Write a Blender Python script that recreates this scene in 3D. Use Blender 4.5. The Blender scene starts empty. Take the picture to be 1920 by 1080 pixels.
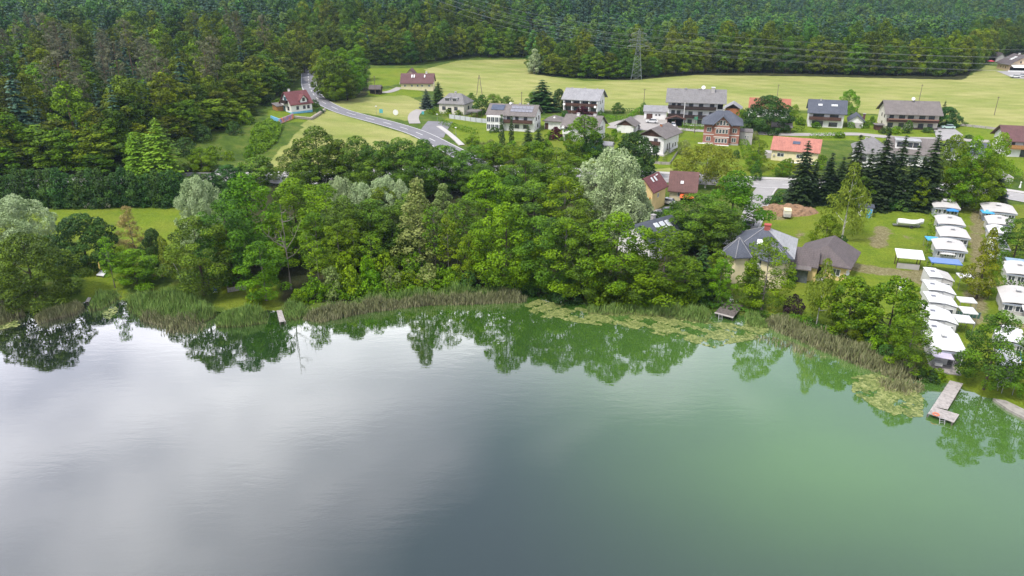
import bpy, bmesh, math, random
import numpy as np
from mathutils import Vector, Matrix

# ------------------------------------------------------------------ camera, sky, sun, exposure
SC = bpy.context.scene
FOC, PITCH, CAMH = 1340.0, math.radians(22.5), 48.0      # focal length in pixels of the 1920 wide photo
CT, ST = math.cos(PITCH), math.sin(PITCH)
cam_d = bpy.data.cameras.new('camera')
cam_d.sensor_width = 36.0
cam_d.lens = 36.0 * FOC / 1920.0
cam_d.clip_end = 9000.0
cam_d.clip_start = 1.0
cam = bpy.data.objects.new('camera', cam_d)
SC.collection.objects.link(cam)
cam.location = (0, 0, CAMH)
cam.rotation_euler = (math.pi / 2 - PITCH, 0, 0)
SC.camera = cam

SUN_EL, SUN_AZ = math.radians(58), math.radians(226)     # azimuth measured clockwise from +Y
W = bpy.data.worlds.new('World')
SC.world = W
W.use_nodes = True
wn, wl = W.node_tree.nodes, W.node_tree.links
wn.clear()
w_out = wn.new('ShaderNodeOutputWorld')
w_bg = wn.new('ShaderNodeBackground'); w_bg.inputs['Strength'].default_value = 0.1
sky = wn.new('ShaderNodeTexSky'); sky.sky_type = 'NISHITA'; sky.sun_disc = False
sky.sun_elevation = SUN_EL; sky.sun_rotation = SUN_AZ
# broken overcast: a cloud layer on a plane above the lake, noise over direction / height
tc = wn.new('ShaderNodeTexCoord')
sep = wn.new('ShaderNodeSeparateXYZ'); wl.new(tc.outputs['Generated'], sep.inputs[0])
zmx = wn.new('ShaderNodeMath'); zmx.operation = 'MAXIMUM'; zmx.inputs[1].default_value = 0.0
wl.new(sep.outputs['Z'], zmx.inputs[0])
zad = wn.new('ShaderNodeMath'); zad.operation = 'ADD'; zad.inputs[1].default_value = 0.18
wl.new(zmx.outputs[0], zad.inputs[0])
vdiv = wn.new('ShaderNodeVectorMath'); vdiv.operation = 'DIVIDE'
cz = wn.new('ShaderNodeCombineXYZ')
for i in range(3): wl.new(zad.outputs[0], cz.inputs[i])
wl.new(tc.outputs['Generated'], vdiv.inputs[0]); wl.new(cz.outputs[0], vdiv.inputs[1])
wmap = wn.new('ShaderNodeMapping')
wl.new(vdiv.outputs[0], wmap.inputs['Vector'])
CLOUD_OFF, CLOUD_SCALE = (8.5856, -6.3026, 1.7321), 0.75
wmap.inputs['Location'].default_value = CLOUD_OFF
wmap.inputs['Rotation'].default_value = (0, 0, math.radians(-14))
wnoi = wn.new('ShaderNodeTexNoise'); wnoi.inputs['Scale'].default_value = CLOUD_SCALE
wnoi.inputs['Detail'].default_value = 4.5; wnoi.inputs['Roughness'].default_value = 0.53
wnoi.inputs['Distortion'].default_value = 0.25
wl.new(wmap.outputs[0], wnoi.inputs['Vector'])
wr = wn.new('ShaderNodeValToRGB')
wr.color_ramp.elements[0].position = 0.39; wr.color_ramp.elements[0].color = (0.17, 0.20, 0.26, 1)
wr.color_ramp.elements[1].position = 0.60; wr.color_ramp.elements[1].color = (1.0, 0.985, 1.0, 1)
e = wr.color_ramp.elements.new(0.49); e.color = (0.50, 0.50, 0.55, 1)
wl.new(wnoi.outputs['Fac'], wr.inputs[0])
wsc = wn.new('ShaderNodeVectorMath'); wsc.operation = 'SCALE'
zen = wn.new('ShaderNodeMath'); zen.operation = 'MULTIPLY_ADD'; zen.inputs[1].default_value = 9.5; zen.inputs[2].default_value = 7.0   # an overcast sky is brighter overhead than near the horizon
wl.new(zmx.outputs[0], zen.inputs[0]); wl.new(zen.outputs[0], wsc.inputs['Scale'])
wl.new(wr.outputs['Color'], wsc.inputs[0])
wmix = wn.new('ShaderNodeMix'); wmix.data_type = 'RGBA'; wmix.inputs['Factor'].default_value = 0.86
wl.new(sky.outputs['Color'], wmix.inputs['A']); wl.new(wsc.outputs[0], wmix.inputs['B'])
wl.new(wmix.outputs['Result'], w_bg.inputs['Color'])
wl.new(w_bg.outputs[0], w_out.inputs['Surface'])

sun_d = bpy.data.lights.new('sun', 'SUN')
sun_d.energy = 1.5; sun_d.angle = math.radians(12); sun_d.color = (1.0, 0.95, 0.87)
sun = bpy.data.objects.new('sun', sun_d)
SC.collection.objects.link(sun)
sd = Vector((math.sin(SUN_AZ) * math.cos(SUN_EL), math.cos(SUN_AZ) * math.cos(SUN_EL), math.sin(SUN_EL)))
sun.rotation_euler = sd.to_track_quat('Z', 'Y').to_euler()
sun.location = sd * 300

SC.view_settings.view_transform = 'Standard'
SC.view_settings.look = 'None'
SC.view_settings.gamma = 1.0
SC.view_settings.use_curve_mapping = False
SC.view_settings.exposure = 1.2
SC.render.engine = 'CYCLES'
SC.cycles.use_denoising = True
try: SC.cycles.denoiser = 'OPENIMAGEDENOISE'
except Exception: pass
SC.cycles.max_bounces = 5
SC.cycles.diffuse_bounces = 1
SC.cycles.glossy_bounces = 2
SC.cycles.transmission_bounces = 3
SC.cycles.volume_bounces = 0
SC.cycles.transparent_max_bounces = 6
SC.cycles.caustics_reflective = False
SC.cycles.caustics_refractive = False

# ------------------------------------------------------------------ pixel <-> place helpers
def ray(u, v):
    a, b = (u - 960.0) / FOC, (v - 540.0) / FOC
    return a, CT - b * ST, -(ST + b * CT)

def plane(u, v, z=0.0):
    dx, dy, dz = ray(u, v)
    t = (z - CAMH) / dz
    return dx * t, dy * t

def project(x, y, z):
    zc = y * CT - (z - CAMH) * ST
    yc = y * ST + (z - CAMH) * CT
    zc = np.where(np.abs(zc) < 1e-3, 1e-3, zc)
    return 960 + FOC * x / zc, 540 - FOC * yc / zc

SHORE_PX = [(-700, 690), (-300, 640), (0, 588), (60, 580), (150, 566), (215, 556), (250, 566), (330, 578), (400, 580),
            (470, 590), (505, 578), (530, 582), (560, 580), (640, 572), (800, 556), (900, 552), (985, 540), (1030, 552),
            (1100, 566), (1200, 570), (1280, 572), (1350, 585), (1430, 594), (1500, 612), (1580, 642), (1650, 672),
            (1700, 694), (1760, 712), (1830, 738), (1870, 748), (1925, 775), (2050, 850), (2300, 1000)]
_sh = np.array([plane(u, v, 0.0) for u, v in SHORE_PX])
def shore_y(x): return np.interp(x, _sh[:, 0], _sh[:, 1])

CTRL = [(-200, 470, 1.2), (0, 470, 1.0), (150, 420, 1.2), (300, 440, 1.0), (60, 395, 1.5), (330, 385, 1.5), (200, 388, 1.5), (-200, 400, 1.6),
        (450, 345, 2.4), (365, 330, 2.6), (540, 335, 2.6), (540, 300, 3.6), (620, 250, 5.0), (700, 260, 4.2), (560, 215, 8.0),
        (600, 200, 8.6), (590, 150, 10.5), (575, 125, 12.0), (680, 215, 6.6), (740, 235, 5.2), (800, 250, 4.4), (700, 190, 7.6),
        (650, 195, 8.2), (785, 170, 7.5), (850, 215, 5.4), (965, 245, 4.6), (1095, 212, 5.0), (1235, 283, 3.6), (1300, 232, 4.1),
        (1353, 265, 3.4), (1440, 345, 1.9), (1230, 330, 2.0), (975, 320, 2.3), (1650, 300, 2.6), (1900, 370, 2.0), (1545, 235, 4.1),
        (1700, 245, 4.1), (1905, 290, 3.6), (1490, 300, 2.9), (1240, 390, 1.5), (1420, 510, 1.0), (1600, 500, 1.0), (1760, 400, 1.5),
        (1760, 600, .8), (1900, 600, .8), (1000, 500, .9), (700, 500, .8), (700, 400, 1.5), (1000, 400, 1.5), (850, 290, 2.9),
        (900, 115, 10), (1000, 130, 9), (1300, 140, 8.5), (1600, 140, 8.5), (1800, 142, 9), (1890, 137, 10), (1300, 180, 6.2),
        (900, 160, 7.2), (1600, 180, 6.2), (1800, 200, 5.4), (700, 135, 11), (640, 165, 9.8), (450, 290, 4.5), (480, 250, 7.0), (400, 310, 3.2),
        (2100, 300, 3.5), (2100, 500, 1.2), (2200, 200, 6)]
CW = []
for u, v, z in CTRL:
    x, y = plane(u, v, z); CW.append((x, y, z))
CW += [(-300, 600, 14), (0, 620, 15), (150, 600, 10), (320, 600, 8), (600, 600, 8), (-300, 1000, 15), (0, 1000, 12), (320, 1000, 8),
       (600, 1000, 8), (650, 250, 5), (450, 90, 3), (-320, 150, 3), (-320, 320, 9), (-220, 105, 1), (-160, 130, 1.3), (0, 470, 12), (200, 470, 9), (330, 420, 9)]
CW = np.array(CW)
C_RBF = 14.0
def _ker(r2): return np.sqrt(r2 + C_RBF ** 2)
_n = len(CW)
_A = np.zeros((_n + 3, _n + 3))
_d2 = ((CW[:, None, :2] - CW[None, :, :2]) ** 2).sum(-1)
_A[:_n, :_n] = -_ker(_d2) + np.eye(_n) * -0.5
_A[:_n, _n] = 1; _A[:_n, _n + 1:] = CW[:, :2]; _A[_n:, :_n] = _A[:_n, _n:].T
_w = np.linalg.solve(_A, np.concatenate([CW[:, 2], [0, 0, 0]]))
def _rbf(x, y):
    out = np.zeros_like(x)
    for i in range(_n): out -= _w[i] * np.sqrt((x - CW[i, 0]) ** 2 + (y - CW[i, 1]) ** 2 + C_RBF ** 2)
    return out + _w[_n] + _w[_n + 1] * x + _w[_n + 2] * y

# foot of the wooded spur on the left
SPUR = np.array([plane(u, v, z) for u, v, z in [(-900, 352, 2.5), (-100, 345, 2.5), (150, 338, 2.6), (270, 322, 3), (360, 285, 4.5), (440, 240, 7), (505, 196, 9.5), (540, 170, 10.5), (556, 128, 12)]] + [(-135, 420), (-230, 560)])
def _dist_poly(x, y, P):
    best = np.full(x.shape, 1e9)
    for (ax, ay), (bx, by) in zip(P[:-1], P[1:]):
        ex, ey = bx - ax, by - ay
        t = np.clip(((x - ax) * ex + (y - ay) * ey) / (ex * ex + ey * ey), 0, 1)
        best = np.minimum(best, np.hypot(x - ax - t * ex, y - ay - t * ey))
    return best
_spur_area = np.vstack([SPUR, [(-1500, 560), (-1500, 150)]])
def in_poly(x, y, P):
    x = np.asarray(x, float); y = np.asarray(y, float)
    ins = np.zeros(x.shape, bool)
    n = len(P); j = n - 1
    for i in range(n):
        xi, yi = P[i]; xj, yj = P[j]
        c = ((yi > y) != (yj > y)) & (x < (xj - xi) * (y - yi) / ((yj - yi) if yj != yi else 1e-9) + xi)
        ins ^= c; j = i
    return ins
def spur_h(x, y):
    d = np.where(in_poly(x, y, _spur_area), _dist_poly(x, y, SPUR), 0)
    return 60 * (1 - np.exp(-d * 0.40 / 60)) * np.clip(d / 12, 0.2, 1) * np.where(d > 0, 1, 0)
def hills(x, y):
    edge = np.interp(x, [-600, -140, -95, -60, 60, 120, 300, 600], [420, 420, 395, 425, 450, 520, 620, 640])
    slope = np.interp(x, [-600, -60, 80, 200, 400], [0.26, 0.24, 0.17, 0.10, 0.085])
    d = np.maximum(0, y - edge)
    return np.minimum(slope * d * np.clip(d / 60, 0, 1), 130)
def ground(x, y):
    x = np.asarray(x, float); y = np.asarray(y, float)
    xc = np.clip(x, -330, 650); yc = np.clip(y, 40, 1000)
    z = _rbf(xc, yc) + spur_h(x, y) + hills(x, y)
    d = (y - shore_y(x)) * 0.85
    return np.where(d > 0, np.minimum(z, 0.22 + 0.07 * d), np.maximum(0.22 + 0.45 * d, -3.0))
def gz(x, y): return float(ground(np.array([x]), np.array([y]))[0])

_T = np.concatenate([np.arange(60, 420, 1.5), np.arange(420, 2500, 8.0)])
def at(u, v):
    """the ground point a pixel of the photo looks at"""
    dx, dy, dz = ray(u, v)
    f = CAMH + dz * _T - ground(dx * _T, dy * _T)
    k = int(np.argmax(f < 0)) or len(_T) - 1
    lo, hi = _T[k - 1], _T[k]
    for _ in range(14):
        m = (lo + hi) / 2
        if CAMH + dz * m - gz(dx * m, dy * m) > 0: lo = m
        else: hi = m
    return Vector((dx * hi, dy * hi, CAMH + dz * hi))
def top_z(y, v):
    """height at which an upright thing standing at distance y reaches picture row v"""
    k = (540 - v) / FOC
    return CAMH + y * (k * CT - ST) / (CT + k * ST)
def depth_of(p): return p[1] * CT - (p[2] - CAMH) * ST

# ------------------------------------------------------------------ scene helpers
COL = SC.collection
def tag(o, label=None, cat=None, group=None, kind=None):
    if label: o['label'] = label
    if cat: o['category'] = cat
    if group: o['group'] = group
    if kind: o['kind'] = kind
    return o
def link(o, parent=None):
    COL.objects.link(o)
    if parent is not None: o.parent = parent
    return o
def empty(name, loc, rz=0.0, scale=None):
    o = bpy.data.objects.new(name, None)
    o.empty_display_size = 0.5
    o.location = loc; o.rotation_euler = (0, 0, rz)
    if scale is not None: o.scale = scale
    return link(o)
def obj(name, mesh, parent=None, loc=None, rot=None, scale=None):
    o = bpy.data.objects.new(name, mesh)
    if loc is not None: o.location = loc
    if rot is not None: o.rotation_euler = rot
    if scale is not None: o.scale = scale
    return link(o, parent)
def mesh_of(name, verts, faces, mat=None, smooth=False):
    me = bpy.data.meshes.new(name)
    me.from_pydata([tuple(v) for v in verts], [], [tuple(f) for f in faces])
    if mat: me.materials.append(mat)
    if smooth: me.polygons.foreach_set('use_smooth', [True] * len(me.polygons))
    me.update()
    return me
def poly_mesh(name, V, nper, mat=None, attrs=None, smooth=False):
    """every nper consecutive vertices form one face; V is (n*nper, 3)"""
    me = bpy.data.meshes.new(name)
    n = len(V); nf = n // nper
    me.vertices.add(n); me.vertices.foreach_set('co', np.ascontiguousarray(V, np.float32).ravel())
    me.loops.add(n); me.loops.foreach_set('vertex_index', np.arange(n, dtype=np.int32))
    me.polygons.add(nf)
    me.polygons.foreach_set('loop_start', np.arange(0, n, nper, dtype=np.int32))
    if mat: me.materials.append(mat)
    for k, (dom, arr) in (attrs or {}).items():
        a = me.attributes.new(k, 'FLOAT', dom); a.data.foreach_set('value', np.ascontiguousarray(arr, np.float32))
    me.update(calc_edges=True); me.validate()
    return me

class MB:
    """collects boxes, prisms and tubes into one mesh"""
    def __init__(s): s.v = []; s.f = []
    def add(s, vs, fs):
        k = len(s.v); s.v += [tuple(p) for p in vs]; s.f += [tuple(i + k for i in f) for f in fs]; return s
    def box(s, x0, x1, y0, y1, z0, z1):
        return s.add([(x0, y0, z0), (x1, y0, z0), (x1, y1, z0), (x0, y1, z0), (x0, y0, z1), (x1, y0, z1), (x1, y1, z1), (x0, y1, z1)],
                     [(0, 3, 2, 1), (4, 5, 6, 7), (0, 1, 5, 4), (1, 2, 6, 5), (2, 3, 7, 6), (3, 0, 4, 7)])
    def prism(s, pts, h0, h1, axis='z'):
        """polygon pts extruded from h0 to h1 along an axis (pts are the two other coordinates)"""
        n = len(pts)
        def P(a, b, h): return {'z': (a, b, h), 'x': (h, a, b), 'y': (a, h, b)}[axis]
        vs = [P(a, b, h0) for a, b in pts] + [P(a, b, h1) for a, b in pts]
        fs = [tuple(range(n))[::-1], tuple(range(n, 2 * n))] + [(i, (i + 1) % n, n + (i + 1) % n, n + i) for i in range(n)]
        return s.add(vs, fs)
    def tube(s, p0, p1, r0, r1=None, n=8):
        r1 = r0 if r1 is None else r1
        p0, p1 = Vector(p0), Vector(p1); d = (p1 - p0)
        if d.length < 1e-6: return s
        q = d.to_track_quat('Z', 'Y')
        vs = [p0 + q @ Vector((math.cos(2 * math.pi * i / n) * r0, math.sin(2 * math.pi * i / n) * r0, 0)) for i in range(n)]
        vs += [p1 + q @ Vector((math.cos(2 * math.pi * i / n) * r1, math.sin(2 * math.pi * i / n) * r1, 0)) for i in range(n)]
        fs = [tuple(range(n))[::-1], tuple(range(n, 2 * n))] + [(i, (i + 1) % n, n + (i + 1) % n, n + i) for i in range(n)]
        return s.add(vs, fs)
    def chain(s, pts, rad, n=7):
        """one continuous tube through pts with a radius at each"""
        k = len(s.v); m = len(pts)
        for j, p in enumerate(pts):
            p = Vector(p)
            d = Vector(pts[min(j + 1, m - 1)]) - Vector(pts[max(j - 1, 0)])
            q = d.to_track_quat('Z', 'Y')
            for i in range(n):
                s.v.append(tuple(p + q @ Vector((math.cos(2 * math.pi * i / n) * rad[j], math.sin(2 * math.pi * i / n) * rad[j], 0))))
        for j in range(m - 1):
            for i in range(n):
                a, b = k + j * n + i, k + j * n + (i + 1) % n
                s.f.append((a, b, b + n, a + n))
        s.f.append(tuple(range(k, k + n))[::-1]); s.f.append(tuple(range(k + (m - 1) * n, k + m * n)))
        return s
    def sphere(s, c, r, n=8, m=6, sz=1.0):
        k = len(s.v)
        for j in range(m + 1):
            t = math.pi * j / m
            for i in range(n):
                p = 2 * math.pi * i / n
                s.v.append((c[0] + r * math.sin(t) * math.cos(p), c[1] + r * math.sin(t) * math.sin(p), c[2] + r * sz * math.cos(t)))
        for j in range(m):
            for i in range(n):
                a, b = k + j * n + i, k + j * n + (i + 1) % n
                s.f.append((a, a + n, b + n, b))
        return s
    def mesh(s, name, mat, smooth=False): return mesh_of(name, s.v, s.f, mat, smooth)
    def build(s, name, mat, parent=None, loc=None, rot=None, smooth=False): return obj(name, s.mesh(name, mat, smooth), parent, loc, rot)

# ------------------------------------------------------------------ materials
def nd(nt, t, **kw):
    n = nt.nodes.new(t)
    for k, v in kw.items(): setattr(n, k, v)
    return n
def new_mat(name):
    m = bpy.data.materials.new(name); m.use_nodes = True
    nt = m.node_tree; nt.nodes.clear()
    out = nd(nt, 'ShaderNodeOutputMaterial')
    return m, nt, out
def mixc(nt, fac, a, b, mode='MIX'):
    n = nd(nt, 'ShaderNodeMix', data_type='RGBA', blend_type=mode)
    for s, v in (('Factor', fac), ('A', a), ('B', b)):
        if hasattr(v, 'is_linked'): nt.links.new(v, n.inputs[s])
        else: n.inputs[s].default_value = v if s == 'Factor' else (*v[:3], 1)
    return n.outputs['Result']
def noise(nt, scale, detail=3, rough=0.55, coord='Object', stretch=None, dist=0.0):
    t = nd(nt, 'ShaderNodeTexCoord'); n = nd(nt, 'ShaderNodeTexNoise')
    n.inputs['Scale'].default_value = scale; n.inputs['Detail'].default_value = detail
    n.inputs['Roughness'].default_value = rough; n.inputs['Distortion'].default_value = dist
    src = nd(nt, 'ShaderNodeNewGeometry').outputs['Position'] if coord == 'World' else t.outputs[coord]
    if stretch:
        mp = nd(nt, 'ShaderNodeMapping'); mp.inputs['Scale'].default_value = stretch
        nt.links.new(src, mp.inputs['Vector']); src = mp.outputs[0]
    nt.links.new(src, n.inputs['Vector'])
    return n.outputs['Fac']
def ramp(nt, val, stops):
    r = nd(nt, 'ShaderNodeValToRGB')
    el = r.color_ramp.elements
    while len(el) < len(stops): el.new(0.5)
    for q, (p, c) in zip(el, stops):
        q.position = p; q.color = (*c[:3], 1) if not isinstance(c, (int, float)) else (c, c, c, 1)
    nt.links.new(val, r.inputs[0])
    return r.outputs['Color']
def mth(nt, op, a, b=0.0, clamp=False):
    n = nd(nt, 'ShaderNodeMath', operation=op, use_clamp=clamp)
    for i, v in enumerate((a, b)):
        if hasattr(v, 'is_linked'): nt.links.new(v, n.inputs[i])
        else: n.inputs[i].default_value = v
    return n.outputs[0]
def attr(nt, name):
    a = nd(nt, 'ShaderNodeAttribute', attribute_name=name); return a.outputs['Fac']
def bsdf(nt, out, col, rough=0.7, metal=0.0, bump=None, bstr=0.3, bdist=0.05, spec=None, coat=0):
    p = nd(nt, 'ShaderNodeBsdfPrincipled')
    if hasattr(col, 'is_linked'): nt.links.new(col, p.inputs['Base Color'])
    else: p.inputs['Base Color'].default_value = (*col[:3], 1)
    if hasattr(rough, 'is_linked'): nt.links.new(rough, p.inputs['Roughness'])
    else: p.inputs['Roughness'].default_value = rough
    p.inputs['Metallic'].default_value = metal
    if spec is not None: p.inputs['Specular IOR Level'].default_value = spec
    if coat: p.inputs['Coat Weight'].default_value = coat
    if bump is not None:
        b = nd(nt, 'ShaderNodeBump'); b.inputs['Strength'].default_value = bstr; b.inputs['Distance'].default_value = bdist
        nt.links.new(bump, b.inputs['Height']); nt.links.new(b.outputs[0], p.inputs['Normal'])
    nt.links.new(p.outputs[0], out.inputs['Surface'])
    return p
MATS = {}
def paint(name, c, rough=0.7, var=0.12, scale=1.2, metal=0.0, spec=None, dirt=None, coat=0):
    """plain coloured surface with uneven wear"""
    if name in MATS: return MATS[name]
    m, nt, out = new_mat(name)
    n = noise(nt, scale, 5, 0.6)
    d = dirt or tuple(x * (1 - 2.2 * var) for x in c)
    col = ramp(nt, n, [(0.25, d), (0.5, c), (0.8, tuple(min(1, x * (1 + var)) for x in c))])
    bsdf(nt, out, col, rough, metal, bump=noise(nt, scale * 12, 3), bstr=0.1, bdist=0.02, spec=spec, coat=coat)
    MATS[name] = m; return m
def roofing(name, c, row=0.34, var=0.3, rough=0.75, moss=None):
    """rows of tiles: fine relief and weathering on the roof slabs"""
    m, nt, out = new_mat(name)
    t = nd(nt, 'ShaderNodeTexCoord')
    bt = nd(nt, 'ShaderNodeTexBrick'); bt.inputs['Scale'].default_value = 1.0
    bt.inputs['Brick Width'].default_value = row * 1.3; bt.inputs['Row Height'].default_value = row
    bt.inputs['Mortar Size'].default_value = 0.02; bt.inputs['Color1'].default_value = (*c, 1)
    bt.inputs['Color2'].default_value = (*[x * (1 - var * .6) for x in c], 1); bt.inputs['Mortar'].default_value = (*[x * .45 for x in c], 1)
    nt.links.new(t.outputs['Object'], bt.inputs['Vector'])
    n = noise(nt, 0.55, 5, 0.65)
    w = ramp(nt, n, [(0.3, 0.72), (0.55, 1.0), (0.8, 1.22)])
    col = mixc(nt, 1.0, bt.outputs['Color'], w, 'MULTIPLY')
    if moss:
        col = mixc(nt, ramp(nt, noise(nt, 0.9, 6, 0.7), [(0.52, 0.0), (0.7, 0.7)]), col, moss)
    st = noise(nt, 2.0, 4, 0.6, stretch=(3.0, 0.25, 0.25))
    col = mixc(nt, 0.35, col, ramp(nt, st, [(0.3, tuple(x * .55 for x in c)), (0.7, tuple(min(1, x * 1.25) for x in c))]))
    bsdf(nt, out, col, rough, bump=bt.outputs['Fac'], bstr=0.35, bdist=0.03)
    MATS[name] = m; return m
def leafmat(name, dark, light, trans=0.3, var=0.2, hue=0.02):
    m, nt, out = new_mat(name)
    oi = nd(nt, 'ShaderNodeObjectInfo')
    col = mixc(nt, attr(nt, 'tint'), dark, light)
    hs = nd(nt, 'ShaderNodeHueSaturation')
    hs.inputs['Saturation'].default_value = 1.1
    nt.links.new(mth(nt, 'ADD', mth(nt, 'MULTIPLY', oi.outputs['Random'], 2 * hue), 0.5 - hue), hs.inputs['Hue'])
    r2 = mth(nt, 'FRACT', mth(nt, 'MULTIPLY', oi.outputs['Random'], 7.31))
    nt.links.new(mth(nt, 'ADD', mth(nt, 'MULTIPLY', r2, 2 * var), 1 - var), hs.inputs['Value'])
    nt.links.new(col, hs.inputs['Color'])
    df = nd(nt, 'ShaderNodeBsdfPrincipled'); df.inputs['Roughness'].default_value = 0.62
    df.inputs['Specular IOR Level'].default_value = 0.25
    tr = nd(nt, 'ShaderNodeBsdfTranslucent')
    nt.links.new(hs.outputs[0], df.inputs['Base Color']); nt.links.new(hs.outputs[0], tr.inputs['Color'])
    mx = nd(nt, 'ShaderNodeMixShader'); mx.inputs[0].default_value = trans * 0.6
    nt.links.new(df.outputs[0], mx.inputs[1]); nt.links.new(tr.outputs[0], mx.inputs[2])
    nt.links.new(mx.outputs[0], out.inputs['Surface'])
    MATS[name] = m; return m
# ------------------------------------------------------------------ the ground
def spaced(lo, a, b, hi, step, grow=1.12):
    mid = list(np.arange(a, b + 1e-6, step)); out = []
    s = step; x = a
    while x > lo: s *= grow; x -= s; out.append(x)
    out = out[::-1] + mid
    s = step; x = mid[-1]
    while x < hi: s *= grow; x += s; out.append(x)
    return np.array(out)
gx = spaced(-3500, -190, 290, 3500, 1.5)
gy = spaced(-400, 60, 450, 6000, 1.5)
GX, GY = np.meshgrid(gx, gy)
GZ = ground(GX.ravel(), GY.ravel()).reshape(GX.shape)
U, V = project(GX, GY, GZ)
front = (GY > 20)
def zone(polys, soft=None):
    z = np.zeros(GX.shape, bool)
    for P in polys: z |= in_poly(U, V, P)
    return (z & front).astype(np.float32)
def pxline(pts, w):
    P = np.array([tuple(at(u, v)[:2]) for u, v in pts])
    return (_dist_poly(GX.ravel(), GY.ravel(), P) < w).reshape(GX.shape).astype(np.float32)
HAY = [[(795, 130), (860, 113), (1000, 111), (1004, 140), (1100, 152), (1190, 150), (1300, 141), (1500, 143), (1805, 150), (1850, 122), (1960, 140),
        (1960, 250), (1870, 240), (1790, 232), (1640, 214), (1480, 206), (1380, 210), (1240, 212), (1140, 208), (1050, 204), (960, 202), (900, 206), (835, 190)],
       [(602, 192), (690, 182), (760, 178), (800, 196), (782, 214), (770, 228), (700, 215), (640, 206)],
       [(596, 204), (620, 208), (760, 250), (800, 268), (700, 300), (530, 318), (500, 306), (545, 262), (570, 232)],
       [(1895, 28), (1960, 24), (1960, 44), (1880, 40)], [(1196, 325), (1262, 312), (1262, 326), (1196, 331)]]
LAWN = [[(1425, 372), (1740, 392), (1745, 640), (1690, 640), (1560, 625), (1440, 596), (1440, 540), (1500, 500), (1440, 470), (1395, 430)],
        [(-200, 405), (350, 384), (362, 430), (310, 470), (250, 500), (-200, 500)],
        [(1735, 390), (1960, 380), (1960, 800), (1880, 770), (1830, 735), (1740, 700), (1730, 600)],
        [(1218, 300), (1270, 245), (1400, 250), (1410, 330), (1262, 326), (1225, 312)],
        [(835, 222), (920, 214), (1140, 232), (1210, 262), (1160, 310), (960, 300), (860, 262)],
        [(1460, 212), (1640, 216), (1900, 244), (1960, 262), (1960, 330), (1880, 330), (1800, 270), (1520, 262), (1440, 250)],
        [(690, 172), (770, 160), (800, 178), (700, 200)], [(690, 128), (800, 128), (795, 150), (700, 165)],
        [(405, 540), (520, 520), (530, 580), (450, 590), (400, 570)], [(150, 500), (240, 500), (235, 560), (160, 565)],
        [(1395, 250), (1540, 255), (1530, 330), (1400, 330)], [(500, 206), (600, 214), (580, 228), (505, 232)]]
DIRT = [[(1424, 398), (1500, 375), (1520, 392), (1470, 412), (1432, 410)], [(1718, 500), (1738, 500), (1740, 660), (1720, 650)],
        [(1440, 512), (1476, 512), (1470, 532), (1440, 534)], [(1860, 600), (1960, 600), (1960, 618), (1870, 616)]]
hay, lawn, dirt = zone(HAY), zone(LAWN), zone(DIRT)
lawn[hay > 0] = 0
for pts, w in (([(1836, 398), (1832, 440), (1835, 520), (1828, 548), (1836, 575), (1822, 604)], 1.3), ([(1838, 530), (1872, 532), (1925, 546)], 1.5),
               ([(1656, 428), (1646, 462)], 1.5), ([(1502, 430), (1496, 452)], 0.7), ([(1590, 498), (1680, 512), (1716, 520)], 2.4), ([(1684, 440), (1706, 446)], 0.8)):
    dirt = np.maximum(dirt, pxline(pts, w))
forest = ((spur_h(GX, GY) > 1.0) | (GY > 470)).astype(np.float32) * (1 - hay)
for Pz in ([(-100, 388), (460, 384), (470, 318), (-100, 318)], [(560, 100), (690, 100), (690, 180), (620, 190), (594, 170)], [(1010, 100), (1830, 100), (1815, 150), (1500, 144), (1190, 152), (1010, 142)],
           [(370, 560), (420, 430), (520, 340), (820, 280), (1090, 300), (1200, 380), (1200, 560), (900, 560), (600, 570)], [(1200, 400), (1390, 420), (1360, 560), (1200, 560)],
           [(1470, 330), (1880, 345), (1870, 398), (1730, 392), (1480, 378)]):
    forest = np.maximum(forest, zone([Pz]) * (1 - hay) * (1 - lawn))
def soften(a, k=1):
    for _ in range(k):
        b = a.copy()
        b[1:-1, 1:-1] = (a[1:-1, 1:-1] * 2 + a[:-2, 1:-1] + a[2:, 1:-1] + a[1:-1, :-2] + a[1:-1, 2:]) / 6
        a = b
    return a
ny, nx = GX.shape
me = bpy.data.meshes.new('ground')
me.vertices.add(nx * ny)
me.vertices.foreach_set('co', np.stack([GX, GY, GZ], -1).astype(np.float32).ravel())
idx = np.arange(nx * ny).reshape(ny, nx)
quads = np.stack([idx[:-1, :-1], idx[:-1, 1:], idx[1:, 1:], idx[1:, :-1]], -1).reshape(-1, 4).astype(np.int32)
me.loops.add(quads.size); me.loops.foreach_set('vertex_index', quads.ravel())
me.polygons.add(len(quads)); me.polygons.foreach_set('loop_start', np.arange(0, quads.size, 4, dtype=np.int32))
me.polygons.foreach_set('use_smooth', np.ones(len(quads), bool))
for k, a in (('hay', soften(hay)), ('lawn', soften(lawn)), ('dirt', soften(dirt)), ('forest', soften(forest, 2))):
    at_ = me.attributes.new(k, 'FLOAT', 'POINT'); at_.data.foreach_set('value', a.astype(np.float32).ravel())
me.update(calc_edges=True)
m, nt, out = new_mat('ground_cover')
def edge_of(name, amt=0.35):
    n = noise(nt, 0.45, 4, 0.6, 'World')
    return mth(nt, 'MULTIPLY', mth(nt, 'SUBTRACT', mth(nt, 'ADD', attr(nt, name), mth(nt, 'MULTIPLY', mth(nt, 'SUBTRACT', n, 0.5), amt * 2)), 0.38), 4.0, True)
n_big, n_mid, n_fine = noise(nt, 0.035, 4, 0.6, 'World'), noise(nt, 0.22, 5, 0.65, 'World'), noise(nt, 1.6, 5, 0.7, 'World')
scrub = ramp(nt, n_mid, [(0.3, (0.045, 0.085, 0.016)), (0.5, (0.085, 0.135, 0.02)), (0.7, (0.15, 0.17, 0.04))])
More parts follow.
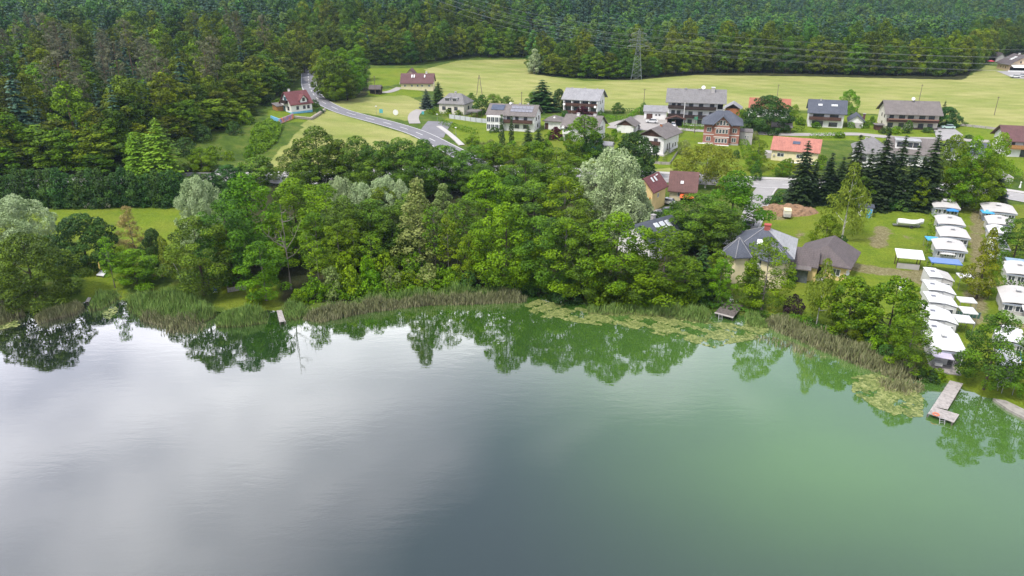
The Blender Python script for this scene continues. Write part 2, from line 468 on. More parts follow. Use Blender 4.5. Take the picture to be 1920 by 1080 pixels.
flo = ramp(nt, n_mid, [(0.3, (0.022, 0.030, 0.010)), (0.55, (0.045, 0.05, 0.018)), (0.75, (0.09, 0.075, 0.035))])
hayc = ramp(nt, n_big, [(0.36, (0.179, 0.241, 0.042)), (0.5, (0.273, 0.294, 0.080)), (0.62, (0.379, 0.359, 0.136))])
hayc = mixc(nt, 0.55, hayc, ramp(nt, noise(nt, 0.16, 5, 0.7, 'World', (0.25, 1.0, 1.0)), [(0.3, (0.167, 0.223, 0.038)), (0.7, (0.391, 0.365, 0.152))]))
wvn = nd(nt, 'ShaderNodeTexWave', bands_direction='DIAGONAL'); wvn.inputs['Scale'].default_value = 0.045; wvn.inputs['Distortion'].default_value = 1.6; wvn.inputs['Detail'].default_value = 2.0; wvn.inputs['Detail Scale'].default_value = 0.4
nt.links.new(nd(nt, 'ShaderNodeNewGeometry').outputs['Position'], wvn.inputs['Vector'])
hayc = mixc(nt, 1.0, hayc, ramp(nt, wvn.outputs['Fac'], [(0.3, 0.965), (0.7, 1.025)]), 'MULTIPLY')      # mowing swaths
lawnc = ramp(nt, n_mid, [(0.28, (0.085, 0.150, 0.014)), (0.5, (0.150, 0.215, 0.016)), (0.72, (0.215, 0.255, 0.024))])
lawnc = mixc(nt, 0.4, lawnc, ramp(nt, n_fine, [(0.3, (0.08, 0.14, 0.012)), (0.7, (0.21, 0.265, 0.03))]))
lawnc = mixc(nt, ramp(nt, n_big, [(0.5, 0.0), (0.7, 0.55)]), lawnc, (0.20, 0.20, 0.035))
dirtc = ramp(nt, n_fine, [(0.3, (0.15, 0.115, 0.06)), (0.55, (0.25, 0.205, 0.125)), (0.75, (0.36, 0.31, 0.22))])
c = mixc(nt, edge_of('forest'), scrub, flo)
c = mixc(nt, edge_of('hay'), c, hayc)
c = mixc(nt, edge_of('lawn'), c, lawnc)
c = mixc(nt, mth(nt, 'MULTIPLY', edge_of('dirt', 0.55), 0.8), c, dirtc)
fine = ramp(nt, noise(nt, 3.2, 4, 0.75, 'World'), [(0.25, 0.68), (0.5, 1.0), (0.75, 1.28)])
c = mixc(nt, 1.0, c, fine, 'MULTIPLY')
bsdf(nt, out, c, 0.95, bump=noise(nt, 1.3, 6, 0.75, 'World'), bstr=0.9, bdist=0.35, spec=0.1)
me.materials.append(m)
tag(obj('ground', me), kind='structure')

# ------------------------------------------------------------------ the lake
lx = np.linspace(-320, 140, 116); ly = np.linspace(-260, 118, 96)
LX, LY = np.meshgrid(lx, ly)
def sstep(a, b, x): t = np.clip((x - a) / (b - a), 0, 1); return t * t * (3 - 2 * t)
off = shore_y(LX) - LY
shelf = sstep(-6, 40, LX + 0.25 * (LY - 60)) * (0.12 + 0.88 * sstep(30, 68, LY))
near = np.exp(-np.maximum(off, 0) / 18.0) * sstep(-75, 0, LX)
ld = bpy.data.meshes.new('lake')
ld.vertices.add(LX.size); ld.vertices.foreach_set('co', np.stack([LX, LY, LX * 0], -1).astype(np.float32).ravel())
idx = np.arange(LX.size).reshape(LX.shape)
quads = np.stack([idx[:-1, :-1], idx[:-1, 1:], idx[1:, 1:], idx[1:, :-1]], -1).reshape(-1, 4).astype(np.int32)
ld.loops.add(quads.size); ld.loops.foreach_set('vertex_index', quads.ravel())
ld.polygons.add(len(quads)); ld.polygons.foreach_set('loop_start', np.arange(0, quads.size, 4, dtype=np.int32))
for k, a in (('shelf', shelf), ('near', near)):
    at_ = ld.attributes.new(k, 'FLOAT', 'POINT'); at_.data.foreach_set('value', a.astype(np.float32).ravel())
ld.update(calc_edges=True)
m, nt, out = new_mat('lake_water')
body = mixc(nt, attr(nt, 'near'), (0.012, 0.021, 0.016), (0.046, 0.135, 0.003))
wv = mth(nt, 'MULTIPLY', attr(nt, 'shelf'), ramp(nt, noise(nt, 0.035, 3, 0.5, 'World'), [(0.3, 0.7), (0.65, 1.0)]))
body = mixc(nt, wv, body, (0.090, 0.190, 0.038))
df = nd(nt, 'ShaderNodeBsdfDiffuse'); nt.links.new(body, df.inputs['Color'])
gl = nd(nt, 'ShaderNodeBsdfGlossy'); gl.inputs['Roughness'].default_value = 0.012; gl.inputs['Color'].default_value = (0.98, 0.97, 1.0, 1)
bp = nd(nt, 'ShaderNodeBump'); bp.inputs['Strength'].default_value = 0.034; bp.inputs['Distance'].default_value = 0.2
rip = mth(nt, 'ADD', noise(nt, 0.9, 3, 0.55, 'World', (0.35, 1.0, 1.0), 0.4), mth(nt, 'MULTIPLY', noise(nt, 4.0, 2, 0.5, 'World', (0.5, 1.0, 1.0)), 0.25))
nt.links.new(rip, bp.inputs['Height']); nt.links.new(bp.outputs[0], gl.inputs['Normal'])
fr = nd(nt, 'ShaderNodeFresnel'); fr.inputs['IOR'].default_value = 1.33
nt.links.new(bp.outputs[0], fr.inputs['Normal'])
mx = nd(nt, 'ShaderNodeMixShader')
nt.links.new(mth(nt, 'MULTIPLY', fr.outputs[0], 5.5, True), mx.inputs[0])
nt.links.new(df.outputs[0], mx.inputs[1]); nt.links.new(gl.outputs[0], mx.inputs[2]); nt.links.new(mx.outputs[0], out.inputs['Surface'])
ld.materials.append(m)
tag(obj('lake', ld), kind='structure')

# ------------------------------------------------------------------ roads
def asphalt(name, c, var=0.2):
    m, nt, out = new_mat(name)
    n1 = noise(nt, 0.25, 5, 0.65, 'World'); n2 = noise(nt, 3.0, 3, 0.7, 'World')
    col = ramp(nt, n1, [(0.3, tuple(x * (1 - var) for x in c)), (0.7, tuple(x * (1 + var) for x in c))])
    col = mixc(nt, 0.4, col, ramp(nt, n2, [(0.3, tuple(x * .75 for x in c)), (0.7, tuple(x * 1.2 for x in c))]))
    bsdf(nt, out, col, 0.85, bump=n2, bstr=0.2, bdist=0.02)
    return m
ASPH = asphalt('asphalt', (0.19, 0.185, 0.20)); LIGHT_ASPH = asphalt('pale_asphalt', (0.34, 0.325, 0.32)); GRAVEL = asphalt('gravel', (0.35, 0.325, 0.305), 0.12)
PAVE = asphalt('paving', (0.46, 0.44, 0.42), 0.1); LINE = paint('road_paint', (0.78, 0.78, 0.76), 0.7, 0.1, 3)
def smooth_line(P, step=1.5):
    P = np.array(P, float)
    for _ in range(3):
        Q = [P[0]]
        for a, b in zip(P[:-1], P[1:]): Q += [a * .75 + b * .25, a * .25 + b * .75]
        Q.append(P[-1]); P = np.array(Q)
    d = np.concatenate([[0], np.cumsum(np.hypot(*np.diff(P, axis=0).T))])
    s = np.linspace(0, d[-1], max(3, int(d[-1] / step)))
    return np.stack([np.interp(s, d, P[:, 0]), np.interp(s, d, P[:, 1])], -1), s
def normals(P):
    T = np.gradient(P, axis=0); T /= np.linalg.norm(T, axis=1)[:, None] + 1e-9
    return np.stack([-T[:, 1], T[:, 0]], -1)
def strip(name, P, w0, w1, lift, mat, parent=None, na=5, thick=0.0):
    N = normals(P); rows = []
    for k in range(na):
        q = P + N * (w0 + (w1 - w0) * k / (na - 1)); z = ground(q[:, 0], q[:, 1]) + lift
        rows.append(np.column_stack([q, z]))
    R = np.stack(rows, 1); n = len(P)
    V = list(map(tuple, R.reshape(-1, 3))); F = [(i * na + k, i * na + k + 1, (i + 1) * na + k + 1, (i + 1) * na + k) for i in range(n - 1) for k in range(na - 1)]
    if thick:                                   # skirts down both sides: a kerb
        for side in (0, na - 1):
            k0 = len(V); V += [(x, y, z - thick) for x, y, z in R[:, side]]
            F += [(i * na + side, (i + 1) * na + side, k0 + i + 1, k0 + i) for i in range(n - 1)]
    return obj(name, mesh_of(name, V, F, mat), parent)
def world(pts): return [tuple(at(u, v)[:2]) for u, v in pts]
HILLROAD, sH = smooth_line(world([(568, 108), (575, 118), (578, 132), (578, 148), (580, 164), (590, 182), (606, 193), (632, 206), (670, 217), (706, 226), (742, 236), (780, 248), (806, 260), (832, 274), (868, 292), (900, 312)]))
hr = tag(strip('hill_road', HILLROAD, -3.4, 3.4, 0.10, ASPH), kind='structure')
def dashes(P, s, w, on, gap, parent, lift=0.13, s0=0, s1=1e9, off=0.0):
    N = normals(P); a = s0
    while a < min(s1, s[-1]) - on:
        ss = np.linspace(a, a + on, 4); q = np.stack([np.interp(ss, s, P[:, 0]), np.interp(ss, s, P[:, 1])], -1)
        strip('lane_marking', q + normals(q) * off, -w / 2, w / 2, lift, LINE, parent, 2)
        a += on + gap
dashes(HILLROAD, sH, 0.22, 4.5, 5.0, hr)
for o_ in (-3.05, 3.05): strip('edge_line', HILLROAD + normals(HILLROAD) * o_, -0.09, 0.09, 0.13, LINE, hr, 2)
MAINROAD, sM = smooth_line(world([(1990, 386), (1890, 366), (1800, 357), (1640, 352), (1440, 346), (1350, 341), (1230, 334), (1100, 328), (975, 322), (880, 322), (760, 328), (640, 334), (540, 338), (450, 338), (365, 333)]) + [(-110, 181), (-150, 172), (-260, 160)])
mr = tag(strip('main_road', MAINROAD, -3.8, 3.8, 0.12, LIGHT_ASPH), kind='structure')
dashes(MAINROAD, sM, 0.2, 4, 6, mr, 0.15, 0, 190)
for o_ in (-3.45, 3.45): strip('edge_line', MAINROAD + normals(MAINROAD) * o_, -0.08, 0.08, 0.15, LINE, mr, 2)
tag(strip('pavement', MAINROAD[: int(len(MAINROAD) * .55)], -6.0, -4.0, 0.24, PAVE, None, 3, 0.3), kind='structure')
P_, s_ = smooth_line(world([(1446, 346), (1432, 356), (1418, 384), (1408, 410), (1394, 436), (1375, 462)]))
tag(strip('side_lane', P_, -2.2, 2.2, 0.14, LIGHT_ASPH), kind='structure')
tag(strip('lane_kerb', P_[2:], 2.3, 2.75, 0.32, PAVE, None, 2, 0.4), kind='structure')
P_, s_ = smooth_line(world([(1140, 238), (1200, 243), (1262, 241), (1319, 246), (1407, 249), (1446, 252), (1520, 253), (1606, 251), (1640, 255), (1700, 260), (1770, 261), (1866, 266), (1990, 280)]))
tag(strip('village_lane', P_, -2.3, 2.3, 0.12, GRAVEL), kind='structure')
P_, s_ = smooth_line(world([(806, 258), (816, 240), (826, 228)]))
tag(strip('junction', P_, -4.5, 4.5, 0.06, ASPH), kind='structure')
P_, s_ = smooth_line(world([(812, 238), (826, 248), (840, 260), (854, 274)]))
tag(strip('footway', P_, 1.2, 3.0, 0.22, PAVE, None, 2, 0.3), kind='structure')
P_, s_ = smooth_line(world([(778, 232), (774, 222), (778, 212), (790, 206), (806, 208), (826, 226)][:4]))
tag(strip('driveway', P_, -2.0, 2.0, 0.12, GRAVEL), kind='structure')
P_, s_ = smooth_line(world([(709, 173), (722, 174), (736, 171), (750, 164)]))
tag(strip('farm_drive', P_, -1.6, 1.6, 0.10, GRAVEL), kind='structure')
def patch(name, px, lift, mat):
    P = np.array(world(px)); c = P.mean(0); V = [(c[0], c[1], gz(*c) + lift)]; F = []
    Q = []
    for a, b in zip(P, np.roll(P, -1, 0)): Q += [a + (b - a) * t for t in (0, .25, .5, .75)]
    Q = np.array(Q); n = len(Q)
    for k in (1, 2, 3, 4):
        R = c + (Q - c) * k / 4; z = ground(R[:, 0], R[:, 1]) + lift
        V += [(x, y, zz) for (x, y), zz in zip(R, z)]
    for i in range(n): F.append((0, 1 + i, 1 + (i + 1) % n))
    for k in range(3):
        for i in range(n):
            a, b = 1 + k * n + i, 1 + k * n + (i + 1) % n
            F.append((a, a + n, b + n, b))
    return tag(obj(name, mesh_of(name, V, F, mat)), kind='structure')
patch('hotel_forecourt', [(1196, 216), (1262, 222), (1272, 240), (1236, 246), (1190, 244), (1150, 240), (1140, 232)], 0.09, GRAVEL)
patch('car_park', [(1750, 240), (1784, 238), (1806, 254), (1796, 262), (1756, 262)], 0.16, LIGHT_ASPH)
patch('farm_car_park', [(1868, 134), (1960, 134), (1960, 150), (1900, 147)], 0.12, LIGHT_ASPH)
patch('terrace', [(1186, 396), (1240, 392), (1250, 404), (1190, 418)], 0.09, PAVE)
patch('villa_terrace', [(1442, 514), (1478, 510), (1474, 528), (1446, 534)], 0.09, paint('terracotta_paving', (0.42, 0.27, 0.2), 0.8, 0.2, 3))
# ------------------------------------------------------------------ vegetation: leaf meshes
def unit(a): return a / (np.linalg.norm(a, axis=-1, keepdims=True) + 1e-9)
def cards(P, N, size, asp, rng, T=None):
    """one pointed leaf spray (4-sided face) at each point, facing N"""
    n = len(P)
    if T is None: T = unit(np.cross(N, unit(rng.normal(size=(n, 3)))))
    else: T = unit(T)
    B = unit(np.cross(N, T))
    s = (size * rng.uniform(0.65, 1.35, n))[:, None]
    L, Wd = T * s * 0.5, B * s * 0.5 * asp
    k = rng.uniform(-0.25, 0.25, n)[:, None]
    return np.stack([P - L, P + Wd + L * k, P + L, P - Wd + L * k], 1).reshape(-1, 3)
def leaf_mesh(name, parts, mat):
    V = np.concatenate([p[0] for p in parts]); t = np.concatenate([p[1] for p in parts])
    return poly_mesh(name, V, 4, mat, {'tint': ('FACE', np.clip(t, 0, 1))})
PROF = {'ovoid': lambda s: np.sqrt(np.maximum(0.02, 1 - ((s - 0.40) / 0.62) ** 2)),
        'dome': lambda s: np.sqrt(np.maximum(0.03, 1 - (np.maximum(s - 0.25, 0) / 0.76) ** 2)) * np.minimum(1, 0.72 + s),
        'cone': lambda s: np.minimum(1, 0.45 + s * 4) * np.maximum(0.06, 1 - s) ** 0.75,
        'column': lambda s: np.minimum(1, 0.55 + s * 3) * np.maximum(0.08, 1 - s ** 3),
        'vase': lambda s: np.minimum(1, 0.35 + s * 1.2) * np.sqrt(np.maximum(0.05, 1 - (np.maximum(s - 0.6, 0) / 0.42) ** 2)),
        'flame': lambda s: np.minimum(1, 0.5 + s * 2.2) * np.maximum(0.05, 1 - s ** 1.6)}
def blobs(rng, H, h0, R, prof, nb, rb, jit=0.18):
    C, r = [], []
    for i in range(nb):
        s = ((i + rng.uniform(0.1, 0.9)) / nb) ** 0.85
        a = i * 2.39996 + rng.uniform(-.5, .5)
        rad = max(0.0, PROF[prof](np.array(s)) * R * rng.uniform(0.72, 1.08 + jit) - rb * 0.55)
        if rng.random() < 0.16: rad *= 0.4
        C.append((rad * math.cos(a), rad * math.sin(a), H * (h0 + (1 - h0) * s) - rb * 0.45)); r.append(rb * rng.uniform(0.6, 1.3) * (1.1 - 0.35 * s))
    return np.array(C), np.array(r)
def crown(rng, C, r, dens, size, asp=0.62, flat=0.72, upb=0.25, droop=0.0, loose=0.32, spread=0.55):
    out = []
    for i in range(len(C)):
        n = max(8, int(dens * r[i] ** 2 * 12.6))
        d = unit(rng.normal(size=(n, 3)) + np.array([0, 0, upb]))
        outw = unit(C[i] * np.array([1, 1, 0.0]) + np.array([0, 0, 0.6]))
        d = unit(d + outw * 0.35)
        P = C[i] + d * r[i] * (1 - loose * rng.random((n, 1)) ** 1.6) * np.array([1, 1, flat])
        P[:, 2] += rng.normal(size=n) * 0.05 * r[i]
        keep = np.ones(n, bool)
        for j in range(len(C)):
            if j != i and np.sum((C[j] - C[i]) ** 2) < (r[i] + r[j]) ** 2:
                keep &= (((P - C[j]) / np.array([1, 1, flat])) ** 2).sum(1) > (0.66 * r[j]) ** 2
        P, d = P[keep], d[keep]; n = len(P)
        if n == 0: continue
        N = unit(d * 0.75 + np.array([0, 0, 0.45]) + rng.normal(size=(n, 3)) * spread)
        T = None
        if droop: T = unit(np.array([0, 0, -1.0]) * droop + d * 0.6 + rng.normal(size=(n, 3)) * 0.35); N = unit(np.cross(np.cross(T, N), T))
        b = rng.uniform(0.15, 0.85)
        out.append((cards(P, N, size, asp, rng, T), np.repeat(np.clip(b + rng.normal(size=n) * 0.22, 0, 1), 1)))
    return out
def trunk(rng, H, r0, C=None, r=None, limbs=6, top=0.9, lean=(0, 0), n=7, start=0.22):
    mb = MB(); pts, rad = [], []
    k = 6
    for i in range(k + 1):
        t = i / k
        pts.append((lean[0] * t * H + rng.normal() * .06 * t * r0 * 4, lean[1] * t * H + rng.normal() * .06 * t * r0 * 4, -0.4 + (H * top + 0.4) * t))
        rad.append(max(0.03, r0 * (1.25 if i == 0 else 1) * (1 - 0.88 * t)))
    mb.chain(pts, rad, n)
    if C is not None:
        order = rng.permutation(len(C))[:limbs]
        for i in order:
            e = C[i]; hz = max(H * start, min(e[2] - 0.25 * np.hypot(e[0], e[1]) - 0.8, H * top * 0.85)); t = hz / (H * top)
            b = np.array([lean[0] * hz, lean[1] * hz, hz]); m_ = b * 0.5 + e * 0.5 + np.array([0, 0, -0.15 * np.linalg.norm(e - b) * .5])
            q = max(0.05, r0 * (1 - 0.88 * t) * 0.55)
            mb.chain([b, m_, e], [q, q * 0.65, 0.03], 5)
    return mb
BARK = paint('bark', (0.075, 0.058, 0.045), 0.95, 0.3, 4); GREYBARK = paint('grey_bark', (0.17, 0.15, 0.13), 0.95, 0.3, 4)
PINEBARK = paint('pine_bark', (0.17, 0.105, 0.075), 0.95, 0.3, 4); WHITEBARK = paint('birch_bark', (0.55, 0.53, 0.49), 0.9, 0.3, 2.5, dirt=(0.12, 0.11, 0.1))
DEADWOOD = paint('dead_wood', (0.20, 0.175, 0.145), 0.95, 0.2, 4)
LF = dict(alder=leafmat('alder_leaves', (0.0348, 0.0756, 0.0133), (0.1509, 0.2668, 0.0323)),
          ash=leafmat('ash_leaves', (0.0693, 0.1368, 0.0159), (0.2064, 0.3277, 0.0286)),
          bright=leafmat('fresh_leaves', (0.0599, 0.1398, 0.0087), (0.1888, 0.3326, 0.0158)),
          beech=leafmat('beech_leaves', (0.0354, 0.0665, 0.0084), (0.1798, 0.2618, 0.0258), var=0.42, hue=0.03),
          silver=leafmat('silver_willow_leaves', (0.2485, 0.3318, 0.1529), (0.4560, 0.5430, 0.3130), 0.22, 0.12, 0.01),
          sage=leafmat('sage_leaves', (0.1430, 0.1950, 0.0520), (0.2670, 0.3190, 0.1090), 0.25, 0.15),
          spruce=leafmat('spruce_needles', (0.0150, 0.0300, 0.0110), (0.0430, 0.0700, 0.0220), 0.08, 0.25, 0.015),
          pine=leafmat('pine_needles', (0.0510, 0.0612, 0.0296), (0.1683, 0.1761, 0.0939), 0.1, 0.2, 0.02),
          larch=leafmat('larch_needles', (0.1350, 0.2376, 0.0312), (0.2700, 0.3888, 0.0576), 0.25, 0.1),
          birch=leafmat('birch_leaves', (0.1240, 0.1760, 0.0230), (0.2400, 0.2930, 0.0470), 0.35, 0.12),
          maple=leafmat('maple_leaves', (0.0475, 0.1012, 0.0072), (0.1859, 0.2827, 0.0190), 0.25, 0.1),
          olive=leafmat('olive_leaves', (0.1150, 0.1420, 0.0150), (0.2570, 0.2770, 0.0280), 0.3, 0.1),
          purple=leafmat('purple_leaves', (0.0400, 0.0110, 0.0150), (0.0980, 0.0230, 0.0290), 0.2, 0.1, 0.01),
          plum=leafmat('plum_leaves', (0.0230, 0.0140, 0.0170), (0.0520, 0.0280, 0.0310), 0.2, 0.1, 0.01),
          dry=leafmat('dry_twigs', (0.1960, 0.1490, 0.0550), (0.3450, 0.2760, 0.1100), 0.15, 0.1),
          hedge=leafmat('hedge_leaves', (0.0195, 0.0490, 0.0127), (0.0740, 0.1543, 0.0298), 0.2, 0.25),
          thuja=leafmat('thuja_leaves', (0.0240, 0.0570, 0.0150), (0.0610, 0.1080, 0.0240), 0.12, 0.15),
          blue=leafmat('blue_spruce_needles', (0.0400, 0.0630, 0.0460), (0.0860, 0.1210, 0.0870), 0.08, 0.1),
          far=leafmat('hazy_far_leaves', (0.0292, 0.0741, 0.0245), (0.1463, 0.2576, 0.0572), 0.2, 0.3, 0.03),  # green shifted towards blue: distance haze put into the leaf colour
          farfir=leafmat('hazy_far_needles', (0.0151, 0.0406, 0.0302), (0.0720, 0.1365, 0.0790), 0.08, 0.3, 0.02))  # bluer than the near spruce, with distance haze put into the colour
def conifer(name, seed, H, R, mat, rows=22, per=8, droop=0.35, h0=0.06, size=1.0, asp=0.34, dens=5, gap=0.0, power=0.85):
    rng = np.random.default_rng(seed); parts = []
    for k in range(rows):
        s = (k + rng.uniform(0, 1.3)) / (rows + .6)
        z = H * (h0 + (1 - h0) * s); rad = R * (1 - s) ** power + 0.12
        nb = max(3, int(per * (0.45 + 0.75 * (1 - s))))
        a0 = rng.uniform(0, 6.28); b = rng.uniform(.2, .8)
        for j in range(nb):
            if rng.random() < gap: continue
            a = a0 + j * 6.283 / nb + rng.uniform(-.3, .3); L = rad * rng.uniform(.5, 1.22)
            m_ = max(2, int(dens * L / max(R, .1) * 1.3) + 1)
            t = (np.arange(m_) + rng.random(m_)) / m_
            dirv = np.array([math.cos(a), math.sin(a), 0])
            P = dirv * (t * L)[:, None] + np.array([0, 0, z]); P[:, 2] += -droop * L * t ** 1.2 + 0.12 * L * t ** 3 + rng.normal(size=m_) * 0.06
            side = np.array([-math.sin(a), math.cos(a), 0]); P += side * (rng.normal(size=m_) * 0.16 * L * t)[:, None]
            T = dirv + np.array([0, 0, -droop * 0.9]) + side * (rng.normal(size=m_) * 0.5)[:, None]
            N = np.array([0, 0, 1.0]) + dirv * 0.45 + rng.normal(size=(m_, 3)) * 0.3
            T = unit(T); N = unit(np.cross(np.cross(T, N), T))
            parts.append((cards(P, N, size * (0.55 + 0.45 * (1 - s)), asp * 1.5, rng, T), np.clip(b + rng.normal(size=m_) * .25 + 0.25 * (t - .5), 0, 1)))
    return leaf_mesh(name, parts, mat)
SPEC = {}
def reg(key, H, R, cm, tm): SPEC.setdefault(key, []).append((H, R, cm, tm))
def broad(key, seeds, H, h0, R, prof, nb, rb, mat, dens=5.0, size=0.5, bark=BARK, r0=0.26, limbs=7, **kw):
    for sd_ in seeds:
        rng = np.random.default_rng(sd_); C, r = blobs(rng, H, h0, R, prof, nb, rb)
        cm = leaf_mesh(key + '_crown', crown(rng, C, r, dens, size, **kw), mat)
        reg(key, H, R, cm, trunk(rng, H, r0, C, r, limbs).mesh(key + '_trunk', bark))
broad('alder', (1, 2, 3, 4), 18, 0.12, 4.6, 'ovoid', 52, 1.55, LF['alder'], 9.5, 0.36)
broad('ash', (11, 12, 13), 17, 0.14, 4.4, 'ovoid', 46, 1.4, LF['ash'], 8.6, 0.36, bark=GREYBARK)
broad('bright', (21, 22, 23), 16, 0.10, 4.8, 'dome', 50, 1.5, LF['bright'], 9.2, 0.36)
broad('beech', (31, 32, 33, 34), 20, 0.16, 4.4, 'ovoid', 44, 1.7, LF['beech'], 3.6, 0.62)
broad('silver', (41, 42), 13, 0.0, 6.2, 'dome', 125, 1.3, LF['silver'], 12, 0.42, bark=GREYBARK, asp=0.4, flat=0.95, droop=0.35, loose=0.45)
broad('poplar', (51, 52, 53), 18, 0.08, 2.9, 'column', 55, 1.05, LF['sage'], 12, 0.42, bark=GREYBARK, asp=0.5, flat=1.0, loose=0.4)
broad('plume', (56, 57), 14, 0.10, 3.0, 'flame', 46, 1.05, LF['silver'], 12, 0.42, bark=GREYBARK, asp=0.45, flat=1.0, loose=0.45)
broad('maple', (61, 62), 12, 0.10, 4.6, 'ovoid', 62, 1.15, LF['maple'], 10, 0.38, asp=0.85)
broad('round', (71, 72), 11, 0.0, 5.8, 'dome', 100, 1.3, LF['alder'], 11, 0.32)
broad('roundtree', (73, 74), 12, 0.08, 4.6, 'dome', 58, 1.3, LF['bright'], 10, 0.35)
broad('darktree', (75, 76), 10, 0.0, 5.0, 'dome', 85, 1.3, LF['hedge'], 11, 0.35)
broad('olive', (81, 82), 15, 0.08, 3.8, 'flame', 55, 1.15, LF['olive'], 10, 0.35)
broad('birch', (91, 92), 16, 0.20, 3.6, 'flame', 42, 1.1, LF['birch'], 8.5, 0.55, bark=WHITEBARK, r0=0.17, limbs=9, asp=0.3, flat=1.35, droop=1.5, loose=0.75)
broad('weeping', (93,), 14, 0.12, 4.8, 'dome', 60, 1.25, LF['birch'], 9, 0.55, bark=WHITEBARK, r0=0.17, limbs=9, asp=0.3, flat=1.3, droop=1.2, loose=0.7)
broad('thin', (95, 96, 97), 14, 0.34, 2.3, 'ovoid', 22, 1.0, LF['ash'], 5.5, 0.36, bark=GREYBARK, r0=0.13, limbs=9)
broad('shrub', (101, 102, 103, 104), 3.2, 0.0, 2.1, 'dome', 24, 0.75, LF['ash'], 11, 0.34, r0=0.08, limbs=4)
broad('darkshrub', (105, 106), 3.2, 0.0, 2.1, 'dome', 24, 0.75, LF['hedge'], 11, 0.34, r0=0.08, limbs=4)
broad('brightshrub', (107, 108), 3.0, 0.0, 2.1, 'dome', 24, 0.7, LF['bright'], 11, 0.34, r0=0.08, limbs=4)
broad('sageshrub', (109,), 3.4, 0.0, 2.0, 'vase', 22, 0.75, LF['sage'], 10, 0.32, r0=0.08, limbs=5, bark=GREYBARK)
broad('purple', (111,), 4.0, 0.0, 2.6, 'dome', 26, 0.8, LF['purple'], 15, 0.4, r0=0.1, limbs=4)
broad('plum', (112,), 4.0, 0.0, 2.4, 'dome', 22, 0.75, LF['plum'], 9, 0.36, r0=0.1, limbs=4)
broad('dry', (115,), 10, 0.05, 3.0, 'flame', 34, 1.0, LF['dry'], 11, 0.55, bark=GREYBARK, r0=0.15, limbs=12, asp=0.16, loose=0.8)
broad('hedgetree', (121, 122, 123, 124), 8, 0.0, 2.6, 'column', 44, 1.15, LF['hedge'], 8.5, 0.36, r0=0.14, limbs=4)
broad('thuja', (131, 132), 9, 0.0, 1.15, 'column', 30, 0.62, LF['thuja'], 18, 0.38, asp=0.6, flat=1.3, r0=0.1, limbs=2)
broad('cottage', (135, 136), 8, 0.06, 3.4, 'dome', 46, 1.05, LF['alder'], 7.0, 0.42, r0=0.15)
for sd_ in (141, 142, 143):
    rng = np.random.default_rng(sd_)
    C, r = blobs(rng, 22, 0.52, 3.0, 'ovoid', 24, 1.15)
    reg('pine', 22, 3.0, leaf_mesh('pine_crown', crown(rng, C, r, 3.4, 0.7, 0.3, 0.6, loose=0.6), LF['pine']), trunk(rng, 22, 0.24, C, r, 12, 0.95, start=0.42).mesh('pine_trunk', PINEBARK))
for sd_, R in ((151, 3.2), (152, 3.6), (153, 2.9)):
    rng = np.random.default_rng(sd_)
    reg('spruce', 22, R, conifer('spruce_crown', sd_, 22, R, LF['spruce'], 46, 14, 0.42, 0.03, 0.9, 0.5, 17, 0.0, 0.66), trunk(rng, 22, 0.24, top=0.98).mesh('spruce_trunk', BARK))
for sd_ in (154, 155):
    rng = np.random.default_rng(sd_)
    reg('forestspruce', 22, 2.9, conifer('forest_spruce_crown', sd_, 22, 2.9, LF['farfir'], 30, 9, 0.4, 0.08, 1.45, 0.5, 6, 0.0, 0.75), trunk(rng, 22, 0.22, top=0.98).mesh('forest_spruce_trunk', BARK))
rng = np.random.default_rng(156)
reg('firtree', 12, 3.0, conifer('fir_crown', 156, 12, 3.0, LF['thuja'], 32, 13, 0.3, 0.02, 0.95, 0.5, 11, 0, .65), trunk(rng, 12, 0.2, top=0.98).mesh('fir_trunk', BARK))
reg('bluespruce', 9, 2.4, conifer('blue_spruce_crown', 157, 9, 2.4, LF['blue'], 28, 12, 0.25, 0.02, 0.85, 0.5, 10, 0, .7), trunk(rng, 9, 0.16, top=0.98).mesh('blue_spruce_trunk', BARK))
for sd_ in (161, 162):
    rng = np.random.default_rng(sd_)
    reg('larch', 18, 3.6, conifer('larch_crown', sd_, 18, 3.6, LF['larch'], 48, 14, 0.5, 0.03, 0.62, 0.5, 20, 0.03, 0.62), trunk(rng, 18, 0.2, top=0.98).mesh('larch_trunk', PINEBARK))
# bare dead trees: limbs only, forked twice
def dead_tree(seed, H, spread=0.45, n1=9, lean=(0, 0)):
    rng = np.random.default_rng(seed); mb = trunk(rng, H, 0.16, top=1.0, lean=lean)
    tw = MB()
    for i in range(n1):
        z = H * rng.uniform(0.35, 0.95); a = i * 2.4 + rng.uniform(-.4, .4); L = H * spread * (1.15 - z / H) * rng.uniform(.7, 1.2)
        b = Vector((lean[0] * z, lean[1] * z, z)); e = b + Vector((math.cos(a) * L, math.sin(a) * L, L * rng.uniform(.3, .9)))
        tw.chain([b, b.lerp(e, .5) + Vector((0, 0, -.1 * L)), e], [0.07, 0.05, 0.015], 5)
        for j in range(4):
            q = b.lerp(e, rng.uniform(.35, .95)); d = Vector(rng.normal(size=3)); d.z = abs(d.z)
            tw.chain([q, q + d.normalized() * L * 0.4], [0.03, 0.01], 4)
    return mb, tw
for sd_ in (171, 172):
    a_, b_ = dead_tree(sd_, 12); reg('dead', 12, 3.5, b_.mesh('dead_branches', DEADWOOD), a_.mesh('dead_trunk', DEADWOOD))
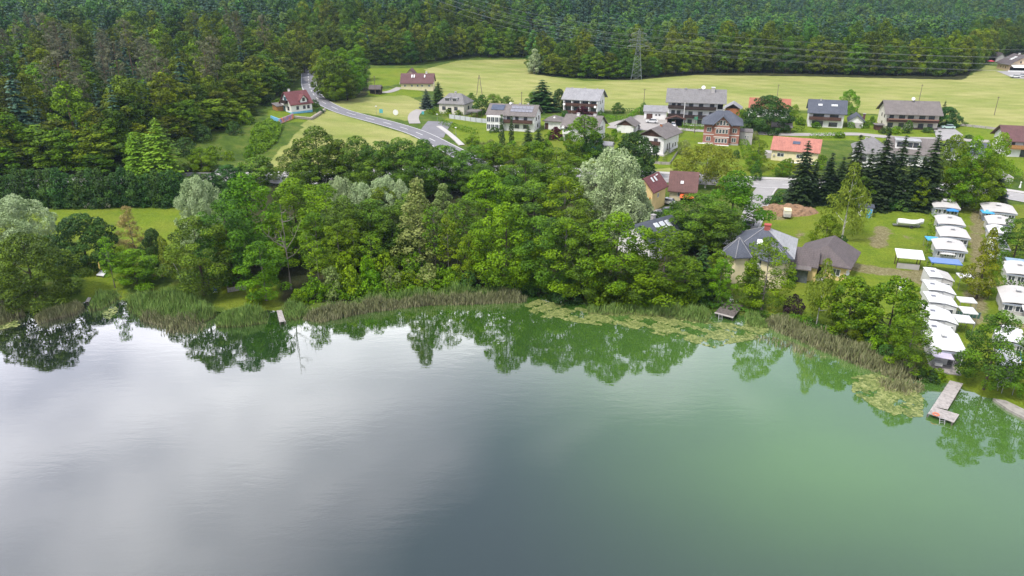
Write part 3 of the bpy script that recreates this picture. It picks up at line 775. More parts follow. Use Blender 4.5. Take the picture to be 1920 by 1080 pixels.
# light prototypes for the wood beyond
for i, (key, mat, prof, H, R) in enumerate((('farbroad', LF['far'], 'ovoid', 20, 4.6), ('farbroad', LF['far'], 'dome', 18, 4.6))):
    rng = np.random.default_rng(180 + i); C, r = blobs(rng, H, 0.1, R, prof, 26, 1.9)
    reg(key, H, R, leaf_mesh('far_crown', crown(rng, C, r, 1.7, 1.0), mat), trunk(rng, H, .25).mesh('far_trunk', BARK))
reg('farfir', 22, 3.2, conifer('far_fir_crown', 190, 22, 3.2, LF['farfir'], 16, 7, 0.4, 0.1, 1.8, 0.5, 3), trunk(np.random.default_rng(190), 22, .22, top=0.97).mesh('far_fir_trunk', BARK))

RNG = random.Random(7)
def plant_xyz(name, sp, p, H, label, cat, group=None, R=None, k=None, rz=None, leafname='crown', tilt=None):
    H0, R0, cm, tm = SPEC[sp][RNG.randrange(len(SPEC[sp])) if k is None else k % len(SPEC[sp])]
    sz = H / H0; sr = (R / R0) if R else sz * RNG.uniform(0.88, 1.12)
    o = empty(name, (p[0], p[1], p[2]), RNG.uniform(0, 6.28) if rz is None else rz, (sr, sr, sz))
    if tilt: o.rotation_euler = (tilt[0], tilt[1], o.rotation_euler.z)
    tag(o, label, cat, group)
    obj('trunk', tm, o); obj(leafname, cm, o)
    return o
def plant(name, sp, u, vb, vt, w, label, cat='tree', group=None, k=None, leafname='crown', **kw):
    """a tree whose foot stands at pixel (u, vb) of the photo, whose top reaches row vt and whose crown is w pixels wide"""
    p = at(u, vb); H = max(0.6, top_z(p.y, vt) - p.z)
    R = w * 0.5 * depth_of(p) / FOC * 1.02
    return plant_xyz(name, sp, p, H, label, cat, group, R, k, leafname=leafname, **kw)
# ------------------------------------------------------------------ trees of the lakeside wood, each by its foot and top
BELT = 'trees of the lakeside wood'
T_ = lambda *a, **k: plant(*a, **k)
# left bank
T_('silver_willow', 'silver', 50, 478, 370, 118, 'pale silver willow with a broad rounded crown on the left meadow edge')
T_('alder_tree', 'round', 72, 566, 440, 150, 'wide dense dark green round tree overhanging the left shore')
T_('alder_tree', 'darktree', 166, 500, 400, 112, 'dark green tree with a broad crown just right of the left silver willow')
T_('alder_tree', 'round', -20, 540, 425, 80, 'dark tree cut by the left picture edge below the silver willow')
T_('dry_tree', 'dry', 254, 476, 386, 66, 'half dry tree with brownish feathery top in front of the left meadow')
T_('alder_tree', 'darktree', 297, 508, 428, 48, 'narrow dark tree beside the half dry tree on the left bank')
T_('slim_tree', 'thin', 216, 540, 442, 34, 'slim pale tree with a bare dead tip near the small plank')
T_('layered_tree', 'bright', 258, 536, 468, 84, 'low light green tree with layered branches between the two wooden platforms')
T_('leaning_birch', 'birch', 345, 530, 440, 50, 'leaning white stemmed birch beside the red brown platform', tilt=(0, -0.32), rz=0)
T_('alder_tree', 'alder', 385, 552, 405, 105, 'tall dark green tree standing behind the large green reed clump')
T_('shrub_tree', 'bright', 236, 520, 462, 36, 'small bright green tree left of the layered tree')
T_('pale_poplar', 'silver', 388, 458, 330, 80, 'pale sage green plume shaped tree at the right end of the left meadow')
# tall light green crown and its neighbours
T_('ash_tree', 'bright', 478, 500, 322, 128, 'broad bright green tree right of the pale plume tree')
T_('alder_tree', 'alder', 440, 535, 372, 105, 'big dark green tree above the mossy lawn with the wooden border')
T_('ash_tree', 'bright', 560, 460, 335, 105, 'light green rounded tree in front of the roadside alders')
T_('ash_tree', 'ash', 500, 563, 452, 92, 'airy light green tree standing beside the small plank jetty')
T_('ash_tree', 'ash', 528, 505, 402, 80, 'green tree just behind the bare dead tree')
T_('dead_tree', 'dead', 546, 542, 382, 74, 'bare grey dead tree with forked twigs in the lakeside wood', leafname='branches')
for (u, vb, vt, w, sp) in ((620, 470, 345, 90, 'ash'), (655, 500, 372, 90, 'alder'), (700, 490, 372, 92, 'alder'), (740, 495, 385, 88, 'alder'), (600, 500, 400, 78, 'ash'), (640, 520, 420, 70, 'ash'), (770, 470, 360, 76, 'alder'), (720, 450, 350, 80, 'ash')):
    T_('alder_tree', sp, u, vb, vt, w, 'full green tree in the middle of the lakeside wood below the silver poplars', group='middle trees of the lakeside wood')
for (u, vb, vt, w) in ((645, 440, 332, 56), (682, 440, 345, 60), (728, 445, 333, 66), (752, 445, 340, 52)):
    T_('silver_poplar', 'silver', u, vb, vt, w * 1.25, 'silvery grey green tree top in the row behind the lakeside wood', group='silvery tree tops in the wood')
T_('silver_poplar', 'poplar', 790, 512, 336, 80, 'tall sage green column shaped tree in the middle of the wood', k=1)
T_('silver_poplar', 'poplar', 834, 462, 346, 54, 'narrow silvery tree right of the tall sage column')
for (u, vb, vt, w) in ((818, 520, 385, 46), (842, 525, 400, 44), (585, 540, 430, 40), (668, 520, 410, 36), (600, 545, 450, 40), (700, 530, 440, 40), (858, 500, 380, 50)):
    T_('slim_tree', 'thin', u, vb, vt, w, 'slender tree with bare lower stem at the front of the lakeside wood', group='slender trees in the lakeside wood')
# alders along the road behind
for (u, vb, vt, w) in ((560, 358, 275, 66), (602, 362, 238, 96), (640, 362, 262, 70), (676, 364, 256, 76), (716, 366, 262, 78), (756, 366, 256, 82), (798, 368, 262, 76), (832, 366, 270, 70), (868, 360, 282, 70), (580, 372, 296, 60), (700, 376, 296, 70), (780, 380, 300, 70)):
    T_('roadside_alder', 'alder', u, vb, vt, w, 'dark green alder in the row along the road behind the wood', group='roadside alders behind the wood')
for (u, vb, vt, w, sp) in ((890, 352, 272, 80, 'ash'), (925, 352, 264, 76, 'bright'), (962, 350, 270, 82, 'ash'), (1002, 350, 262, 84, 'bright'), (1042, 346, 276, 80, 'ash'), (1076, 346, 292, 62, 'ash'), (905, 372, 306, 76, 'alder'), (985, 372, 296, 84, 'alder'), (1050, 376, 302, 74, 'ash')):
    T_('roadside_tree', sp, u, vb, vt, w, 'mid green tree in the dense row below the white houses', group='trees below the white houses')
# middle and front rows right of the centre
for (u, vb, vt, w, sp) in ((912, 440, 320, 96, 'bright'), (870, 470, 372, 80, 'alder'), (1000, 450, 338, 110, 'alder'), (1058, 450, 332, 96, 'ash'), (958, 430, 330, 80, 'alder'), (1085, 470, 372, 70, 'alder')):
    T_('alder_tree', sp, u, vb, vt, w, 'green tree in the second row of the wood left of the great silver willow', group='second row of the wood')
for (u, vb, vt, w, sp) in ((905, 528, 412, 78, 'ash'), (950, 545, 376, 112, 'bright'), (1010, 548, 402, 104, 'alder'), (1058, 556, 410, 112, 'ash'), (1100, 560, 436, 92, 'alder'), (880, 535, 440, 60, 'ash'), (985, 540, 440, 84, 'bright')):
    T_('shore_tree', sp, u, vb, vt, w, 'leafy green tree leaning over the dark inlet at the water', group='front trees over the inlet')
T_('shore_tree', 'bright', 1152, 562, 400, 140, 'tallest light green tree on the shore left of the slate roof in the trees')
T_('shore_tree', 'ash', 1240, 566, 428, 128, 'broad mid green shore tree right in front of the slate roof')
T_('shore_tree', 'alder', 1195, 570, 478, 84, 'lower dark tree between the two broad shore trees')
T_('shore_tree', 'alder', 1280, 568, 480, 70, 'dark lower tree right of the broad shore tree near the lily pads')
T_('silver_willow', 'silver', 1142, 440, 282, 138, 'great silver willow with drooping plumes in front of the houses', k=1)
T_('silver_willow', 'silver', 1175, 452, 340, 84, 'lower right plume of silver willow beside the great willow')
T_('walnut_tree', 'darktree', 1186, 336, 248, 92, 'dark green round tree above the great silver willow')
T_('garden_tree', 'roundtree', 1094, 292, 216, 76, 'bright green round garden tree in front of the white gabled house')
T_('garden_tree', 'darktree', 1112, 296, 246, 40, 'dark tree at the right foot of the bright garden tree')
# right of the willow: trees round the two yellow houses
T_('weeping_tree', 'weeping', 1322, 352, 272, 118, 'pale yellowish weeping tree in front of the red brick house')
T_('lime_tree', 'bright', 1368, 436, 318, 112, 'large bright green tree left of the side lane')
T_('lime_tree', 'alder', 1300, 466, 362, 100, 'full dark green tree below the yellow house with the awning')
T_('lime_tree', 'alder', 1345, 476, 385, 90, 'dark green tree below the large bright tree by the lane')
T_('lime_tree', 'bright', 1262, 452, 385, 60, 'small bright tree in front of the yellow houses')
T_('lime_tree', 'alder', 1330, 330, 310, 20, 'small dark bush tree by the main road behind the yellow houses')
T_('dark_bush', 'darktree', 1225, 440, 396, 66, 'dark bushy tree just above the slate roof among the trees')
T_('dark_bush', 'darktree', 1282, 466, 410, 66, 'dark bushy tree right of the slate roof among the trees')
T_('dark_conifer', 'firtree', 1310, 558, 456, 52, 'dark conifer standing between shore tree and villa')
T_('shore_tree', 'ash', 1346, 566, 486, 52, 'light green tree left of the villa by the wooden deck')
T_('shore_tree', 'ash', 1428, 580, 446, 84, 'tall green tree in front of the yellow villa')
T_('shore_tree', 'alder', 1404, 574, 494, 48, 'dark tree beside the wooden deck with the ladder')
T_('shore_tree', 'ash', 1342, 545, 470, 54, 'small green tree behind the wooden deck')
# villa garden
T_('birch_tree', 'birch', 1579, 446, 308, 84, 'tall weeping birch with white stem in the villa garden', k=0)
T_('garden_tree', 'roundtree', 1546, 458, 402, 46, 'small round green tree beside the tall garden birch')
T_('round_bush', 'darkshrub', 1577, 463, 440, 20, 'clipped round bush at the foot of the garden birch', 'bush')
T_('round_bush', 'darkshrub', 1568, 474, 454, 15, 'smallest clipped round bush beside the villa wing', 'bush')
T_('birch_tree', 'birch', 1530, 612, 486, 66, 'thin birch with pale stem at the shore in front of the villa wing', k=1)
T_('maple_tree', 'maple', 1586, 622, 520, 92, 'left one of the two dense round maples on the villa lawn', k=0)
T_('maple_tree', 'maple', 1662, 636, 520, 98, 'right one of the two dense round maples on the villa lawn', k=1)
T_('ash_tree', 'ash', 1694, 702, 590, 78, 'green tree at the shore left of the lowest caravans')
T_('purple_bush', 'plum', 1487, 588, 553, 38, 'dark purple leaved bush on the villa lawn', 'bush')
T_('garden_bush', 'shrub', 1478, 532, 512, 26, 'rounded green bush beside the villa terrace', 'bush')
for (u, vb, vt, w, sp) in ((1632, 640, 610, 34, 'darkshrub'), (1648, 655, 628, 40, 'shrub'), (1610, 636, 612, 30, 'shrub'), (1500, 608, 592, 36, 'brightshrub'), (1484, 604, 590, 34, 'shrub'), (1660, 672, 646, 34, 'darkshrub'), (1740, 712, 690, 40, 'darkshrub'), (1760, 710, 692, 30, 'shrub')):
    T_('shore_bush', sp, u, vb, vt, w, 'low bush on the bank behind the tan reeds', 'bush', 'bank bushes on the villa shore')
# campsite trees
T_('camp_tree', 'olive', 1830, 560, 424, 62, 'tall yellowish green tree between the caravan rows', k=0)
T_('camp_tree', 'alder', 1844, 730, 582, 92, 'large dark tree on the bank right of the plank jetty')
T_('camp_tree', 'alder', 1898, 492, 408, 66, 'dark tree over the right caravan row at the picture edge')
T_('camp_tree', 'alder', 1925, 752, 640, 58, 'tree cut by the right picture edge above the concrete slip')
T_('camp_tree', 'olive', 1922, 660, 606, 36, 'yellowish tree at the right picture edge above the blue awning')
T_('camp_tree', 'ash', 1852, 560, 480, 30, 'small green tree right behind the tall yellowish camp tree')
# spruces and broadleaves along the road
for (u, vb, vt, w) in ((1498, 384, 262, 56), (1546, 382, 284, 44), (1591, 380, 250, 52), (1640, 390, 246, 58), (1672, 388, 252, 50), (1698, 392, 270, 40), (1730, 392, 246, 54), (1520, 380, 300, 34), (1568, 382, 292, 40), (1616, 386, 276, 40), (1656, 388, 284, 38), (1714, 390, 290, 38)):
    T_('spruce_tree', 'spruce', u, vb, vt, w, 'dark tall spruce in the row between main road and villa garden', group='spruces along the main road')
T_('spruce_tree', 'spruce', 1862, 384, 322, 44, 'shorter dark spruce at the right end of the roadside row')
for (u, vb, vt, w, sp) in ((1764, 388, 254, 70, 'bright'), (1802, 390, 256, 60, 'bright'), (1846, 388, 250, 66, 'bright'), (1785, 394, 290, 66, 'ash'), (1826, 394, 296, 66, 'ash'), (1716, 394, 330, 40, 'ash'), (1610, 390, 330, 40, 'alder')):
    T_('roadside_tree', sp, u, vb, vt, w, 'green broadleaf tree in the row above the caravans', group='broadleaf trees above the caravans')
for (u, vb, vt, w) in ((1520, 378, 350, 40), (1560, 382, 352, 44), (1620, 388, 360, 44), (1655, 390, 362, 44), (1690, 392, 366, 40), (1450, 384, 366, 36), (1470, 372, 356, 34)):
    T_('roadside_bush', 'darkshrub', u, vb, vt, w, 'dark bush under the roadside spruces', 'bush', 'bushes under the spruces')
# village greenery
T_('garden_tree', 'darktree', 1436, 246, 178, 80, 'large dark round tree hiding the orange roofed house')
T_('garden_tree', 'roundtree', 1588, 214, 168, 36, 'bright green tree behind the slate roofed house')
T_('garden_spruce', 'firtree', 1016, 208, 148, 62, 'broad dark green conifer left of the chalet')
T_('garden_tree', 'bright', 1000, 206, 172, 36, 'light green tree at the left foot of the broad conifer')
T_('garden_tree', 'darktree', 1048, 204, 166, 26, 'dark tree tucked against the left wall of the chalet')
T_('blue_spruce', 'bluespruce', 800, 204, 166, 26, 'blue grey spruce beside the hip roofed house')
T_('garden_spruce', 'firtree', 823, 198, 152, 30, 'dark green conifer between blue spruce and hip roofed house')
T_('garden_tree', 'cottage', 904, 214, 178, 36, 'dark green tree right of the hip roofed house')
T_('garden_tree', 'ash', 925, 204, 176, 40, 'paler bush like tree behind the house with solar panels')
T_('garden_tree', 'cottage', 884, 190, 174, 20, 'small dark tree behind the hip roofed house')
T_('garden_tree', 'cottage', 950, 196, 180, 24, 'small tree above the solar panel roof')
T_('thuja_column', 'thuja', 941, 272, 217, 11, 'tall slim dark cypress in front of the glazed house front')
T_('thuja_column', 'thuja', 959, 270, 220, 10, 'tall slim cypress right of the first one before the white house')
T_('garden_spruce', 'firtree', 990, 282, 232, 26, 'dark conifer in front of the white house corner')
T_('garden_spruce', 'firtree', 1009, 290, 240, 34, 'darker conifer right of the house corner conifer')
T_('red_bush', 'purple', 1092, 216, 200, 30, 'dark red leaved bush in front of the chalet balcony', 'bush')
T_('red_bush', 'purple', 1042, 262, 238, 26, 'dark red leaved bush left of the bright garden tree', 'bush')
T_('golden_bush', 'brightshrub', 1070, 212, 202, 12, 'small golden green bush beside the red bush', 'bush')
T_('golden_bush', 'olive', 1066, 284, 250, 16, 'narrow golden shrub at the foot of the bright garden tree', 'bush')
T_('garden_spruce', 'firtree', 1766, 222, 188, 14, 'pointed dark conifer behind the spreading yew')
T_('yew_bush', 'darktree', 1772, 236, 200, 46, 'dark spreading evergreen right of the long chalet', 'bush')
T_('thuja_column', 'darkshrub', 1700, 250, 224, 18, 'dark column bush in front of the long chalet', 'bush')
T_('garden_tree', 'cottage', 1206, 214, 192, 14, 'small dark tree left of the hotel garage')
T_('garden_tree', 'cottage', 1158, 212, 192, 24, 'small garden tree between chalet and hotel garage')
T_('garden_tree', 'bright', 1488, 226, 196, 20, 'light green tree between orange house and slate house')
T_('garden_tree', 'ash', 1418, 320, 262, 36, 'young tree between brick house and salmon roofed house')
T_('garden_tree', 'ash', 1410, 322, 284, 28, 'leafy bush tree left of the salmon roofed house')
T_('garden_tree', 'cottage', 1416, 338, 300, 20, 'grey green tree by the road left of the salmon roof')
T_('garden_tree', 'bright', 1466, 330, 300, 30, 'yellow green bush in front of the salmon roofed house')
for (u, vb, vt, w, sp) in ((1414, 262, 246, 18, 'sageshrub'), (1390, 222, 204, 18, 'brightshrub'), (1400, 214, 202, 14, 'darkshrub'), (1500, 234, 218, 20, 'shrub'), (1530, 240, 228, 18, 'brightshrub'), (1594, 240, 228, 16, 'shrub'), (1620, 240, 226, 18, 'shrub'), (1634, 234, 218, 14, 'shrub'), (1660, 250, 236, 22, 'darkshrub'), (1680, 250, 236, 24, 'shrub'), (1740, 248, 238, 22, 'darkshrub'), (1808, 236, 228, 12, 'darkshrub'), (1816, 260, 252, 16, 'darkshrub'), (1574, 258, 246, 20, 'shrub'),
                           (1152, 264, 240, 22, 'shrub'), (1142, 268, 252, 20, 'sageshrub'), (1060, 220, 206, 14, 'darkshrub'), (1126, 218, 206, 14, 'darkshrub'), (1030, 262, 246, 16, 'brightshrub'), (926, 248, 238, 18, 'darkshrub'), (960, 296, 262, 40, 'shrub'), (920, 292, 262, 36, 'sageshrub'), (885, 270, 252, 30, 'shrub'), (1024, 290, 262, 30, 'shrub'), (1240, 276, 258, 18, 'sageshrub'), (1282, 290, 262, 26, 'sageshrub'), (1418, 300, 280, 20, 'darkshrub'), (1380, 296, 280, 16, 'darkshrub'), (840, 214, 204, 16, 'shrub'), (814, 214, 202, 16, 'brightshrub'), (860, 216, 206, 14, 'shrub'), (1700, 268, 254, 18, 'shrub'), (1540, 318, 290, 30, 'shrub'), (1478, 316, 296, 24, 'brightshrub'), (1260, 236, 224, 10, 'darkshrub'), (600, 212, 200, 14, 'darkshrub'), (590, 200, 186, 18, 'darkshrub')):
    T_('garden_bush', sp, u, vb, vt, w, 'green garden bush between the village houses', 'bush', 'garden bushes of the village')
# the left hedge row, larches and slope trees
for i, u in enumerate(range(-30, 462, 15)):
    T_('hedge_tree', 'hedgetree', u, 389 - (0.012 * u if u > 0 else 0) + RNG.uniform(-1, 1) - (u > 380) * 4, 322 + RNG.uniform(-9, 9) + (u > 340) * 8, 40, 'dark bushy tree in the tall hedge row behind the left meadow', group='tall hedge row on the left')
T_('larch_tree', 'larch', 311, 340, 220, 84, 'tall feathery light green larch at the foot of the forest')
T_('larch_tree', 'larch', 264, 338, 246, 56, 'smaller light green larch left of the tall one')
T_('slope_tree', 'roundtree', 380, 322, 276, 48, 'small round dark green tree on the slope right of the larches')
T_('slope_tree', 'cottage', 490, 340, 292, 72, 'dark spreading tree below the hay slope')
T_('slope_tree', 'darktree', 432, 346, 308, 54, 'dark bushy tree at the right end of the hedge row')
for (u, vb, vt, w) in ((612, 186, 108, 44), (640, 184, 104, 52), (662, 180, 112, 46), (630, 190, 138, 48), (652, 188, 142, 44), (600, 150, 92, 34), (618, 158, 84, 40), (646, 160, 88, 40), (676, 168, 108, 36), (674, 150, 84, 40)):
    T_('roadside_tree', 'bright' if u % 4 else 'beech', u, vb, vt, w, 'leafy tree in the clump inside the bend of the hill road', group='trees inside the road bend')
for (u, vb, vt, w, sp) in ((470, 296, 272, 26, 'shrub'), (400, 296, 272, 36, 'shrub'), (440, 250, 226, 30, 'darkshrub'), (462, 232, 204, 30, 'shrub'), (500, 196, 176, 34, 'darkshrub'), (522, 196, 184, 22, 'shrub'), (350, 290, 256, 40, 'darkshrub'), (380, 262, 232, 40, 'darkshrub'), (336, 268, 232, 40, 'shrub'), (410, 240, 210, 40, 'darkshrub'), (430, 300, 282, 22, 'brightshrub'), (455, 322, 306, 26, 'shrub'), (372, 312, 292, 30, 'shrub')):
    T_('slope_bush', sp, u, vb, vt, w, 'bush on the rough slope below the forest edge', 'bush', 'bushes on the rough slope')
# bright ground cover patch on the slope left of the hay meadow
def cover(name, px, n, size, mat, label, cat, h=0.8, seed=3):
    rng = np.random.default_rng(seed); P = np.array(world(px)); lo, hi = P.min(0), P.max(0); out = []
    Q = rng.uniform(lo, hi, (n * 3, 2)); Q = Q[in_poly(Q[:, 0], Q[:, 1], P)][:n]
    bump_ = np.sin(Q[:, 0] * 1.1) * np.cos(Q[:, 1] * 0.9 + Q[:, 0] * .3) * .5 + .5
    Z = ground(Q[:, 0], Q[:, 1]) + rng.uniform(0.05, h, len(Q)) * (0.5 + bump_)
    N = unit(np.array([0, -0.25, 1.0]) + rng.normal(size=(len(Q), 3)) * .5)
    me = leaf_mesh(name, [(cards(np.column_stack([Q, Z]), N, size, 0.7, rng), np.clip(bump_ * .6 + rng.normal(size=len(Q)) * .2 + .2, 0, 1))], mat)
    return tag(obj(name, me), label, cat, kind='stuff')
cover('ground_cover', [(508, 226), (532, 238), (520, 268), (495, 288), (470, 290), (468, 262), (480, 236)], 5200, 0.55, LF['bright'], 'bright green leafy ground cover on the slope beside the hay meadow', 'ground cover', 1.0)
cover('bank_scrub', [(560, 556), (640, 535), (760, 520), (860, 515), (880, 545), (760, 556), (640, 566)], 9000, 0.42, LF['ash'], 'tangled green scrub on the bank behind the tan reeds', 'scrub', 1.8, 5)
cover('bank_scrub', [(1200, 575), (1300, 560), (1420, 590), (1520, 600), (1600, 640), (1560, 640), (1440, 598), (1300, 580)], 4200, 0.4, LF['alder'], 'low green scrub along the bank below the villa', 'scrub', 1.0, 6)
cover('hedge_scrub', [(1744, 395), (1756, 395), (1746, 480), (1752, 600), (1730, 600), (1732, 480)], 4200, 0.4, LF['bright'], 'leafy scrub strip along the left side of the caravans', 'scrub', 1.6, 8)
for (u, vb, vt, w, sp) in ((590, 562, 520, 40, 'shrub'), (625, 556, 500, 46, 'sageshrub'), (660, 552, 498, 48, 'shrub'), (700, 550, 505, 50, 'brightshrub'), (735, 548, 500, 40, 'sageshrub'), (768, 545, 505, 46, 'shrub'), (805, 540, 495, 48, 'sageshrub'), (845, 540, 500, 44, 'shrub'), (690, 545, 480, 36, 'brightshrub'), (880, 545, 508, 40, 'darkshrub'), (560, 572, 540, 30, 'shrub'), (478, 572, 535, 30, 'brightshrub'), (725, 530, 470, 50, 'shrub'), (650, 535, 470, 50, 'shrub'), (780, 525, 470, 50, 'shrub'),
                           (1130, 570, 520, 60, 'shrub'), (1060, 562, 520, 60, 'darkshrub'), (1180, 574, 530, 60, 'shrub'), (1230, 574, 530, 60, 'darkshrub'), (1285, 576, 536, 50, 'shrub'), (1000, 548, 505, 50, 'darkshrub')):
    T_('bank_bush', sp, u, vb, vt, w, 'low leafy bush on the lake bank below the wood', 'bush', 'bushes on the lake bank')

# ------------------------------------------------------------------ forest on the spur and behind the field
def scatter(n, poly_w, dmin, seed):
    rng = np.random.default_rng(seed); P = np.array(poly_w); lo, hi = P.min(0), P.max(0); pts = np.zeros((0, 2))
    for _ in range(n * 14):
        q = rng.uniform(lo, hi)
        if not in_poly(q[:1], q[1:], P)[0]: continue
        if len(pts) and ((pts - q) ** 2).sum(1).min() < dmin ** 2: continue
        pts = np.vstack([pts, q])
        if len(pts) >= n: break
    return pts
def seen(x, y, H, pad=30):
    z = gz(x, y); u0, v0 = project(np.array(x), np.array(y), np.array(z)); u1, v1 = project(np.array(x), np.array(y), np.array(z + H))
    return -60 - pad < u0 < 1980 + pad and v0 > 2 and v1 < 700
nrng = np.random.default_rng(77)
def inset(P, d):
    return P
spur_poly = [tuple(p) for p in SPUR[1:9]] + [(-140, 390), (-190, 400), (-330, 330), (-330, 175)]
pts = scatter(420, spur_poly, 6.4, 21)
foot, _ = smooth_line(SPUR[1:9], 4.6)
pts = np.vstack([pts, foot + nrng.normal(size=foot.shape) * .9 + np.array([-5.0, 3.5]), foot + nrng.normal(size=foot.shape) * .9 + np.array([-9.0, 7.0])])
cnt = 0
FOREST_L = {'beech': ('forest_beech', 'rounded green broadleaf tree in the forest on the left hill'), 'pine': ('forest_pine', 'grey green pine with bare stem in the forest on the left hill'),
            'spruce': ('forest_spruce', 'dark pointed spruce in the forest on the left hill')}
for x, y in pts:
    hs = float(spur_h(np.array([x]), np.array([y]))[0])
    r = nrng.random(); hx = math.sin(x * .045) * math.cos(y * .05)
    key = 'beech' if hs < 3 else 'pine' if r < 0.28 + 0.22 * hx else ('spruce' if r > 0.76 else 'beech')
    H = {'pine': 22, 'beech': 17.5, 'spruce': 21}[key] * nrng.uniform(0.66, 1.22) * (0.55 if hs < 1.5 else 0.75 if hs < 3.5 else 1)
    if not seen(x, y, H): continue
    nm, lb = FOREST_L[key]
    plant_xyz(nm, 'forestspruce' if key == 'spruce' else key, (x, y, gz(x, y) - .2), H, lb, 'tree', lb.split(' in the ')[0] + 's of the left hill forest', None if key != 'beech' else nrng.uniform(3.4, 6.0)); cnt += 1
print('spur forest', cnt)
# forest edge behind the hay field and first rows
EDGE_PX = [(548, 100), (566, 104), (590, 104), (612, 112), (690, 122), (760, 122), (800, 116), (860, 108), (940, 106), (1000, 108)]
EDGE2_PX = [(1004, 134), (1030, 141), (1080, 146), (1140, 148), (1188, 146), (1240, 142), (1300, 138), (1380, 136), (1460, 137), (1540, 139), (1620, 141), (1700, 142), (1770, 144), (1806, 141), (1822, 126), (1850, 112), (1890, 100), (1940, 96)]
cnt = 0
for x, y in scatter(60, [(-104, 345), (-96, 395), (-135, 455), (-175, 455), (-200, 402), (-140, 392), (-120, 372)], 6.5, 41):
    H = 17 * nrng.uniform(.7, 1.2)
    if seen(x, y, H): plant_xyz('woodland_tree', 'beech', (x, y, gz(x, y) - .3), H, 'broadleaf tree closing the gap behind the upper end of the hill road', 'tree', 'trees behind the upper hill road', nrng.uniform(3.6, 5.2))
for PX, seed, deep, hh in ((EDGE_PX, 31, 60, 21), (EDGE2_PX, 32, 30, 22)):
    A, _ = smooth_line(world(PX), 6.0)
    back = A[::-1] + np.array([0, deep])
    poly = list(map(tuple, A)) + list(map(tuple, back))
    P2 = scatter(400, poly, 8.0, seed)
    P2 = np.vstack([A[::1] + nrng.normal(size=A.shape) * 0.7 + np.array([0, 1.5]), P2])
    for x, y in P2:
        r = nrng.random(); u_, v_ = project(np.array(x), np.array(y), np.array(gz(x, y)))
        dd = y - np.interp(x, A[:, 0], A[:, 1])
        if dd < -2: continue
        low = 1005 < u_ < 1240 and dd < 22
        key = 'forestspruce' if (r > 0.62 and dd > 8 and deep > 100) or (r > 0.86 and dd > 5) else 'beech'
        H = hh * nrng.uniform(0.68, 1.2) * (0.62 if low and dd < 14 else 1.0) * (0.8 if dd < 4 else 1)
        if not seen(x, y, H): continue
        if key == 'beech': plant_xyz('woodland_tree', 'beech' if nrng.random() < .75 else 'alder', (x, y, gz(x, y) - .3), H, 'green broadleaf tree in the wood edge behind the hay field', 'tree', 'broadleaf trees behind the hay field', nrng.uniform(3.6, 5.4))
        else: plant_xyz('woodland_spruce', 'forestspruce', (x, y, gz(x, y) - .3), H, 'dark spruce in the wood behind the hay field', 'tree', 'spruces behind the hay field')
        cnt += 1
print('edge forest', cnt)
T_('silver_willow', 'plume', 1002, 138, 92, 34, 'pale grey green tree at the corner of the hay field')
# the wood beyond: one mass on the far hillsides
far_pts, far_kind, far_s = [], [], []
_e = np.array(world(EDGE_PX) + world(EDGE2_PX)); _e = _e[np.argsort(_e[:, 0])]
def far_start(X): return np.where(X < -128, np.interp(X, [-330, -190, -140], [338, 404, 408]), np.interp(X, _e[:, 0], _e[:, 1]) + np.where(X < 12, 62, 33))
yy = 330.0
while yy < 2300:
    stp = 4.8 + max(0, yy - 440) * 0.0075
    x0, x1 = -0.80 * yy - 60, 0.80 * yy + 60
    xs = np.arange(x0, x1, stp)
    X = xs + nrng.normal(size=len(xs)) * stp * .3; Y = yy + nrng.normal(size=len(xs)) * stp * .3
    Z = ground(X, Y); uu, vv = project(X, Y, Z + 20)
    okm = (uu > -90) & (uu < 2010) & (vv > -60)
    A1 = far_start(X)
    ug, vg = project(X, Y, Z)
    okm &= (Y > A1) & ~in_poly(ug, vg, [(1872, 26), (1985, 20), (1985, 46), (1862, 42)])
    for x, y, z in zip(X[okm], Y[okm], Z[okm]): far_pts.append((x, y, z - .4)); far_kind.append(nrng.random()); far_s.append(nrng.uniform(0.8, 1.25))
    yy += stp * 0.95
far_pts = np.array(far_pts); print('far wood', len(far_pts))
fm = bpy.data.meshes.new('far_wood'); fm.from_pydata([tuple(p) for p in far_pts], [], [])
a_ = fm.attributes.new('pick', 'INT', 'POINT'); hx = np.sin(far_pts[:, 0] * .02) * np.cos(far_pts[:, 1] * .017) * .25
a_.data.foreach_set('value', np.where(np.array(far_kind) < 0.22 + hx * .6, 0, np.where(np.array(far_kind) < 0.34 + hx * .6, 1, 2)).astype(np.int32))
a_ = fm.attributes.new('size', 'FLOAT', 'POINT'); a_.data.foreach_set('value', np.array(far_s, np.float32))
a_ = fm.attributes.new('turn', 'FLOAT', 'POINT'); a_.data.foreach_set('value', nrng.uniform(0, 6.28, len(far_pts)).astype(np.float32))
far_o = tag(obj('far_wood', fm), 'mixed forest covering the far hillsides as one mass', 'forest', kind='stuff')
protos = []
for key, k in (('farbroad', 0), ('farbroad', 1), ('farfir', 0)):
    H0, R0, cm, tm = SPEC[key][k]
    protos.append(bpy.data.objects.new('far_tree_shape', cm))      # not linked: only instanced by the far wood
ng = bpy.data.node_groups.new('far_wood_trees', 'GeometryNodeTree')
ng.interface.new_socket('Geometry', in_out='INPUT', socket_type='NodeSocketGeometry'); ng.interface.new_socket('Geometry', in_out='OUTPUT', socket_type='NodeSocketGeometry')
gi, go = ng.nodes.new('NodeGroupInput'), ng.nodes.new('NodeGroupOutput')
join = ng.nodes.new('GeometryNodeJoinGeometry')
def named(t, n):
    q = ng.nodes.new('GeometryNodeInputNamedAttribute'); q.data_type = t; q.inputs['Name'].default_value = n; return q.outputs['Attribute']
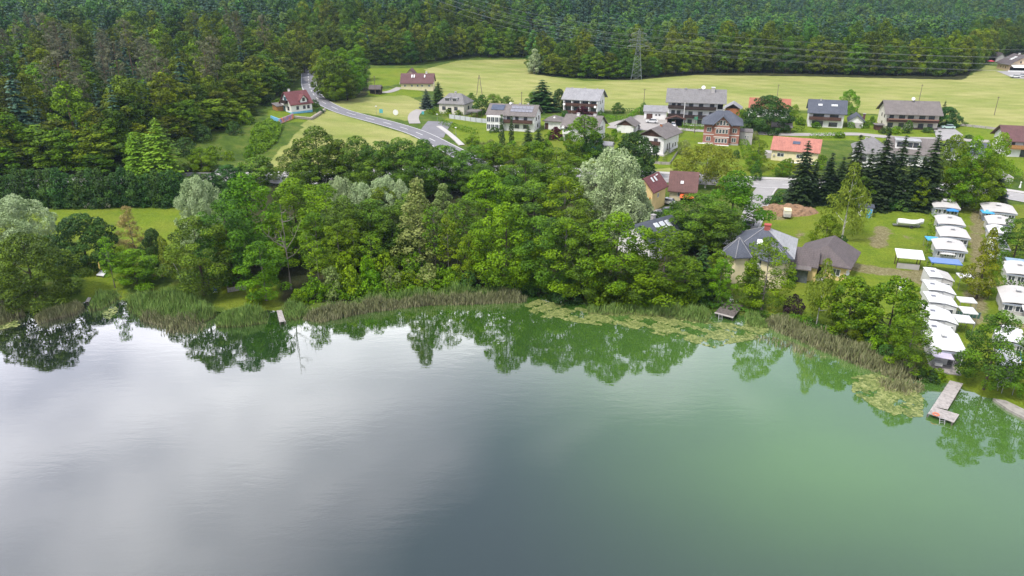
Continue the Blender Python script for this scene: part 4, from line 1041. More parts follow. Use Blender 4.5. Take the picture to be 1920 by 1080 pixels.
for i, p in enumerate(protos):
    io = ng.nodes.new('GeometryNodeObjectInfo'); io.inputs['Object'].default_value = p; io.inputs['As Instance'].default_value = True
    cmp = ng.nodes.new('FunctionNodeCompare'); cmp.data_type = 'INT'; cmp.operation = 'EQUAL'
    ng.links.new(named('INT', 'pick'), cmp.inputs[2]); cmp.inputs[3].default_value = i
    ip = ng.nodes.new('GeometryNodeInstanceOnPoints')
    ng.links.new(gi.outputs[0], ip.inputs['Points']); ng.links.new(cmp.outputs[0], ip.inputs['Selection']); ng.links.new(io.outputs['Geometry'], ip.inputs['Instance'])
    cx = ng.nodes.new('ShaderNodeCombineXYZ'); ng.links.new(named('FLOAT', 'turn'), cx.inputs[2]); ng.links.new(cx.outputs[0], ip.inputs['Rotation'])
    ng.links.new(named('FLOAT', 'size'), ip.inputs['Scale'])
    ng.links.new(ip.outputs[0], join.inputs[0])
ng.links.new(join.outputs[0], go.inputs[0])
far_o.modifiers.new('trees', 'NODES').node_group = ng

# ------------------------------------------------------------------ reeds and lily pads
m, nt, out = new_mat('reed'); t_ = attr(nt, 'tint'); h_ = attr(nt, 'up')
reedc = mixc(nt, h_, mixc(nt, t_, (0.19, 0.145, 0.09), (0.38, 0.31, 0.22)), mixc(nt, t_, (0.15, 0.185, 0.06), (0.34, 0.35, 0.18)))
bsdf(nt, out, reedc, 0.8, spec=0.2); REED = m
m, nt, out = new_mat('green_reed'); t_ = attr(nt, 'tint'); h_ = attr(nt, 'up')
reedc = mixc(nt, h_, mixc(nt, t_, (0.18, 0.15, 0.07), (0.30, 0.27, 0.13)), mixc(nt, t_, (0.12, 0.25, 0.04), (0.27, 0.40, 0.10)))
bsdf(nt, out, reedc, 0.8, spec=0.2); GREED = m
def reeds(px, n, h, mat, label, seed, wid=0.06, z0=-0.1, patchy=0.0):
    rng = np.random.default_rng(seed); P = np.array([plane(u, v, 0.2) for u, v in px]); lo, hi = P.min(0), P.max(0)
    Q = rng.uniform(lo, hi, (n * 6, 2)); Q = Q[in_poly(Q[:, 0], Q[:, 1], P)]
    if patchy: Q = Q[(np.sin(Q[:, 0] * 1.3 + np.cos(Q[:, 1] * .9) * 2) * np.cos(Q[:, 1] * 1.7 + Q[:, 0] * .4) + rng.normal(size=len(Q)) * .6) > patchy - .5]
    ed = _dist_poly(Q[:, 0], Q[:, 1], np.vstack([P, P[:1]])); kp = rng.random(len(Q)) < np.clip(.18 + ed / 1.6, 0, 1); Q, ed = Q[kp][:n], ed[kp][:n]; k = len(Q)
    zb = np.maximum(ground(Q[:, 0], Q[:, 1]), 0) + z0
    hh = h * rng.uniform(0.5, 1.25, k) * (0.85 + 0.3 * np.sin(Q[:, 0] * .8 + np.sin(Q[:, 1])) * np.cos(Q[:, 1] * .7) + .12 * np.sin(Q[:, 0] * 3.1)) * np.clip(.45 + ed / 2.2, .45, 1.05)
    a = rng.uniform(0, 6.28, k); s = np.column_stack([np.cos(a), np.sin(a), 0 * a]) * (wid * rng.uniform(.6, 1.3, k))[:, None]
    B = np.column_stack([Q, zb]); ln = np.column_stack([rng.normal(size=(k, 2)) * .14, np.ones(k)]) * hh[:, None]
    M = B + ln * .55; Tp = B + ln + np.column_stack([rng.normal(size=(k, 2)) * .10 * hh[:, None], np.zeros(k)])
    V = np.stack([B - s * .6, B + s * .6, M + s, Tp, M - s], 1).reshape(-1, 3)
    up = np.tile([0, 0, .92, 1, .92], k)
    me = poly_mesh('reed_bed', V, 5, mat, {'tint': ('FACE', rng.random(k)), 'up': ('POINT', up)})
    return tag(obj('reed_bed', me), label, 'reeds', kind='stuff')
reeds([(-60, 590), (0, 570), (45, 575), (48, 590), (0, 612), (-60, 625)], 2600, 1.6, REED, 'tan green reeds at the left picture edge', 1)
reeds([(62, 592), (150, 565), (160, 575), (140, 588), (70, 606)], 1800, 1.6, REED, 'thin reeds below the wide round tree on the left shore', 2)
reeds([(160, 582), (180, 552), (225, 546), (230, 556), (190, 580)], 1400, 1.5, GREED, 'small green reed patch beside the little plank', 3)
reeds([(232, 575), (262, 560), (330, 552), (400, 572), (408, 590), (380, 604), (320, 606), (262, 596)], 8000, 1.9, GREED, 'largest fresh green reed clump on the left point', 4)
reeds([(262, 585), (390, 594), (375, 606), (318, 612), (264, 602)], 2600, 1.5, REED, 'pale fringe of reeds before the largest green clump', 14)
reeds([(402, 600), (420, 586), (470, 582), (505, 590), (500, 604), (450, 612), (405, 612)], 4600, 1.9, GREED, 'green reed clump left of the small plank jetty', 5)
reeds([(532, 598), (530, 578), (552, 562), (580, 575), (580, 592), (548, 600)], 1500, 1.7, GREED, 'narrow green reeds just right of the small jetty', 6)
reeds([(566, 598), (600, 580), (700, 568), (800, 560), (880, 556), (960, 552), (990, 556), (985, 566), (900, 570), (800, 572), (690, 585), (600, 604)], 9000, 1.8, REED, 'long tan reed bed below the middle of the wood', 7)
reeds([(560, 585), (700, 560), (860, 545), (960, 545), (950, 556), (800, 562), (640, 578)], 5200, 1.9, GREED, 'green reeds behind the long tan reed bed', 8)
reeds([(1100, 576), (1250, 572), (1336, 584), (1334, 606), (1230, 592), (1100, 588)], 5200, 1.6, GREED, 'thin green reeds between lily pads and bank left of the deck', 9, patchy=.3)
reeds([(1396, 590), (1430, 590), (1440, 614), (1400, 612)], 1300, 1.6, GREED, 'thin green reeds between bathing deck and tan reed bed', 19, patchy=.2)
reeds([(1420, 602), (1450, 592), (1520, 610), (1600, 640), (1680, 672), (1720, 690), (1730, 712), (1690, 716), (1620, 690), (1540, 658), (1470, 628)], 6500, 1.6, REED, 'broad tan reed bed below the two round maples', 10)
reeds([(1400, 630), (1470, 630), (1560, 670), (1520, 672), (1450, 648)], 260, 1.2, REED, 'sparse reed stalks standing in open water', 11, patchy=.2)
reeds([(1640, 706), (1730, 716), (1745, 735), (1700, 740), (1650, 730)], 500, 1.2, REED, 'sparse reed stalks left of the plank jetty', 12)
reeds([(260, 600), (400, 606), (370, 628), (300, 626)], 380, 0.9, REED, 'sparse stalks in open water before the green clump', 13)
m, nt, out = new_mat('lily_pad'); t_ = attr(nt, 'tint')
bsdf(nt, out, ramp(nt, t_, [(0.0, (0.065, 0.105, 0.024)), (0.5, (0.17, 0.21, 0.055)), (1.0, (0.34, 0.36, 0.14))]), 0.45, spec=0.4); PAD = m
def pads(px, n, label, seed, thr=0.0, size=0.24):
    rng = np.random.default_rng(seed); P = np.array([plane(u, v, 0.0) for u, v in px]); lo, hi = P.min(0), P.max(0)
    Q = rng.uniform(lo, hi, (n * 10, 2)); Q = Q[in_poly(Q[:, 0], Q[:, 1], P)]
    f = np.sin(Q[:, 0] * .9 + 1.7 * np.sin(Q[:, 1] * .5)) * np.sin(Q[:, 1] * 1.1 + 1.3 * np.cos(Q[:, 0] * .4)) + .5 * np.sin(Q[:, 0] * 2.7) * np.sin(Q[:, 1] * 3.1)
    Q = Q[f + rng.normal(size=len(Q)) * .28 > thr][:n]; k = len(Q)
    r = size * rng.uniform(.55, 1.3, k); a0 = rng.uniform(0, 6.28, k); zz = 0.012 + rng.uniform(0, .03, k)
    ang = a0[:, None] + np.linspace(0.25, 6.03, 7)[None]
    X = np.concatenate([Q[:, None, 0] + r[:, None] * np.cos(ang), Q[:, None, 0]], 1); Y = np.concatenate([Q[:, None, 1] + r[:, None] * np.sin(ang), Q[:, None, 1]], 1)
    Z = zz[:, None] + rng.normal(size=(k, 8)) * 0.008
    me = poly_mesh('lily_pads', np.stack([X, Y, Z], -1).reshape(-1, 3), 8, PAD, {'tint': ('FACE', rng.random(k))})
    return tag(obj('lily_pads', me), label, 'lily pads', kind='stuff')
pads([(984, 572), (1010, 562), (1100, 580), (1230, 590), (1340, 604), (1440, 612), (1440, 632), (1380, 642), (1270, 634), (1180, 616), (1080, 604), (1000, 592)], 8500, 'large field of olive green lily pads in front of the shore trees', 1, 0.10, .2)
pads([(1250, 612), (1345, 610), (1385, 640), (1340, 652), (1290, 640)], 1100, 'dense lily pads beside the deck with the ladder', 2, 0.4, .2)
pads([(1598, 708), (1640, 700), (1700, 722), (1730, 745), (1728, 780), (1690, 784), (1640, 762), (1600, 736)], 3200, 'lily pads floating left of the plank jetty', 3, -0.3, .21)
pads([(185, 590), (212, 574), (224, 578), (205, 600)], 120, 'few lily pads in the small cove on the left', 4, -0.2, .2)
pads([(-40, 600), (30, 592), (36, 612), (-40, 625)], 260, 'dull lily pads at the left picture edge', 5, -0.3, .2)
# ------------------------------------------------------------------ houses
WHITE = paint('white_render', (0.80, 0.79, 0.78), 0.85, 0.06, 0.5, dirt=(0.58, 0.56, 0.53)); CREAM = paint('cream_render', (0.72, 0.62, 0.42), 0.85, 0.08, 0.5)
YELLOW = paint('yellow_render', (0.70, 0.53, 0.24), 0.85, 0.08, 0.6); PALEYEL = paint('pale_yellow_render', (0.74, 0.66, 0.42), 0.85, 0.08, 0.6)
IVORY = paint('ivory_render', (0.68, 0.64, 0.55), 0.85, 0.08, 0.6); GREYREN = paint('grey_render', (0.42, 0.40, 0.39), 0.85, 0.12, 0.6); SAND = paint('sand_render', (0.62, 0.47, 0.33), 0.85, 0.1, 0.6)
ORANGE = paint('orange_render', (0.42, 0.16, 0.07), 0.85, 0.1, 0.6)
BROWNW = paint('brown_wood', (0.095, 0.045, 0.033), 0.8, 0.3, 3); DARKW = paint('dark_wood', (0.040, 0.026, 0.022), 0.8, 0.3, 3); HONEYW = paint('honey_wood', (0.40, 0.20, 0.075), 0.75, 0.25, 3)
GREYW = paint('weathered_wood', (0.40, 0.365, 0.345), 0.9, 0.25, 3); OLDW = paint('old_dark_planks', (0.135, 0.115, 0.105), 0.9, 0.3, 3); REDW = paint('red_brown_planks', (0.25, 0.12, 0.075), 0.9, 0.25, 3)
WFRAME = paint('white_frame', (0.78, 0.78, 0.77), 0.5, 0.05, 2); BFRAME = paint('brown_frame', (0.07, 0.045, 0.035), 0.6, 0.2, 2)
m, nt, out = new_mat('window_glass')
bsdf(nt, out, ramp(nt, noise(nt, 0.7, 2), [(0.35, (0.03, 0.036, 0.045)), (0.65, (0.12, 0.135, 0.155))]), 0.08, spec=0.6); GLASS = m
R_GREY = roofing('grey_roof', (0.235, 0.225, 0.225), moss=(0.13, 0.12, 0.09)); R_LIGHT = roofing('light_grey_roof', (0.34, 0.335, 0.35)); R_TAUPE = roofing('taupe_roof', (0.20, 0.175, 0.165), moss=(0.10, 0.085, 0.065))
R_SLATE = roofing('slate_roof', (0.095, 0.105, 0.135), 0.3); R_RED = roofing('red_roof', (0.185, 0.060, 0.062)); R_MAROON = roofing('maroon_roof', (0.150, 0.070, 0.070)); R_SALMON = roofing('salmon_roof', (0.50, 0.20, 0.15))
R_BROWN = roofing('brown_roof', (0.130, 0.105, 0.105), moss=(0.09, 0.08, 0.06)); R_TERRA = roofing('terracotta_roof', (0.42, 0.15, 0.09)); R_TILE = roofing('red_brown_roof', (0.155, 0.075, 0.066)); R_METAL = roofing('pale_metal_roof', (0.40, 0.40, 0.41), 0.9, 0.1, 0.5)
SOLAR = paint('solar_glass', (0.09, 0.105, 0.15), 0.12, 0.2, 1.0, spec=0.8); SOLARP = paint('pale_solar_glass', (0.26, 0.255, 0.29), 0.15, 0.2, 1.0, spec=0.8)
m, nt, out = new_mat('red_brick')
t_ = nd(nt, 'ShaderNodeTexCoord'); bt = nd(nt, 'ShaderNodeTexBrick'); bt.inputs['Scale'].default_value = 1.0
bt.inputs['Brick Width'].default_value = 0.38; bt.inputs['Row Height'].default_value = 0.2; bt.inputs['Mortar Size'].default_value = 0.014
bt.inputs['Color1'].default_value = (0.37, 0.165, 0.125, 1); bt.inputs['Color2'].default_value = (0.30, 0.12, 0.095, 1); bt.inputs['Mortar'].default_value = (0.42, 0.27, 0.22, 1)
mp = nd(nt, 'ShaderNodeMapping'); mp.inputs['Rotation'].default_value = (math.radians(90), 0, 0); nt.links.new(t_.outputs['Object'], mp.inputs[0]); nt.links.new(mp.outputs[0], bt.inputs['Vector'])
bsdf(nt, out, mixc(nt, 0.3, bt.outputs['Color'], ramp(nt, noise(nt, 0.8, 4), [(0.3, (0.30, 0.09, 0.06)), (0.7, (0.44, 0.20, 0.15))])), 0.9, bump=bt.outputs['Fac'], bstr=0.3); BRICK = m
_win = {}
def win_mesh(w, h, fm, mull):
    k = (round(w, 2), round(h, 2), fm.name, mull)
    if k not in _win:
        t = 0.09; a = MB()
        a.box(-w / 2, w / 2, -0.07, 0.02, 0, t); a.box(-w / 2, w / 2, -0.07, 0.02, h - t, h)
        a.box(-w / 2, -w / 2 + t, -0.068, 0.02, t, h - t); a.box(w / 2 - t, w / 2, -0.068, 0.02, t, h - t)
        for i in range(mull):
            x = -w / 2 + w * (i + 1) / (mull + 1); a.box(x - 0.04, x + 0.04, -0.066, 0.02, t, h - t)
        b = MB(); b.box(-w / 2 + t * .9, w / 2 - t * .9, -0.035, 0.015, t * .9, h - t * .9)
        _win[k] = (a.mesh('window', fm), b.mesh('pane', GLASS))
    return _win[k]
class House:
    def __init__(s, name, label, px, ur, yaw, d, h, roof='x', rise=2.5, wall=WHITE, roofm=R_GREY, ov=0.8, og=0.6, cat='house', w=None, drop=1.6, hipin=None, zoff=0.0, gablem=None, th=0.2, group=None, apex=None):
        p = at(*px); ps = math.radians(yaw); s.yaw = ps; s.apex = apex
        if w is None:
            zc0 = depth_of(p); k = (ur - 960) / FOC
            w = (k * zc0 - p.x) / (math.cos(ps) - k * math.sin(ps) * CT)
        s.w, s.d, s.h, s.rise, s.roof, s.ov, s.og, s.th = w, d, h, rise, roof, ov, og, th
        s.root = empty(name, (p.x, p.y, p.z + zoff), ps); tag(s.root, label, cat, group)
        s.body(0, w, 0, d, h, roof, rise, wall, roofm, ov, og, drop, hipin, gablem, th)
    def body(s, x0, x1, y0, y1, h, roof, rise, wall, roofm, ov=0.6, og=0.5, drop=1.6, hipin=None, gablem=None, th=0.2, z0=None, apex=None):
        R = s.root; w, d = x1 - x0, y1 - y0; zb = -drop if z0 is None else z0
        if roof == 'x':
            MB().prism([(y0, zb), (y1, zb), (y1, h), (y0 + d / 2, h + rise), (y0, h)], x0, x1, 'x').build('wall', wall, R)
            sl = rise / (d / 2); e = h - ov * sl + 0.03; r = h + rise + 0.03
            s.rf = MB().prism([(y0 - ov, e), (y0 + d / 2, r), (y1 + ov, e), (y1 + ov, e + th), (y0 + d / 2, r + th), (y0 - ov, e + th)], x0 - og, x1 + og, 'x').build('roof', roofm, R)
        elif roof == 'y':
            MB().prism([(x0, zb), (x1, zb), (x1, h), (x0 + w / 2, h + rise), (x0, h)], y0, y1, 'y').build('wall', wall, R)
            sl = rise / (w / 2); e = h - ov * sl + 0.03; r = h + rise + 0.03
            s.rf = MB().prism([(x0 - ov, e), (x0 + w / 2, r), (x1 + ov, e), (x1 + ov, e + th), (x0 + w / 2, r + th), (x0 - ov, e + th)], y0 - og, y1 + og, 'y').build('roof', roofm, R)
            if gablem: MB().prism([(x0 + .05, h), (x1 - .05, h), (x0 + w / 2, h + rise - .05)], y0 - 0.06, y0 - 0.01, 'y').build('gable_cladding', gablem, R)
        elif roof == 'hip':
            MB().box(x0, x1, y0, y1, zb, h).build('wall', wall, R)
            a0, a1, b0, b1 = x0 - ov, x1 + ov, y0 - ov, y1 + ov; hi = (d / 2 + ov) * (0.98 if hipin is None else hipin)
            m_ = MB(); rx0, rx1 = min(a0 + hi, (a0 + a1) / 2 - .05), max(a1 - hi, (a0 + a1) / 2 + .05)
            if s.apex: rx0, rx1 = w * s.apex - .05, w * s.apex + .05
            yc = (b0 + b1) / 2; e = h + 0.01
            m_.add([(a0, b0, e), (a1, b0, e), (a1, b1, e), (a0, b1, e), (a0, b0, e + th), (a1, b0, e + th), (a1, b1, e + th), (a0, b1, e + th), (rx0, yc, e + th + rise), (rx1, yc, e + th + rise)],
                   [(0, 3, 2, 1), (0, 1, 5, 4), (1, 2, 6, 5), (2, 3, 7, 6), (3, 0, 4, 7), (4, 5, 9, 8), (5, 6, 9), (6, 7, 8, 9), (7, 4, 8)])
            s.rf = m_.build('roof', roofm, R)
        elif roof == 'hipy':
            MB().box(x0, x1, y0, y1, zb, h).build('wall', wall, R)
            a0, a1, b0, b1 = x0 - ov, x1 + ov, y0 - ov, y1 + og; e = h + .01; xc = (x0 + x1) / 2; yr = b0 + w * (.45 if hipin is None else hipin)
            s.rf = MB().add([(a0, b0, e), (a1, b0, e), (a1, b1, e), (a0, b1, e), (a0, b0, e + th), (a1, b0, e + th), (a1, b1, e + th), (a0, b1, e + th), (xc, yr, e + th + rise), (xc, b1, e + th + rise)],
                   [(0, 3, 2, 1), (0, 1, 5, 4), (1, 2, 6, 5), (2, 3, 7, 6), (3, 0, 4, 7), (4, 5, 8), (5, 6, 9, 8), (6, 7, 9), (7, 4, 8, 9)]).build('roof', roofm, R)
        elif roof == 'flat':
            MB().box(x0, x1, y0, y1, zb, h).build('wall', wall, R)
            s.rf = MB().box(x0 - ov, x1 + ov, y0 - ov, y1 + ov, h + .01, h + .01 + th).build('roof', roofm, R)
        elif roof == 'mono':
            MB().prism([(y0, zb), (y1, zb), (y1, h + rise), (y0, h)], x0, x1, 'x').build('wall', wall, R)
            sl = rise / d
            s.rf = MB().prism([(y0 - ov, h - ov * sl + .03), (y1 + ov, h + rise + ov * sl + .03), (y1 + ov, h + rise + ov * sl + .03 + th), (y0 - ov, h - ov * sl + .03 + th)], x0 - og, x1 + og, 'x').build('roof', roofm, R)
    def win(s, face, pos, z, w=1.1, h=1.25, fm=WFRAME, mull=1, off=0.0, name='window', sill=False, x=None):
        a, b = win_mesh(w, h, fm, mull)
        loc, rot = {'F': ((pos, off, z), 0), 'L': ((0 if x is None else x, pos, z), -math.pi / 2), 'R': ((s.w if x is None else x, pos, z), math.pi / 2)}[face]
        o = obj(name, a, s.root, loc, (0, 0, rot)); obj('pane', b, o)
        return o
    def wins(s, face, xs, z, **k):
        for x in xs: s.win(face, x, z, **k)
    def balcony(s, x0, x1, z, dep=1.2, mat=BROWNW, y0=0.0, slab=None, rail=0.95, face='F'):
        b = MB(); r = MB()
        b.box(x0, x1, y0 - dep, y0 - 0.003, z - 0.16, z)
        r.box(x0, x1, y0 - dep - 0.05, y0 - dep + 0.03, z + 0.1, z + rail); r.box(x0 - 0.03, x0 + 0.05, y0 - dep + .035, y0 - 0.004, z + 0.1, z + rail); r.box(x1 - 0.05, x1 + 0.03, y0 - dep + .035, y0 - 0.004, z + 0.1, z + rail)
        r.box(x0 - .06, x1 + .06, y0 - dep - .09, y0 - dep + .06, z + rail + .002, z + rail + .08)
        n = max(2, int((x1 - x0) / 2.5))
        for i in range(n + 1):
            x = x0 + .04 + (x1 - x0 - .08) * i / n; r.box(x - .05, x + .05, y0 - dep + .035, y0 - dep + .1, z - .15, z + rail)
        kw = {}
        if face == 'L': kw = dict(loc=(0, 0, 0), rot=(0, 0, -math.pi / 2))
        o = b.build('balcony', slab or mat, s.root, **kw); r.build('railing', mat, o)
        return o
    def chimney(s, x, y, z, w=0.6, h=1.2, mat=WHITE, cap=GREYREN):
        o = MB().box(x - w / 2, x + w / 2, y - w / 2, y + w / 2, z - 1.2, z + h).build('chimney', mat, s.rf)
        MB().box(x - w / 2 - .1, x + w / 2 + .1, y - w / 2 - .1, y + w / 2 + .1, z + h + .002, z + h + .12).build('chimney_cap', cap, s.rf)
    def slope_box(s, name, x, t, w, l, mat, lift=0.05, th=0.07, side='front', parent=None):
        """a flat box lying on the roof slope: x along the ridge, t from eave 0 to ridge 1"""
        half = (s.d if s.roof == 'x' else s.w) / 2; ang = math.atan2(s.rise, half)
        run, z = t * half, s.h + s.rise * t + 0.03 + s.th / math.cos(ang) + lift
        b = MB().box(-w / 2, w / 2, -l / 2, l / 2, 0, th)
        if s.roof == 'x': loc, rot = (x, run, z), (ang, 0, 0)
        else: loc, rot = ((s.w - run, x, z), (ang, 0, math.pi / 2)) if side == 'right' else ((run, x, z), (ang, 0, -math.pi / 2))
        return b.build(name, mat, parent or s.rf, loc, rot)
    def skylight(s, x, t, w=0.8, l=1.1, side='front'):
        o = s.slope_box('skylight', x, t, w, l, WFRAME, 0.02, 0.1, side); o2 = s.slope_box('skylight_glass', x, t, w - .2, l - .2, SKYG, 0.05, 0.09, side)
    def part(s, name, mat, x0, x1, y0, y1, z0, z1, parent=None): return MB().box(x0, x1, y0, y1, z0, z1).build(name, mat, parent or s.root)
    def dish(s, x, y, z, r=0.42, yaw=0.0, parent=None):
        m_ = MB(); n = 10
        vs = [(0, 0.12, 0)] + [(r * math.cos(6.283 * i / n), -0.02, r * math.sin(6.283 * i / n)) for i in range(n)] + [(0, 0.16, 0)] + [(r * math.cos(6.283 * i / n), 0.02, r * math.sin(6.283 * i / n)) for i in range(n)]
        fs = [(0, 1 + (i + 1) % n, 1 + i) for i in range(n)] + [(n + 1, n + 2 + i, n + 2 + (i + 1) % n) for i in range(n)] + [(1 + i, 1 + (i + 1) % n, n + 2 + (i + 1) % n, n + 2 + i) for i in range(n)]
        m_.add(vs, fs); m_.tube((0, .14, 0), (0, .3, -.5), .03); o = m_.build('satellite_dish', WFRAME, parent or s.rf, (x, y, z), (-0.4, 0, yaw)); return o
SKYG = paint('skylight_glass', (0.55, 0.58, 0.62), 0.15, 0.1, 1, spec=0.7)

# 1  white house with the red roof on the slope, blue base
H = House('slope_house', 'white house with red roof and blue painted base on the left slope', (547.5, 213.5), 586, 46, 7.2, 3.3, 'x', 3.7, WHITE, R_RED, 0.5, 0.5)
w = H.w
BLUE = paint('blue_base_paint', (0.18, 0.47, 0.70), 0.8, 0.15, 1)
H.part('painted_base', BLUE, -0.03, w + .03, -0.04, -0.005, -1, 0.55); H.part('painted_base', BLUE, -0.04, -0.005, 0.0, 7.2, -1, 0.45)
H.wins('F', [w * .3, w * .62, w * .82], 1.2, w=1.0, h=1.2, fm=BFRAME)
H.win('L', 2.0, 1.0, 1.3, 1.3, BFRAME); H.win('L', 4.6, 0.2, 1.0, 2.0, paint('turquoise_frame', (0.12, 0.38, 0.42), 0.6), name='door'); H.win('L', 3.5, 3.6, 1.8, 2.0, MATS['turquoise_frame'], 2)
H.balcony(-5.2, -1.9, 3.5, 1.0, DARKW, face='L')
H.chimney(2.0, 3.9, 7.0, 0.6, .9)
dx = w * .62     # gabled dormer
MB().prism([(dx - 1.3, 2.6), (dx + 1.3, 2.6), (dx + 1.3, 4.6), (dx, 6.0), (dx - 1.3, 4.6)], -0.02, 3.0, 'y').build('dormer', WHITE, H.root)
MB().prism([(dx - 1.75, 4.15), (dx, 6.03), (dx + 1.75, 4.15), (dx + 1.75, 4.33), (dx, 6.22), (dx - 1.75, 4.33)], -0.5, 3.2, 'y').build('dormer_roof', R_RED, H.root)
H.win('F', dx, 3.9, 1.0, 1.2, BFRAME, off=-0.03)
H.body(-2.6, -0.3, 5.2, 8.4, 2.2, 'mono', 0.7, HONEYW, R_TAUPE, .3, .3)       # garage lean-to
# 2  yellow farmhouse
H = House('farmhouse', 'long yellow farmhouse with dark red roof at the edge of the hay field', (752.5, 167), 812, 0, 9, 2.7, 'x', 3.4, PALEYEL, R_MAROON, 0.6, 0.5)
w = H.w; H.wins('F', [w * .12, w * .34, w * .52, w * .66, w * .88], 1.0, w=.8, h=.9, fm=WFRAME, mull=0)
for xx in (w * .33, w * .40): H.slope_box('roof_hatch', xx, .62, .5, 1.8, WFRAME, 0.03, .25)
H.slope_box('roof_hatch', w * .73, .62, .5, 1.6, WFRAME, .03, .25)
for xx in (-.52, w + .42): H.part('verge_board', WFRAME, xx, xx + .1, -0.62, -0.5, 2.0, 2.9)
H.body(-.5, 6.5, 9.1, 17, 3.4, 'y', 4.0, PALEYEL, R_MAROON, .6, .5)
H.chimney(11, 4.6, 6.0, .7, .9)
# 3  dark wooden hut by the farm drive
H = House('wooden_hut', 'small dark wooden hut with open front beside the farm drive', (693.5, 175.5), 713, -3, 4, 1.9, 'x', 1.2, DARKW, R_BROWN, .5, .4, 'hut')
H.part('opening', paint('opening_and_shade_black', (0.012, 0.011, 0.010), 0.95), .7, H.w - .7, -.04, -.005, 0, 1.5)  # near-black colour for openings, also painted-in shade under porch and awnings
# 4  hip roofed house with two dormers, carport
H = House('hip_roof_house', 'ivory house with grey hipped roof and two white dormers', (823.5, 212), 870, -19, 9, 3.5, 'hip', 3.3, IVORY, R_GREY, .5, .5, hipin=.62)
w = H.w
for xx in (w * .30, w * .60):
    H.part('dormer', WFRAME, xx - .95, xx + .95, .9, 3.5, 4.0, 5.6); H.win('F', xx, 4.5, 1.6, .9, BFRAME, 1, .89); H.part('dormer_roof', R_LIGHT, xx - 1.15, xx + 1.15, .6, 4.0, 5.602, 5.75)
H.wins('F', [w * .2, w * .68], 1.3, w=1.4, h=1.3, fm=BFRAME); H.win('R', 4.5, 1.3, 1.2, 1.3, BFRAME); H.chimney(w * .5, 4.5, 6.5, .6, 1.0, GREYREN)
H.part('entrance', MATS['opening_and_shade_black'], w * .36, w * .5, -.05, -.006, .2, 2.2)
C = House('carport', 'flat brown carport beside the hip roofed house', (874, 221), 895, -19, 5, .01, 'flat', 0, GREYREN, R_TAUPE, .0, cat='carport', zoff=2.3, drop=.1)
for x in (.2, C.w - .3):
    for y in (.2, 4.7): C.part('post', BROWNW, x, x + .14, y, y + .14, -3.6, -.1)
# 5  white house with solar panels and glazed front
H = House('solar_house', 'white house with brown balcony, solar panels and glazed front', (915, 243), 1001, -16, 9.2, 5.3, 'x', 2.7, WHITE, R_TAUPE, .7, .7)
w = H.w; xg = w * .36
H.part('glazed_porch', WHITE, .05, xg, -1.6, -0.003, -1.4, 5.0)
for zz in (.5, 2.9):
    for i in range(4): H.win('F', .05 + xg * (i + .5) / 4, zz, xg / 4 - .12, 1.7, WFRAME, 1, -1.6)
H.wins('F', [xg + 1.5, xg + 4.4, xg + 7.4], 3.3, w=1.2, h=1.5, fm=BFRAME); H.wins('F', [xg + 4.4, xg + 7.4], .9, w=1.6, h=1.3, fm=BFRAME)
H.balcony(xg + .1, w - .6, 2.9, 1.2, BROWNW); H.wins('R', [3, 6.5], 3.2, fm=BFRAME); H.win('R', 5, .8, fm=BFRAME)
H.slope_box('solar_collector', 2.9, .58, 4.6, 2.7, SOLAR, .06, .1)
for i in range(6):
    for j in range(2): H.slope_box('solar_panel', xg + 2.4 + i * 1.28, .36 + j * .31, 1.2, 1.45, SOLARP, .06, .06)
for xx, yy in ((w * .45, 4.8), (w * .62, 4.8), (w * .8, 4.8)): H.chimney(xx, yy, 7.9, .45, .55, WFRAME)
H.dish(w * .42, 4.2, 8.5)
# 6  small annex
H = House('white_annex', 'small white outbuilding with grey hipped roof beside the solar house', (1021, 242), 1050, -18, 6.5, 2.7, 'hip', 1.5, WHITE, R_TAUPE, .7, cat='outbuilding')
H.part('door', BROWNW, .15, 1.3, -.06, -.005, 0, 2.1); H.win('R', 3, 1.2, .6, .7, BFRAME, 0); H.dish(3, 1.4, 3.9, .35)
# 7  chalet with two storeys of balconies
H = House('chalet', 'white chalet with two dark brown balcony storeys and pale grey roof', (1057.5, 212), 1121, -21, 9.5, 6.0, 'x', 2.7, WHITE, R_LIGHT, 1.5, .9)
w = H.w
for zz in (0.35, 3.1):
    for i in range(4): H.win('F', w * (i + .5) / 4, zz + .1, w / 4 - 1.2, 2.2, BFRAME, 1)
    H.balcony(.15, w - .15, zz + .02, 1.3, BROWNW)
for i in range(5): H.part('pillar', WHITE, w * i / 4 - .2 + (.2 if i == 0 else 0) - (.2 if i == 4 else 0), w * i / 4 + .2 + (.2 if i == 0 else 0) - (.2 if i == 4 else 0), -1.25, -.01, 0.05 if False else -1.2, 5.35)
H.wins('R', [3.2, 6.2], 3.6, w=.7, h=1.1, fm=BFRAME, mull=0); H.win('R', 5, .9, .7, 1.1, BFRAME, 0)
for i, xx in enumerate((w * .12, w * .5, w * .86)): H.chimney(xx, 4.9, 8.5, .4, .5, GREYREN)
H.dish(0.4, -1.5, 3.6, .5); H.dish(w - .8, -1.5, 3.2, .5)
